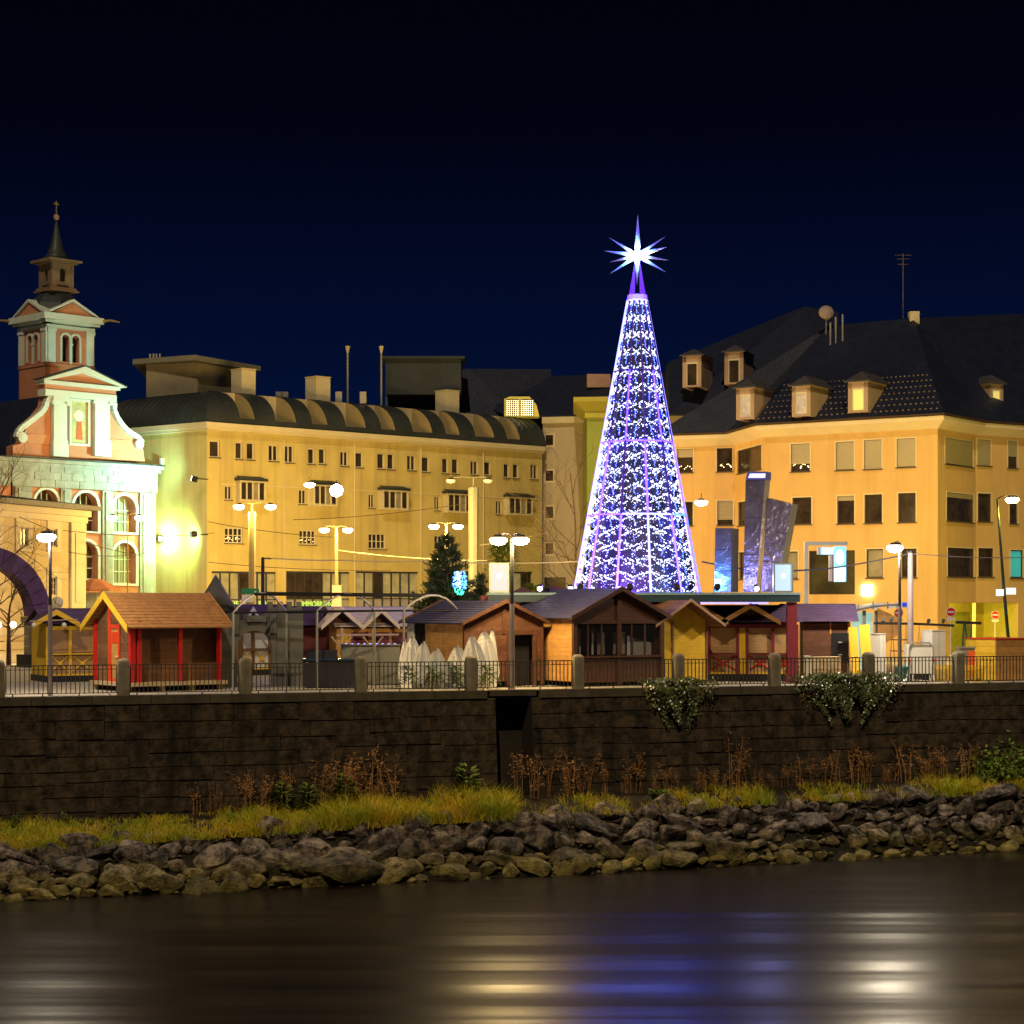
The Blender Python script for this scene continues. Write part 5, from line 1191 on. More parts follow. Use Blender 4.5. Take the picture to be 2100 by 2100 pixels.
mk('rear_walls', MB().poly([(Lh,0,0),(Lh,3,0),(Lh,3,2.4),(Lh,1.5,3.0),(Lh,0,2.4)]).poly([(0,0,0),(0,3,0),(0,3,2.4),(0,1.5,3.0),(0,0,2.4)]).quad((0,3,0),(Lh,3,0),(Lh,3,2.4),(0,3,2.4)), wood_dk, h11, Mh)
hd = mk('hatch', MB().box(Lh*.62,Lh*.98,-.06,-.031,.75,1.95), steel_d, h11, Mh)
for z in (1.05,1.55): mk('handle', MB().box(Lh*.76,Lh*.84,-.09,-.061,z,z+.04), white_p, hd, Mh)
mk('corner_post', MB().box(Lh-.08,Lh+.02,-.06,.02,.1,2.4), wood_or, h11, Mh); mk('post', MB().box(Lh*.58,Lh*.61,-.06,.0,1.9,2.4), wood_or, h11, Mh)
# leaning boards and the two pale crates by the brown hut
for i,(u,h,w_,l) in enumerate(((1748,2.2,.34,'tall yellow plank leaning at the corner of the brown hut'),(1770,2.3,.42,'wide yellow board with dark shape beside the brown hut'))):
    single('leaning_board', l, 'board', MB().box(0,w_,0,.05,0,h).box(.03,w_-.03,-.02,0,h*.45,h*.5), wood_ye, T(*G(u,76.5)) @ RX(-6) @ RY(-3))
single('white_appliance', 'low white cabinet at the foot of the maroon column', 'cabinet', MB().box(0,.24,0,.5,.15,1.05).box(-.02,.26,-.02,.52,1.05,1.09).box(.02,.05,.02,.4,0,.15).box(.19,.22,.02,.4,0,.15), white_p, T(*G(1652,74.6)))
single('pale_crate', 'pale wooden crate behind the railing under the brown hut', 'crate', MB().box(0,1.1,0,.7,.1,.55).box(0,1.1,-.02,.7,.57,1.05).box(0,.1,0,.7,0,.1).box(1,1.1,0,.7,0,.1), wood_pl, T(*G(1668,75)))

# ---- grey castle gateway
CF = Fac(G(414,71.2), G(624,72.4)); X = lambda u: CF.loc(u)[0]; Z = lambda v: zat(v,71.8)
ca = thing('castle_gateway', 'grey painted castle front with pointed turret, battlements and round arched gateway', 'castle facade', CF.M @ T(CF.L/2,0))
mk('left_wall', MB().box(X(418),X(478),.0,.18,0,Z(1258)), grey_p, ca, CF.M)
tb = mk('turret', MB().lathe([(.62,Z(1300)),(.62,Z(1252)),(.70,Z(1250))],14,(X(449),.75,0)).box(X(420),X(478),.2,1.3,0,Z(1300)), grey_p, ca, CF.M)
mk('turret_roof', MB().lathe([(.86,Z(1254)),(.02,Z(1179))],16,(X(449),.75,0)), mat('turret_roof_grey',(.075,.075,.075),.7,.1), tb, CF.M, True)
ar = (X(487),X(557),.03,Z(1293),'arch')
gw = mk('gate_wall', wall(CF, X(479), X(567), 0, Z(1272), [ar], .22), grey_p, ca, CF.M)
mk('gate_wall_back', wall(CF, X(479), X(567), 0, Z(1272), [ar], .0).tf(T(0,.22)), grey_p, ca, CF.M)
mk('gate_box', MB().box(X(505),X(545),-.12,-.005,Z(1275),Z(1262)).box(X(479),X(490),-.1,-.005,Z(1300),Z(1258)).box(X(553),X(566),-.1,-.005,Z(1300),Z(1258)), grey_p, ca, CF.M)
rw = mk('right_wall', MB().box(X(568),X(622),.03,.2,0,Z(1251)), grey_p, ca, CF.M)
mk('parapet', MB().box(X(552),X(622),.25,.4,Z(1290),Z(1246)), grey_p, ca, CF.M)
for a,b in ((553,562),(573,582),(592,601),(612,621)): mk('merlon', MB().box(X(a),X(b),.25,.4,Z(1246)+.003,Z(1234)), grey_p, ca, CF.M)
for a,b in ((480,490),(500,510),(543,553)): mk('merlon', MB().box(X(a),X(b),.03,.2,Z(1272)+.003,Z(1256)), grey_p, ca, CF.M)

# ---- pipe hoop frame
hp = thing('hoop_frame', 'dark metal pipe frame of three rounded hoops joined by long bars', 'pipe frame', T(*G(700,71)))
def hoop(ul, ur, Yl, Yr, vtop, veave):
    a, b = G(ul,Yl), G(ur,Yr); d = (b-a); zt = zat(vtop,(Yl+Yr)/2); ze = zat(veave,(Yl+Yr)/2); pts = [a + V((0,0,.02)), a + V((0,0,ze))]
    for t,k in ((.10,.35),(.22,.66),(.38,.93),(.5,1),(.62,.99),(.78,.78),(.9,.42)): pts.append(a + d*t + V((0,0,ze+(zt-ze)*k)))
    pts += [b + V((0,0,ze)), b + V((0,0,.02))]
    mk('hoop', MB().tube(pts, .045, 6), galv, hp, I4); return pts
Hs = [hoop(478,587,69.6,71.8,1217,1257), hoop(650,768,70.6,72.6,1219,1253), hoop(828,939,71.5,73.4,1221,1252)]
for k in (4,6):
    mk('long_bar', MB().tube([h[k] + V((0,0,.02)) for h in Hs], .05, 6), steel_d, hp, I4)
mk('long_bar', MB().tube([h[1] for h in Hs], .035, 6), steel_d, hp, I4); mk('long_bar', MB().tube([h[9] for h in Hs], .035, 6), steel_d, hp, I4)

# ---- dark bar table and grey counter
bt = thing('dark_bar_table', 'dark bar table with blue steel edge beside the castle', 'bar table', T(*G(676,70.8)))
MbT = WM[bt.name]; w_ = 55*71/F
mk('body', MB().box(-w_,w_*.95,0,.9,.05,1.02), mat('bar_dark',(.03,.03,.04),.5,.2), bt, MbT); mk('top', MB().box(-w_-.05,w_,-.06,.95,1.021,1.08), mat('bar_top',(.06,.12,.2),.25,.1,metal=.6), bt, MbT)
mk('back_board', MB().box(-w_,.2,.95,1.0,.05,1.4), mat('bar_dark',(.03,.03,.04)), bt, MbT)
gc = thing('grey_counter', 'long grey panelled counter with thin lit edge in front of the pale roofed stall', 'counter', T(*G(700,73.5)))
Mg = WM[gc.name]; gm = mat('counter_grey',(.20,.20,.19),.7,.1)
mk('front', MB().box(0,120*73.5/F,0,.08,.05,1.52), gm, gc, Mg); mk('end', MB().box(-.02,.18,.081,1.2,.05,1.58), gm, gc, Mg); mk('top', MB().box(-.05,120*73.5/F+.02,-.06,.4,1.53,1.58), gm, gc, Mg)
for i in range(9): mk('edge_lamp', MB().box(.15+i*.235,.23+i*.235,-.05,-.0,1.585,1.605), led_w, gc, Mg)

# ---- white leaf boards
def leaf_board(u, vt, w_px, Y, bend, label, curl=1):
    h = zat(vt, Y); w_ = w_px*Y/F/2*1.22; mb = MB(); n = 12; fr, bk = [], []
    for i in range(n+1):
        t = i/n; wd = w_*(1.0 if t < .25 else math.cos((t-.25)/.75*math.pi/2)**.8)*(.75+.25*min(1,t*4)); off = bend*t*t
        for sg in (-1,1): fr.append(V((off+sg*wd, .10*abs(sg)*(1-t)*0 - .02, h*t)))
        fr.append(V((off,.14*(1-t*.7)*curl,h*t)))
    for i in range(n):
        a = i*3; b = a+3
        for (p,q) in ((0,2),(2,1)):
            mb.add([fr[a+p],fr[a+q],fr[b+q],fr[b+p]],[(0,1,2,3)]); mb.add([v+V((0,.04,0)) for v in (fr[a+p],fr[a+q],fr[b+q],fr[b+p])],[(3,2,1,0)])
        for p in (0,1): mb.add([fr[a+p],fr[b+p],fr[b+p]+V((0,.04,0)),fr[a+p]+V((0,.04,0))],[(0,1,2,3)])
    for k in (-.5,.5):
        mb.tube([V((k*w_*.9,.05,.02)),V((bend*.4+k*w_*.8,.03,h*.45)),V((bend*.8+k*w_*.35,.0,h*.8))],.014,4)
    single('leaf_board', label, 'leaf board', mb, leaf_w, T(*G(u,Y)), None)
leaf_board(833,1310,26,71.4,-.05,'leftmost white leaf shaped board, partly behind its neighbour')
leaf_board(846,1302,42,71.0,.0,'tall white leaf board second from the left, beside the dark side doorway')
leaf_board(864,1314,40,70.6,.1,'white leaf board with curved tip in front of the honey hut side')
leaf_board(893,1328,44,70.4,.05,'shortest pointed white leaf board in front of the honey wall')
leaf_board(922,1355,40,70.2,.0,'low white leaf board left of the stone post')
leaf_board(945,1322,52,70.7,-.15,'broad white leaf board directly left of the stone post')
leaf_board(974,1300,46,70.5,-.12,'white leaf board just right of the stone post')
leaf_board(994,1290,50,70.8,-.02,'tallest wide white leaf board before the brown gable wall')
leaf_board(1006,1286,24,71.0,.08,'narrow sharp white leaf board at the right end of the row')
gp = leafy_mesh(31, 220, .5, .22)
for u,l in ((838,'green potted shrub at the left end of the leaf boards'),(885,'green shrub between the leaf boards left of the post'),(940,'yellow green shrub under the broad leaf board'),(1000,'green shrub under the tallest leaf boards')):
    single('green_shrub', l, 'shrub', gp, None, T(*G(u,70.1)) @ SC(.95,.6,.85), 'small shrubs among the leaf boards')

# ---- raised platform of the light tree
PY = 75.7; px0, px1 = (1000-1050)*PY/F, (1641-1050)*PY/F; pz = zat(1217,PY); pd = 12.4
pf = thing('tree_platform', 'raised platform with dark blue fascia and maroon columns carrying the light tree', 'platform', T((px0+px1)/2, PY, 0))
mk('deck', MB().box(px0,px1,PY,PY+pd,pz-.34,pz), blue_d, pf, I4)
mk('edge_trim', MB().box(px0-.02,px1+.02,PY-.04,PY-.005,pz-.06,pz+.03), mat('platform_trim',(.25,.4,.5),.35,.1), pf, I4)
for x,y in ((px1-.30,PY+.3),(px0+.3,PY+.3),(px1-.3,PY+pd-.3),(px0+.3,PY+pd-.3),((1442-1050)*PY/F,PY+3.2)):
    c = mk('column', MB().box(x-.19,x+.19,y-.19,y+.19,.0,pz-.345), maroon, pf, I4); mk('base', MB().box(x-.24,x+.24,y-.24,y+.24,0,.5), maroon, c, I4)
mk('soffit_lights', MB().box(px0+4,px1-.6,PY+5,PY+5.2,pz-.42,pz-.35), led_w, pf, I4)
# low side box at the left end
lb_ = single('platform_side_box', 'low grey box roof at the left end of the platform under the light board', 'box', MB().box((985-1050)*PY/F,(1003-1050)*PY/F-.01,PY+1,PY+5,pz-.5,pz-.08).box((985-1050)*PY/F,(1003-1050)*PY/F-.01,PY+1,PY+4.8,0,pz-.5), maroon)

# ---- the light tree
YC = PY + 6.3; tcx = (1307-1050)*YC/F; k = YC/F
zb0 = pz + .02; z_ring = [zb0, zat(1058,YC), zat(909,YC), zat(763,YC), zat(618,YC)]
Rb, Rt = 131*k, 21*k
rad = lambda z: Rb + (Rt-Rb)*(z-zb0)/(z_ring[-1]-zb0)
MTr = T(tcx, YC, 0)
tr = thing('light_tree', 'tall cone shaped Christmas light tree with glittering crystal panels', 'christmas tree', MTr)
NS = 12; phi = [math.radians(-90 + 8 + 30*i) for i in range(NS)]      # angle 0 deg = toward +x, camera at -y
vx = lambda i, z, g=1.0: V((rad(z)*g*math.cos(phi[i%NS]), rad(z)*g*math.sin(phi[i%NS]), z))
for i in range(NS):
    for j in range(4):
        z0, z1 = z_ring[j], z_ring[j+1]
        a = math.degrees(phi[i]) % 360
        if j == 0: m = {0:led_c if False else led_p}.get(i, led_p)
        else: m = led_p if (i+j) % 2 else led_d
        if a > 350 or a < 40: m = led_w if j > 0 else led_c
        elif a > 180 and a < 200: m = led_w
        elif j == 3: m = led_d
        if j == 0 and 255 < a < 290: m = led_w
        mk('rib', MB().tube([vx(i,z0,1.01), vx(i,z1,1.01)], .046 if j < 2 else .036, 6), m, tr, MTr)
for j, z in enumerate(z_ring):
    for i in range(NS):
        a = (math.degrees(phi[i])+15) % 360
        m = led_p
        if j == 1: m = led_w if 262 < a < 320 else (led_c if a > 300 or a < 30 or 240 < a < 262 else led_p)
        if j == 0: m = led_d
        if j == 3: m = led_d
        if j == 4: m = led_w
        mk('ring_bar', MB().tube([vx(i,z,1.01), vx(i+1,z,1.01)], .04 if j else .06, 6), m, tr, MTr)
mk('base_ring', MB().lathe([(Rb+.12,zb0-.01),(Rb+.12,zb0+.05),(Rb-.1,zb0+.06)],12,(0,0,0),None,phi[0]), blue_d, tr, MTr)
# crystal panels: chains of crystals forming crosses and wavy garlands
def crystals(i, j, q):
    out = {0:MB(),1:MB(),2:MB(),3:MB()}
    z0, z1 = z_ring[j]+.05, z_ring[j+1]-.05
    def put(t, z, kind, s, dep=None):
        if not 0 < t < 1 or not z0 < z < z1: return
        g = .985 if dep is None else dep
        a = vx(i,z,g); b = vx(i+1,z,g); p = a.lerp(b,t); s *= q.uniform(.6,1.3)
        u = V((q.gauss(0,1),q.gauss(0,1),q.gauss(0,1))).normalized()*s; w_ = u.orthogonal().normalized()*s; x = u.cross(w_).normalized()*s
        out[kind].add([p+u,p+w_,p+x,p-u,p-w_,p-x],[(0,1,2),(0,2,4),(0,4,5),(0,5,1),(3,2,1),(3,4,2),(3,5,4),(3,1,5)])
    H = z1 - z0; step = .62 + .05*j
    n = max(3, round(H/step)); st = H/n; wz = (vx(i,(z0+z1)/2)-vx(i+1,(z0+z1)/2)).length
    for r in range(n+1):
        zc = z0 + st*r
        # a bright cross in the middle of the panel at every row
        for c_ in ([.5] if j >= 2 else ([.5] if j == 1 else [.27,.73] if False else [.5])):
            arm = min(.5, .40/wz) if j >= 2 else .48
            for t in range(44 if j < 2 else 34):
                f = q.uniform(-1,1); sl = (.22 if j < 2 else .17)
                put(c_ + f*arm, zc + f*sl*q.choice((-1,1)) + q.gauss(0,.022), 0, .024 if j >= 2 else .028)
        # wavy garland through the row
        m = int(25*wz) + 4
        for t in range(m):
            f = q.random(); zz = zc + st*.28*math.cos((f-.5)*2*math.pi)*(-1) + q.gauss(0,.035)
            put(f, zz, 0 if q.random() < .72 else 1, .022)
        # hanging pendants between
        for t in range(int(13*wz)+3):
            kd = q.choices((0,1,2,3),(5,1.6,1.8 if j else .8,1.6 if j else 3.6))[0]
            put(q.random(), zc + st*q.random(), kd, .024, q.uniform(.86,.99))
        for t in (.5,):
            for s_ in range(5): put(t + q.gauss(0,.03), zc + st*(.3+.1*s_), 1, .03, .97)
    return out
q = random.Random(3)
for i in range(NS):
    for j in range(4):
        a = (math.degrees(phi[i])+15) % 360
        if 15 < a < 165: 
            continue
        cs = crystals(i, j, q)
        pn = mk('crystal_panel', cs[0], cry_w, tr, MTr); pn['kind'] = 'stuff'
        for kk, m, nm in ((1,cry_b,'blue_crystals'),(2,cry_p,'violet_crystals'),(3,cry_o,'amber_crystals')):
            if cs[kk].v: mk(nm, cs[kk], m, pn, MTr)['kind'] = 'stuff'
        mk('panel_net', MB().quad(vx(i,z_ring[j]+.05,.84),vx(i+1,z_ring[j]+.05,.84),vx(i+1,z_ring[j+1]-.05,.84),vx(i,z_ring[j+1]-.05,.84)), mat('panel_scrim',(.030,.024,.032),.5,.7,1.6), pn, MTr)
# back half of the cone, plain panels
for i in range(NS):
    a = (math.degrees(phi[i])+15) % 360
    if 15 < a < 165: mk('back_panel', MB().quad(vx(i,z_ring[0]+.05,.95),vx(i+1,z_ring[0]+.05,.95),vx(i+1,z_ring[4]-.05,.95),vx(i,z_ring[4]-.05,.95)), mat('panel_scrim',(.030,.024,.032)), tr, MTr)
zt = z_ring[-1]
mk('crown_ring', MB().lathe([(Rt*1.0,zt+.03),(Rt*.95,zt+.26),(.05,zt+.27)],12), led_p, tr, MTr)
zst = zat(524,YC)
for a in (35,145,215,325):
    c_, s_ = math.cos(math.radians(a)), math.sin(math.radians(a))
    mk('star_strut', MB().add([(c_*.30-s_*.2,s_*.30+c_*.2,zt+.26),(c_*.30+s_*.2,s_*.30-c_*.2,zt+.26),(c_*.1,s_*.1,zst-.1),(c_*.2,s_*.2,zt+.26)],[(0,1,2),(0,2,3),(1,3,2)]), mat('strut_violet',(.03,.02,.08),.4,.1,emit=(.14,.02,.9),es=1.4), tr, MTr)
# star
star_m = bpy.data.materials.new('star_glow'); star_m.use_nodes = True
def mk_star(m):
    n = m.node_tree.nodes; L = m.node_tree.links; b = n['Principled BSDF']; tc = n.new('ShaderNodeTexCoord')
    ln = n.new('ShaderNodeVectorMath'); ln.operation = 'LENGTH'; L.new(tc.outputs['Object'], ln.inputs[0])
    cr = n.new('ShaderNodeValToRGB'); e = cr.color_ramp.elements
    e[0].position = .10; e[0].color = (1,1,1,1); e[1].position = .95; e[1].color = (.25,.30,.85,1)
    a = cr.color_ramp.elements.new(.32); a.color = (.45,.62,1,1); a = cr.color_ramp.elements.new(.5); a.color = (.22,.12,.75,1)
    mr = n.new('ShaderNodeMapRange'); mr.inputs[1].default_value = 0; mr.inputs[2].default_value = 2.0; L.new(ln.outputs['Value'], mr.inputs[0]); L.new(mr.outputs[0], cr.inputs['Fac'])
    st = n.new('ShaderNodeMapRange'); st.inputs[1].default_value = .15; st.inputs[2].default_value = .75; st.inputs[3].default_value = 5; st.inputs[4].default_value = .7; L.new(ln.outputs['Value'], st.inputs[0])
    L.new(cr.outputs[0], b.inputs['Emission Color']); L.new(st.outputs[0], b.inputs['Emission Strength']); b.inputs['Base Color'].default_value = (.03,.03,.06,1); b.inputs['Roughness'].default_value = .35
mk_star(star_m)
MS = MTr @ T(0,0,zst)
star = thing('top_star', 'spiky glowing blue white star on the tip of the light tree', 'star', MS)
core = MB().lathe([(.02,-.26),(.2,-.16),(.27,0),(.2,.16),(.02,.26)],8); mk('core', core, star_m, star, MS)
def spike(du, dv, dy, w_):
    tip = V((du*k, dy, -dv*k)); L_ = tip.length; d = tip.normalized(); a = d.orthogonal().normalized(); b = d.cross(a); r = w_
    base = d*.12; mid = d*.34
    pts = [base] + [mid + (a*math.cos(t)+b*math.sin(t))*r for t in (0,1.571,3.142,4.712)] + [tip]
    mk('spike', MB().add(pts,[(0,2,1),(0,3,2),(0,4,3),(0,1,4),(1,2,5),(2,3,5),(3,4,5),(4,1,5)]), star_m, star, MS)
for du,dv,dy,w_ in ((1,-84,0,.17),(-58,-40,.3,.10),(59,-42,.3,.10),(-69,-8,-.2,.11),(57,-11,-.7,.13),(-55,7,.8,.09),(68,4,.7,.09),(-58,42,-.5,.11),(58,38,-.4,.11),(-4,-45,-.9,.14),(-2,42,-.7,.15),(20,2,-1.5,.15),(-16,4,1.5,.15),(0,60,.2,.12)): spike(du,dv,dy,w_)
# floodlights around the foot
for u,y,l,lit in ((1107,75.95,'lit floodlight at the left end of the platform, beside a dark one',1),(1122,76.1,'dark floodlight beside the leftmost lit one on the platform',0),(1170,75.95,'lit floodlight just left of the light tree foot',1),(1190,76.0,'dark floodlight at the left foot of the light tree',0),
                 (1292,75.95,'dark floodlight at the middle of the light tree foot',0),(1388,76.0,'dark floodlight at the right foot of the light tree',0),(1471,75.95,'dark round floodlight between tree and silver slabs',0),(1551,75.95,'small pale floodlight before the silver slabs',1)):
    Mx = T(*G(u,y,pz)); f = thing('floodlight', l, 'floodlight', Mx)
    mk('yoke', MB().box(-.14,-.12,-.03,.03,0,.26).box(.12,.14,-.03,.03,0,.26).box(-.14,.14,-.03,.03,0,.02), steel_d, f, Mx)
    Mx2 = Mx @ T(0,0,.24) @ RX(25 if lit else -35); mk('head', MB().lathe([(.08,-.14),(.12,-.05),(.125,.12),(.10,.121)],10,(0,0,0),RX(90)), steel_d, f, Mx2)
    mk('lens', MB().lathe([(.10,.125),(.1,.13)],10,(0,0,0),RX(90)), lamp_v if lit else glass_d, f, Mx2)
# ---- light boards
def board(u0,u1,v0,v1,Y,m,label):
    w_ = (u1-u0)*Y/F; h = (v1-v0)*Y/F; M = T(*G(u0,Y,zat(v1,Y))); t = thing('light_board', label, 'light board', M)
    mk('frame', MB().box(0,.07,0,.2,0,h).box(w_-.07,w_,0,.2,0,h).box(.07,w_-.07,0,.2,0,.07).box(.07,w_-.07,0,.2,h-.07,h).box(.02,w_-.02,.15,.22,.02,h-.02).box(.1,.2,.0,.2,-.12,0).box(w_-.2,w_-.1,0,.2,-.12,0), galv, t, M)
    mk('lit_panel', MB().box(.07,w_-.07,.02,.1,.07,h-.07), m, t, M); mk('bright_spot', MB().lathe([(.11,0),(.11,.006),(.01,.007)],12,(w_*.5,.02,h*.56),RX(90)), led_w, t, M)
board(1003,1044,1154,1215,76.4,board_e,'white glowing light board left of the light tree'); board(1586,1627,1154,1215,76.1,board_c,'pale blue glowing light board right of the silver slabs')
# ---- silver slabs
def slab(pts, Y, D, label, face_l, band=False):
    p = [P(u,v,Y) for u,v in pts]; t = thing('silver_slab', label, 'silver slab', T(*G(pts[0][0],Y,pz)))
    e = V((D*.55, D, 0)); mk('front_face', MB().poly(p), silver, t, I4)
    mk('side_faces', MB().add([V(x) for x in p] + [V(x)+e for x in p],[tuple(range(len(p),2*len(p)))] + [(i,(i+1)%len(p),(i+1)%len(p)+len(p),i+len(p)) for i in range(len(p))]).tf(T(0,.002,0)), mat('slab_side',(.55,.5,.35),.3,.1,metal=.8), t, I4)
    q_ = random.Random(int(Y*10))
    for f in (.33,.66): a = p[0].lerp(p[3],f); b = p[1].lerp(p[2],f); mk('seam', MB().tube([a+V((0,-.004,0)),b+V((0,-.004,0))],.012,4), steel_d, t, I4)
    return t
slab([(1465,1214),(1499,1214),(1500,1083),(1467,1083)],79.0,.7,'shortest upright silver foil slab nearest the light tree',0)
s2 = slab([(1524,1214),(1550,1214),(1569,984),(1529,984)],78.6,.5,'tallest silver foil slab with dark top band, leaning right',0)
mk('top_band', MB().prism([P(1529,983.5,78.55),P(1570,983.5,78.55),P(1571,967,78.55),P(1533,967,78.55)],(.3,.6,0)), mat('band_blue',(.1,.12,.35),.4,.1), s2, I4); mk('lit_band', MB().poly([P(1534,980,78.54),P(1569,980,78.54),P(1570,971,78.54),P(1538,971,78.54)]), led_w, s2, I4)
slab([(1561,1214),(1592,1214),(1625,1034),(1573,1021)],78.9,.6,'widest silver foil slab, leaning far right over the light board',0)

# ---- cyan sign on a gantry
sg = thing('gantry_sign', 'tall post and arm carrying bright cyan lit signs', 'sign', T(*G(1653,88)))
YS = 88.0
mk('post', MB().box(-.09,.09,-.09,.09,0,zat(1112,YS)).tf(T(*G(1653,YS))), galv, sg, I4); mk('arm', MB().box(0,85*YS/F,-.06,.06,-.16,0).tf(T(*G(1653,YS,zat(1111,YS)))), galv, sg, I4)
def sbox(name,u0,u1,v0,v1,m,d=.3,y=0): return mk(name, MB().box((u0-1050)*YS/F,(u1-1050)*YS/F,YS-.15+y,YS-.15+y+d,zat(v1,YS),zat(v0,YS)), m, sg, I4)
sp = sbox('tall_sign',1711,1734,1121,1193,cyan_e); sbox('small_sign',1683,1708,1123,1137,cyan_e); sbox('small_sign_face',1685,1706,1125,1136,white_e,.02,-.025); sbox('sign_end',1676,1682,1122,1137,white_p); sbox('sign_side',1700,1706,1139,1192,white_p)
mk('white_oval', MB().lathe([(8*YS/F,0),(8*YS/F,.02),(.01,.021)],18,(0,0,0),RX(90)).tf(SC(1,1,1.9)).tf(T(*G(1722,YS-.17,zat(1143,YS)))), white_e, sp, I4)
mk('white_block', MB().box(0,22*YS/F,0,.02,0,15*YS/F).tf(T(*G(1711.5,YS-.185,zat(1180,YS)))), white_e, sp, I4)
for i in range(3): mk('white_stripe', MB().prism([(0,0,0),(.09,0,0),(.14,0,.24),(.05,0,.24)],(0,.02,0)).tf(T(*G(1711+i*8,YS-.185,zat(1192,YS)))), white_e, sp, I4)
single('wall_sign_light', 'square white glowing lamp sign on the orange wall', 'wall lamp', MB().box(-.33,.33,-.22,0,-.33,.33).tf(OF[2].M @ T(OF[2].loc(1780)[0],-.02,zat(1211,112.4))), lit_sq)

# ---- glass shelter
YG = 84.0; sh = thing('glass_shelter', 'glass shelter with curved lit roof and white supports behind the brown hut', 'shelter', T(*G(1790,YG)))
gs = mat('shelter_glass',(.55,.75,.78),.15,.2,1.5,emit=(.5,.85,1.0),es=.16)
rp = [(1733,1248),(1760,1241),(1790,1237),(1820,1236),(1846,1237)]
mb = MB()
for (u0,v0),(u1,v1) in zip(rp,rp[1:]): mb.quad(P(u0,v0,YG+2),P(u1,v1,YG+2),P(u1,v1+3,YG-1.2),P(u0,v0+12,YG-1.2)); mb.quad(P(u0,v0,YG+2)+V((0,0,-.03)),P(u1,v1,YG+2)+V((0,0,-.03)),P(u1,v1+3,YG-1.2)+V((0,0,-.03)),P(u0,v0+12,YG-1.2)+V((0,0,-.03)))
mk('roof_glass', mb, gs, sh, I4)
for a,b in zip(rp[::1],rp[1:]): mk('roof_rib', MB().tube([P(a[0],a[1]-1,YG+2),P(a[0],a[1]+12,YG-1.2)],.035,5), galv, sh, I4)
mk('front_rail', MB().tube([P(u,v+(12-2.2*i),YG-1.2) for i,(u,v) in enumerate(rp)],.05,5), galv, sh, I4)
for u in (1772,1797): mk('support', MB().box(-.07,.07,-.07,.07,0,zat(1252,YG)).tf(T(*G(u,YG))), galv, sh, I4)
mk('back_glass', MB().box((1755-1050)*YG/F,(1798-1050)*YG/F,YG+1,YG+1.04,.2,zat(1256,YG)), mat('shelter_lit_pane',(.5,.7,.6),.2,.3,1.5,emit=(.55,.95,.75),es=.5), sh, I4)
mk('side_panel', MB().prism([P(1800,1247,YG-.9),P(1846,1268,YG-.9),P(1846,1300,YG-.9),P(1800,1330,YG-.9)],(0,.05,0)), wood_or, sh, I4)
mk('sign_end', MB().box(0,.52,-.1,.1,-.13,.13).tf(T(*G(1838,YG-1,zat(1240,YG)))), white_p, sh, I4); mk('blue_square', MB().box(.24,.44,-.13,-.101,-.09,.09).tf(T(*G(1838,YG-1,zat(1240,YG)))), mat('sign_blue',(.01,.06,.55),.5,.05,emit=(.0,.08,.9),es=.4), sh, I4)

# ---- cabinets, trolley, crates, signs at the right
def cabinet(u0, um, u1, v0, Y, label, ang):
    M = T(*G(um, Y)) @ RZ(ang); h = zat(v0, Y); wa = (u1-um)*Y/F/math.cos(math.radians(ang)); wb = (um-u0)*Y/F/max(.3,math.sin(math.radians(ang)))
    t = thing('white_cabinet', label, 'cabinet', M); mk('body', MB().box(0,wa,0,wb,.06,h), white_p, t, M); mk('top', MB().box(-.02,wa+.02,-.02,wb+.02,h+.003,h+.035), white_p, t, M); mk('plinth', MB().box(.04,wa-.04,.04,wb-.04,0,.057), steel_d, t, M)
    mk('door_seam', MB().box(wa*.5-.005,wa*.5+.005,-.004,-.001,.1,h-.04), steel_d, t, M)
cabinet(1789,1806,1818,1301,76.8,'narrow white cabinet right of the ivy post',38); cabinet(1896,1912,1943,1294,77.6,'wide tall white cabinet behind the trolley',30)
YT2 = 76.0; tk = YT2/F; Mt = T(*G(1886,YT2)); tl = thing('white_trolley', 'white panelled trolley with bent tube handle standing at the railing', 'trolley', Mt)
mk('panel', MB().box(-.40,.46,0,.05,.35,1.5), white_p, tl, Mt); mk('side_panel', MB().box(-.52,-.401,-.02,.6,.2,1.5), white_p, tl, Mt)
mk('tube_frame', MB().tube([(-.42,-.04,.05),(-.42,-.04,1.4),(-.32,-.04,1.58),(.38,-.04,1.58),(.52,-.04,1.4),(.56,-.04,.7),(.62,-.04,.05)],.03,6), galv, tl, Mt)
mk('lower_rack', MB().box(-.4,.46,-.02,.5,.3,.34).box(-.4,.46,.0,.5,.12,.34), steel_d, tl, Mt)
for x in (-.55,-.3,.42,.6): mk('leg', MB().tube([(x*.9,0,.3),(x,-.02,.02)],.035,5), white_p, tl, Mt)
for x in (-.42,.55): mk('tail_lamp', MB().box(x-.04,x+.04,-.1,-.075,.82,.95), sign_r, tl, Mt)
for u,Y,n,l in ((1932,77.0,4,'left stack'),(1996,76.6,4,'right stack')):
    for i in range(n):
        cm = MB(); w_ = .38; h = .155; z0 = i*.162
        for z in (0,.05,.11,.145): cm.box(-w_,w_,-.25,-.235,z,z+.02 if z<.14 else h).box(-w_,w_,.235,.25,z,z+.02).box(-w_,-w_+.015,-.234,.234,z,z+.02).box(w_-.015,w_,-.234,.234,z,z+.02)
        for x in (-w_,-w_/2,-.01,w_/2,w_-.02): cm.box(x,x+.03,-.253,-.251,.0,h).box(x,x+.02,.251,.253,0,h)
        cm.box(-w_+.016,w_-.016,-.234,.234,.004,.02)
        pos = ('bottom','second from bottom','third from bottom','top')[i]
        single('yellow_crate', '%s yellow slatted crate of the %s beside the stone post' % (pos, l), 'crate', cm, yel_cr, T(*G(u,Y,z0)), 'yellow crates stacked by the railing')
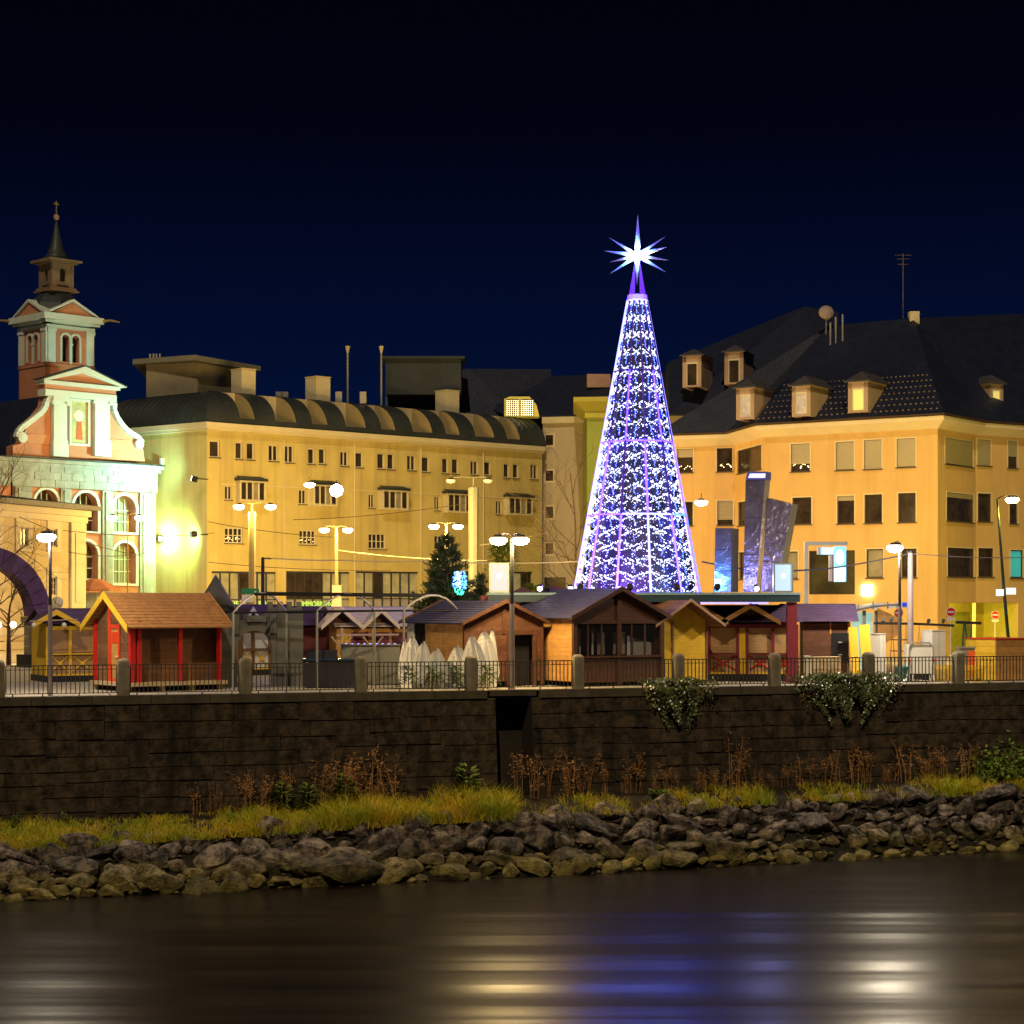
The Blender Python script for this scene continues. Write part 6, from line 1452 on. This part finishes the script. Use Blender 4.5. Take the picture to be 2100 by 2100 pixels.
ob_ = thing('shutter_box', 'small grey kiosk box with orange front panel and ribbed shutter', 'kiosk', T(*G(1990,78.2))); Mo = WM[ob_.name]
mk('body', MB().box(-.42,.28,0,.7,.0,1.3), galv, ob_, Mo); mk('orange_front', MB().box(-.12,.26,-.03,-.003,.1,1.2), orange_p, ob_, Mo); mk('top', MB().box(-.5,.32,-.06,.75,1.303,1.36), galv, ob_, Mo)
for i in range(12): mk('slat', MB().box(-.41,-.14,-.025,-.004,.1+i*.09,.17+i*.09), galv, ob_, Mo)
wc = thing('big_wooden_crate', 'big yellow brown wooden crate with orange lid at the right end of the railing', 'crate', T(*G(2042,77.0)) @ RZ(24)); Mw = WM[wc.name]
for i in range(6): mk('board', MB().box(0,1.9,-.03,0,.05+i*.27,.31+i*.27), wood_or, wc, Mw)
for i in range(6): mk('board', MB().box(-.03,0,0,1.9,.05+i*.27,.31+i*.27), wood_ye, wc, Mw)  # light on the left side put into its yellower boards
mk('body', MB().box(.004,1.9,.004,1.9,0,1.68), wood_or, wc, Mw); mk('lid', MB().box(-.05,1.95,-.05,1.95,1.685,1.74), ored_p, wc, Mw)
single('teal_bin', 'dark teal bin behind the railing left of the white trolley', 'bin', MB().lathe([(.22,0),(.3,.55),(.32,.56),(.32,.62),(.05,.66)],12), teal_m, T(*G(1850,76.2)))
# rack with small spotlights
YR = 78.0; rk = thing('spotlight_rack', 'long black rack bar with small spotlights on splayed legs', 'light rack', T(*G(1875,YR)))
mk('bar', MB().tube([P(1792,1278,YR),P(1870,1279,YR),P(1957,1283,YR)],.05,6), steel_d, rk, I4)
for u,v in ((1811,1272),(1828,1270),(1904,1274),(1934,1274)): sp_ = mk('spot_head', MB().lathe([(.05,-.1),(.08,.0),(.08,.1),(.07,.101)],8,P(u,v,YR),RX(70)), steel_d, rk, I4); mk('bracket', MB().tube([P(u,v+1,YR),P(u,v+7,YR)],.015,4), steel_d, rk, I4)
for u in (1830,1858,1885): mk('leg', MB().tube([P(u-7,1403,YR),P(u,1280,YR),P(u+7,1403,YR)],.028,5), steel_d, rk, I4)
for v in (1312,1335): mk('cross_bar', MB().tube([P(1826,v,YR),P(1862,v,YR)],.02,4), steel_d, rk, I4)
YR2 = 79.5; rk2 = thing('trestle_stand', 'black trestle stand with one short bar on the grey kiosk', 'stand', T(*G(1985,YR2)))
mk('bar', MB().tube([P(1960,1276,YR2),P(2012,1278,YR2)],.06,6), steel_d, rk2, I4)
for a,b in ((1977,1974),(1979,1984),(1992,1990)): mk('leg', MB().tube([P(a,1278,YR2),P(b,1328,YR2),P(b-1,1391,YR2)],.04,5), mat('stand_green',(.01,.07,.04),.4,.1), rk2, I4)
def noentry(u, v, Y, vb, label, r=.29, ang=0):
    M = T(*G(u,Y)) @ RZ(ang); t = thing('no_entry_sign', label, 'road sign', M); z = zat(v,Y)
    mk('pole', MB().tube([(0,.05,0),(0,.05,z-.2)],.03,6), white_p, t, M); d = mk('disc', MB().lathe([(r,0),(r,.02),(.01,.021)],20,(0,0,z),RX(90)), sign_r, t, M)
    mk('bar', MB().box(-r*.78,r*.78,-.032,-.022,z-.04,z+.04), white_p, d, M); mk('rim', MB().lathe([(r+.02,-.01),(r+.02,.012)],20,(0,0,z),RX(90)), white_p, d, M); mk('plate', MB().box(-.19,.19,-.01,.01,z-r-.19,z-r-.05), white_p, t, M)
noentry(1950,1255,92,1400,'red no entry sign with white bar at the passage entrance', .205); noentry(2041,1261,104,1400,'second no entry sign, inside the yellow lit passage',.20,0); noentry(1843,1257,90,1400,'no entry sign half hidden behind the right lamp pole',.21,-38)
ds = thing('direction_sign', 'green and white direction sign on the square left of the pipe hoops', 'sign', T(*G(513,104))); YD=104
mk('green_plate', MB().box(-.48,.48,-.03,.0,0,.30).tf(T(*G(513,YD,zat(1218,YD)))), green_sg, ds, I4); mk('white_arrow', MB().prism([(0,0,0),(.12,0,.07),(0,0,.14)],(0,.01,0)).tf(T(*G(522,YD-.045,zat(1216,YD)))), white_p, ds, I4)
mk('white_plate', MB().box(-.45,.2,-.03,.0,0,.42).tf(T(*G(513,YD,zat(1235,YD)))), white_p, ds, I4); mk('pole', MB().tube([G(505,YD+.05),G(505,YD+.05,zat(1207,YD))],.04,6), galv, ds, I4)
# satellite dish behind the small stall
dsh = thing('satellite_dish', 'round cream satellite dish above the small stall roof at left', 'satellite dish', T(*P(117,1236,84))); Md = WM[dsh.name]
mk('reflector', MB().lathe([(.02,.06),(.16,.04),(.27,0),(.28,-.02)],18,(0,0,0),RX(90)), plaster_lt, dsh, Md, True); mk('feed_arms', MB().tube([(-.15,-.05,.2),(0,-.35,0),(.2,-.05,-.15)],.012,4).tube([(.05,-.35,.27),(0,-.35,-.05)],.012,4), steel_d, dsh, Md); mk('mast', MB().tube([(0,.06,0),(0,.06,-.9)],.03,5), steel_d, dsh, Md)
wall_lm = thing('wall_lantern', 'pair of glowing globes on the cream wall under the stone arch', 'wall lamp', T(*P(10,1283,98.5))); 
for u in (-3,27): mk('globe', MB().lathe([(.02,-.16),(.13,-.1),(.17,0),(.13,.1),(.02,.16)],10,P(u,1281,98.2)), lamp_s, wall_lm, I4, True)
mk('bracket', MB().tube([P(-3,1288,98.3),P(10,1284,98.8),P(27,1288,98.3)],.03,5), bark, wall_lm, I4)
light('POINT', P(27,1281,97.6), (1,.75,.4), 260, .2)

# ================================================================ LAMPS
def head(root, p, dx, m, size=.46):
    """flat lantern head with its shade and a glowing bowl"""
    M = T(*p); h = mk('lamp_head', MB().lathe([(.03,.13),(.12,.11),(size*.34,.03),(size*.36,0)],12).tf(SC(1.25,.8,1)), steel_d, root, M, False)
    mk('bowl', MB().lathe([(size*.37,.01),(size*.54,-.04),(size*.54,-.12),(size*.38,-.23),(.02,-.27)],12).tf(SC(1.25,.8,1)), m, h, M, True)
def double_lamp(u, ul, ur, v, Y, label, col, m, power, pr, pmat, vtop=None, name='street_lamp', r2=None, size=.48):
    t = thing(name, label, 'street lamp', T(*G(u,Y))); z = zat(v,Y); zt = zat(vtop,Y) if vtop else z + .12
    dk = pmat is pole_g
    mk('pole', MB().tube([G(u,Y),G(u,Y,zt*.55)] + ([] if dk else [G(u,Y,zt)]),[pr,pr*.9] + ([] if dk else [pr*(r2 or .6)]),8), pmat, t, I4)
    if dk: mk('upper_pole', MB().tube([G(u,Y,zt*.55),G(u,Y,zt)],[pr*.7,pr*.6],8), mat('pole_shade',(.012,.012,.014),.6,.1), t, I4)  # shade under the lamp head put into the dark colour of this part
    if vtop and zt < z: mk('upper_pole', MB().tube([G(u,Y,zt),G(u,Y,z+.1)],.05,6), pmat, t, I4)
    for x in (ul,ur):
        if x is None: continue
        mk('arm', MB().tube([G(u,Y,z+.1),G((u+x)/2,Y,z+.17),G(x,Y,z+.12)],.03,5), pmat, t, I4); head(t, G(x,Y,z), 0, m, size)
        if power: light('POINT', G(x,Y-.05,z-.35), col, power, .2)
    return t
WHT = (1.0,.85,.62)
double_lamp(103, 95, None, 1096, 65.1, 'white street lamp on a tall pole at the left end of the promenade', WHT, lamp_w, 1500, .085, pole_g)
double_lamp(1845, 1835, None, 1119, 74.6, 'white street lamp on a tall pole before the orange house', WHT, lamp_w, 1700, .08, pole_g)
double_lamp(1050, 1022, 1067, 1103, 69.9, 'twin headed promenade lamp in front of the honey hut gable', (1,.70,.28), lamp_s, 950, .10, pole_g)
double_lamp(262, 230, 287, 1059, 118, 'slim twin lamp before the church windows', SOD, lamp_s, 260, .05, pole_c)
double_lamp(517, 490, 555, 1036, 112, 'twin sodium lamp on a thick cream column left of the bright starburst lamp', SOD, lamp_s, 2500, .22, pole_c, 1050, r2=1.0)
double_lamp(690, 665, 713, 1084, 122, 'twin sodium lamp on a thin pole under the brightest lamp', SOD, lamp_s, 2700, .12, pole_c)
double_lamp(915, 890, 939, 1077, 121, 'twin sodium lamp rising behind the conifer', SOD, lamp_s, 3100, .10, pole_c)
double_lamp(971, 925, 1001, 983, 127, 'unlit twin lamp on top of the thick grey column', WHT, white_p, 0, .36, mat('column_grey',(.26,.27,.22),.7,.1), 1000, r2=1.0)
bl = thing('floodlight_lamp', 'dazzling white lamp high above the square in front of the yellow building', 'street lamp', T(*G(690,117)))
mk('bulb', MB().lathe([(.05,-.4),(.3,-.25),(.42,0),(.3,.25),(.05,.4)],14,G(690,117,zat(1006,117))), glow('lamp_dazzle',(1,.95,.85),80), bl, I4, True); mk('bracket', MB().tube([G(690,117.2,zat(1000,117)+.2),G(690,117.6,zat(985,117))],.05,5), steel_d, bl, I4)
light('POINT', G(690,116.4,zat(1012,117)), (1.0,.70,.22), 4800, .4)
def cable_lamp(u, v, Y, label, col, power):
    t = thing('cable_lamp', label, 'street lamp', T(*P(u,v,Y))); head(t, P(u,v,Y), 0, lamp_s, .5); mk('hanger', MB().tube([P(u,v,Y)+V((0,0,.12)),P(u,v,Y)+V((0,0,.4))],.02,4), steel_d, t, I4); light('POINT', P(u,v,Y)+V((0,-.05,-.45)), col, power, .25)
cable_lamp(635, 991, 118, 'orange lamp hung on a wire left of the dazzling lamp', SOD, 2200)
cable_lamp(1438, 1027, 99, 'orange lamp hung on a wire between the light tree and the silver slabs', (1,.62,.20), 5600)
dl = thing('leaning_lamp', 'orange lamp on a thin dark leaning pole at the right edge', 'street lamp', T(*G(2072,93)))
mk('pole', MB().tube([G(2073,93,0),P(2058,1200,93),P(2045,1023,93)],[.09,.08,.05],7), mat('pole_green',(.03,.06,.045),.5,.1), dl, I4); mk('arm', MB().tube([P(2045,1023,93),P(2060,1016,93),P(2072,1017,93)],.03,5), steel_d, dl, I4); head(dl, P(2076,1021,93), 0, lamp_s, .5); light('SPOT', P(2076,1044,92.7), (1,.72,.10), 8000, .25, OF[4].w(3,0,3.5), 150, .6)
for u0,u1,l in ((2043,2058,'left'),(2064,2083,'right')):
    single('lit_plate', '%s white lit plate hung on the leaning lamp pole' % l, 'plate', MB().box(0,(u1-u0)*92.6/F,-.04,.04,0,.32).tf(T(*G(u0,92.6,zat(1222 if l=='left' else 1219,92.6)))), glow('plate_lit',(1,.97,.85),1.2), I4, 'lit plates on the leaning lamp pole')
# floodlights on the green lit wall
def wall_flood(u, v, out, label, aim, col, power, ang):
    s, z = YL.loc(u, v, -out); M = YL.M @ T(s, -out, z); t = thing('wall_floodlight', label, 'floodlight', M); p = M @ V((0,0,0)); fq = (V(aim)-p).to_track_quat('-Z','Y').to_matrix().to_4x4(); Mx = T(*p) @ fq
    mk('bracket', MB().tube([(.45,out-.02,.0),(.3,0.1,0),(0,0,0)],.04,5), steel_d, t, M); mk('housing', MB().box(-.22,.22,-.2,.2,-.1,.26), steel_d, t, Mx); mk('lens', MB().box(-.19,.19,-.17,.17,-.13,-.101), lamp_v, t, Mx)
    light('SPOT', Mx @ V((0,0,-.25)), col, power, .15, aim, ang, 1.0)
CG = CH.w(6.5,-.0,16.0)
GRN = (.66,1.0,.50); CYA = (.42,1.0,.82)
wall_flood(397, 982, 1.0, 'upper black floodlight on the green lit wall aiming at the church gable', CH.w(7.0,0,13.5), CYA, 5200, 140)
wall_flood(396, 1096, 1.0, 'lower black floodlight on the green lit wall aiming at the church front', YL.w(YL.loc(335)[0],.4,zat(1120,138)), (.42,1.0,.24), 1800, 150)
cfl = thing('gable_floodlight', 'small white floodlight at the right end of the church cornice', 'floodlight', CH.M @ T(xe+.3,-.5,zat(928,127.5))); Mc = WM[cfl.name]; mk('housing', MB().box(-.12,.12,-.12,.12,-.05,.4), white_p, cfl, Mc); mk('bracket', MB().box(-.03,.03,-.03,.03,-.3,-.05), steel_d, cfl, Mc)
pfl = thing('church_floodlight', 'floodlight on the white pier at the right edge of the church', 'floodlight', CH.M @ T(xe+.2,-.6,zat(1095,128))); Mc = WM[pfl.name]; mk('housing', MB().box(-.15,.15,-.12,.12,-.2,.2), steel_d, pfl, Mc); mk('lens', MB().box(-.152,-.151,-.1,.1,-.15,.15), lamp_v, pfl, Mc); mk('bracket', MB().box(-.03,.03,.12,.6,-.03,.03), steel_d, pfl, Mc)
light('POINT', Mc @ V((-.3,-.5,0)), (.72,1.0,.90), 520, .15)
single('white_pier', 'white overlit pier between the church and the green lit wall', 'pier', MB().box(xe+.02,xe+1.5,.3,1.2,0,zat(985,128)), mat('pier_white',(.7,.7,.6),.8,.08), CH.M)
# violet and blue show lights of the tree
light('POINT', MTr @ V((0,-Rb*.25,pz+1.3)), (.45,.40,1.0), 160, .3)
light('POINT', MTr @ V((-.8,-Rb-.9,pz+.5)), (.26,.09,1.0), 600, .12); light('POINT', MTr @ V((-3.4,-Rb-1.2,pz+.45)), (.32,.11,1.0), 600, .12); light('POINT', MTr @ V((3.2,-Rb-1.0,pz+.5)), (.06,.34,1.0), 420, .12)
light('POINT', MTr @ V((4.9,-5.6,pz+.5)), (.35,.36,1.0), 160, .12)
light('POINT', MTr @ V((0,-.6,zst)), (.06,.24,1.0), 2600, .4)
light('POINT', G(1392,118,4.5), (.75,1.0,.18), 900, .3) if False else None

pl_ = OF[3].w(r3[0]+1.6,1.4,r3[3]-.02); pcl = thing('passage_lamp', 'small ceiling lamp inside the yellow passage of the orange house', 'ceiling lamp', T(*pl_))
mk('lens', MB().lathe([(.16,-.06),(.18,-.02),(.18,0)],10,pl_), lit_y, pcl, I4); light('POINT', pl_+V((0,0,-.35)), (1,.85,.2), 520, .15)
# ================================================================ CABLES
def cable(pts, r, m, label, Y=None):
    a = []
    for (p,q) in zip(pts,pts[1:]):
        for i in range(9):
            t = i/8; c = p.lerp(q,t); c.z -= .25*(1-(2*t-1)**2)*min(1,(q-p).length/20); a.append(c)
    single('cable', label, 'cable', MB().tube(a, r, 5, False), m)
cable([P(1440,1152,82),P(1560,1171,80),P(1700,1166,78),P(1867,1135,77)], .035, cable_m, 'thick dark cable from the light tree to the right mast')
cable([P(1867,1135,77),P(2120,1143,80)], .02, pole_g, 'thin cable running right from the mast')
mst = thing('cable_mast', 'plain grey mast holding the thick cable, right of the white lamp', 'mast', T(*G(1867,77))); mk('pole', MB().tube([G(1867,77),G(1867,77,zat(1134,77))],[.13,.11],9), pole_g, mst, I4); mk('cap', MB().lathe([(.13,0),(.13,.08),(.02,.12)],9,G(1867,77,zat(1134,77))), steel_d, mst, I4)
dm_ = thing('tram_mast', 'dark mast carrying the pale overhead line left of the dazzling lamp', 'mast', T(*G(539,100))); mk('pole', MB().tube([G(539,100),G(539,100,zat(1143,100))],[.11,.09],8), steel_d, dm_, I4); mk('bracket', MB().tube([P(539,1145,100),P(556,1146,100)],.03,4), steel_d, dm_, I4)
cable([P(545,1144,100),P(700,1149,101),P(860,1151,102),P(1200,1151,104)], .035, cable_l, 'pale overhead tram line across the yellow building')
for i,(a,b,l) in enumerate((((427,1070,133),(690,1102,125),'upper wire from the green wall corner'),((690,1128,125),(1000,1150,118),'pale wire sagging right of the thin twin lamp'),((427,1153,133),(800,1170,128),'low wire just above the shop windows'),((130,1088,100),(440,1093,128),'wire crossing the church arches'),
                   ((140,1132,100),(300,1133,118),'wire with insulators before the lower church windows'),((600,1066,140),(970,1030,128),'wire rising to the thick grey column'),((985,1118,127),(1140,1088,130),'yellow lit wire right of the grey column'),((40,1060,99),(290,1140,125),'wire falling from the cream house to the church corner'))):
    cable([P(*a),P(*b)], .022, cable_l if 'pale' in l or 'yellow' in l else cable_m, l)

# ================================================================ TREES
def twig(mb, p, d, L_, r, n, q, droop=0.0, spread=.55):
    pts = [p]; c = p; dd = d.normalized()
    for i in range(4):
        dd = (dd + V((q.gauss(0,.12),q.gauss(0,.12),q.gauss(0,.10)-droop))).normalized(); c = c + dd*L_/4; pts.append(c)
    mb.tube(pts, [r,r*.85,r*.7,r*.55,r*.4], 4 if r < .03 else 6, False)
    if n <= 0: return
    for i in range(q.choice((3,4,4))):
        t = q.uniform(.35,1); k_ = min(3,int(t*4)); s = pts[k_].lerp(pts[k_+1], t*4-k_); a = V((q.gauss(0,1),q.gauss(0,1),q.gauss(.25,.7))).normalized()
        twig(mb, s, (dd + a*spread*1.6).normalized(), L_*q.uniform(.5,.72), r*.5, n-1, q, droop, spread)
def bare_tree(u, Y, h, label, seed, lean=0):
    q = random.Random(seed); M = T(*G(u,Y)); t = thing('bare_tree', label, 'tree', M)
    mk('trunk', MB().tube([(0,0,0),(lean*.3,0,h*.25),(lean,0,h*.55)],[.14,.11,.07],7), bark, t, M); mb = MB()
    for i in range(9):
        z = h*(.25+.3*i/8); a = q.uniform(0,6.28); twig(mb, V((lean*i/8,0,z)), V((math.cos(a),math.sin(a)*.6,q.uniform(.5,1.1))), h*q.uniform(.26,.4), .035, 3, q)
    twig(mb, V((lean,0,h*.55)), V((.1,0,1)), h*.4, .06, 3, q); mk('crown', mb, bark, t, M)
bare_tree(1180, 126, 12.5, 'leafless tree between the beige house and the light tree', 4); bare_tree(-38, 88, 8.6, 'leafless tree reaching in from the left edge before the cream house', 9, .3); bare_tree(18, 97, 4.6, 'thin leafless sapling seen through the stone arch', 15)
def conifer(u, Y, h, r, label, seed, n=30):
    q = random.Random(seed); M = T(*G(u,Y)); t = thing('conifer', label, 'tree', M); mk('trunk', MB().tube([(0,0,0),(0,0,h*.95)],[.16,.03],7), bark, t, M); mb = MB(); wd = MB()
    for w_ in range(n):
        f = (w_+.5)/n; z = h*(.10+.86*f); R_ = r*(1-f)**.75*(1.0 if f > .12 else .8) + .1
        for k_ in range(max(4,int(10*(1-f)+4))):
            a = q.uniform(0,6.283); l = R_*q.uniform(.55,1.12); d = V((math.cos(a),math.sin(a),0)); b0 = V((0,0,z)); tip = b0 + d*l + V((0,0,l*q.uniform(.15,.55)))
            wd.tube([b0,tip],[.02,.008],3,False)
            for s_ in range(int(14+l*22)):
                tt = q.uniform(.3,1.05); c = b0.lerp(tip,tt) + V((q.gauss(0,.07),q.gauss(0,.07),q.gauss(0,.06)))
                dd = (d*.6+V((q.gauss(0,.5),q.gauss(0,.5),q.uniform(.2,1.1)))).normalized()*q.uniform(.14,.30); e_ = dd.cross(V((q.gauss(0,1),q.gauss(0,1),q.gauss(0,1)))).normalized()*.034
                mb.add([c-e_,c+e_,c+dd],[(0,1,2)]); e2 = dd.cross(e_).normalized()*.034; dd2 = (dd+V((q.gauss(0,.07),q.gauss(0,.07),0))); mb.add([c-e2,c+e2,c+dd2],[(0,1,2)])
    mk('crown', mb, needle, t, M); mk('branches', wd, bark, t, M); return t
conifer(915, 95, zat(1090,95), 1.95, 'dark green conifer with long upright shoots in the middle of the square', 21)
conifer(986, 92, zat(1172,92), .75, 'small yellow lit conifer right of the blue bulbs', 22, 16)
bc = thing('bulb_cluster', 'oval of blue and green light bulbs hung on the conifer', 'light cluster', T(*P(943,1195,93))); b1, b2, b3 = MB(), MB(), MB(); q = random.Random(8)
for i in range(210):
    x, z = q.uniform(-1,1), q.uniform(-1,1)
    if x*x+z*z > 1: continue
    p = P(943 + x*15, 1193 + z*27, 92.9 + q.uniform(-.25,.1)); r = q.uniform(.025,.05)
    (b2 if z > .55 else (b3 if abs(x+.25) < .28 and q.random() < .45 else b1)).lathe([(.004,-r),(r*.9,-r*.4),(r*.9,r*.4),(.004,r)],5,p)
mk('blue_bulbs', b1, ball_b, bc, I4); mk('green_bulbs', b2, ball_g, bc, I4); mk('white_bulbs', b3, bulb_w, bc, I4)
for u,Y,l in ((1095,112,'yellow green lit shrubs before the last shop window'),(1030,114,'green shrub under the rightmost upper windows behind the promenade lamp')):
    single('lit_shrub', l, 'shrub', leafy_mesh(40+u%7, 420, .9, .3), None, T(*G(u,Y,zat(1236,Y)-.8 if u>1060 else zat(1170,Y)-.3)) @ SC(1.3,1,1.9))
for u,Y,l,w_ in ((1072,90,'small brown gabled stall roof behind the left floodlights',.9),(1140,92,'wine red stall roof behind the left floodlights',1.5)):
    M = T(*G(u,Y)); t = thing('distant_stall', l, 'market hut', M); zr = zat(1203,Y); ze = zat(1222,Y)
    mk('roof', MB().prism([(-w_,0,ze),(w_,0,ze),(0,0,zr)],(0,2.4,0)), maroon if w_>1 else wood_br, t, M); mk('body', MB().box(-w_*.8,w_*.8,.2,2.2,0,ze-.005), wood_dk, t, M)
for u,l in ((690,'pinkish box panel hung on the thin lamp pole, left one'),):
    single('pole_box', 'pinkish cabinet box mounted behind the thin twin lamp pole', 'box', MB().box(-.28,.28,0,.5,0,1.35).box(-.3,.3,-.02,.52,1.353,1.4), white_p if False else mat('box_pink',(.62,.42,.30),.7,.1), T(*G(690,121,zat(1245,121))))
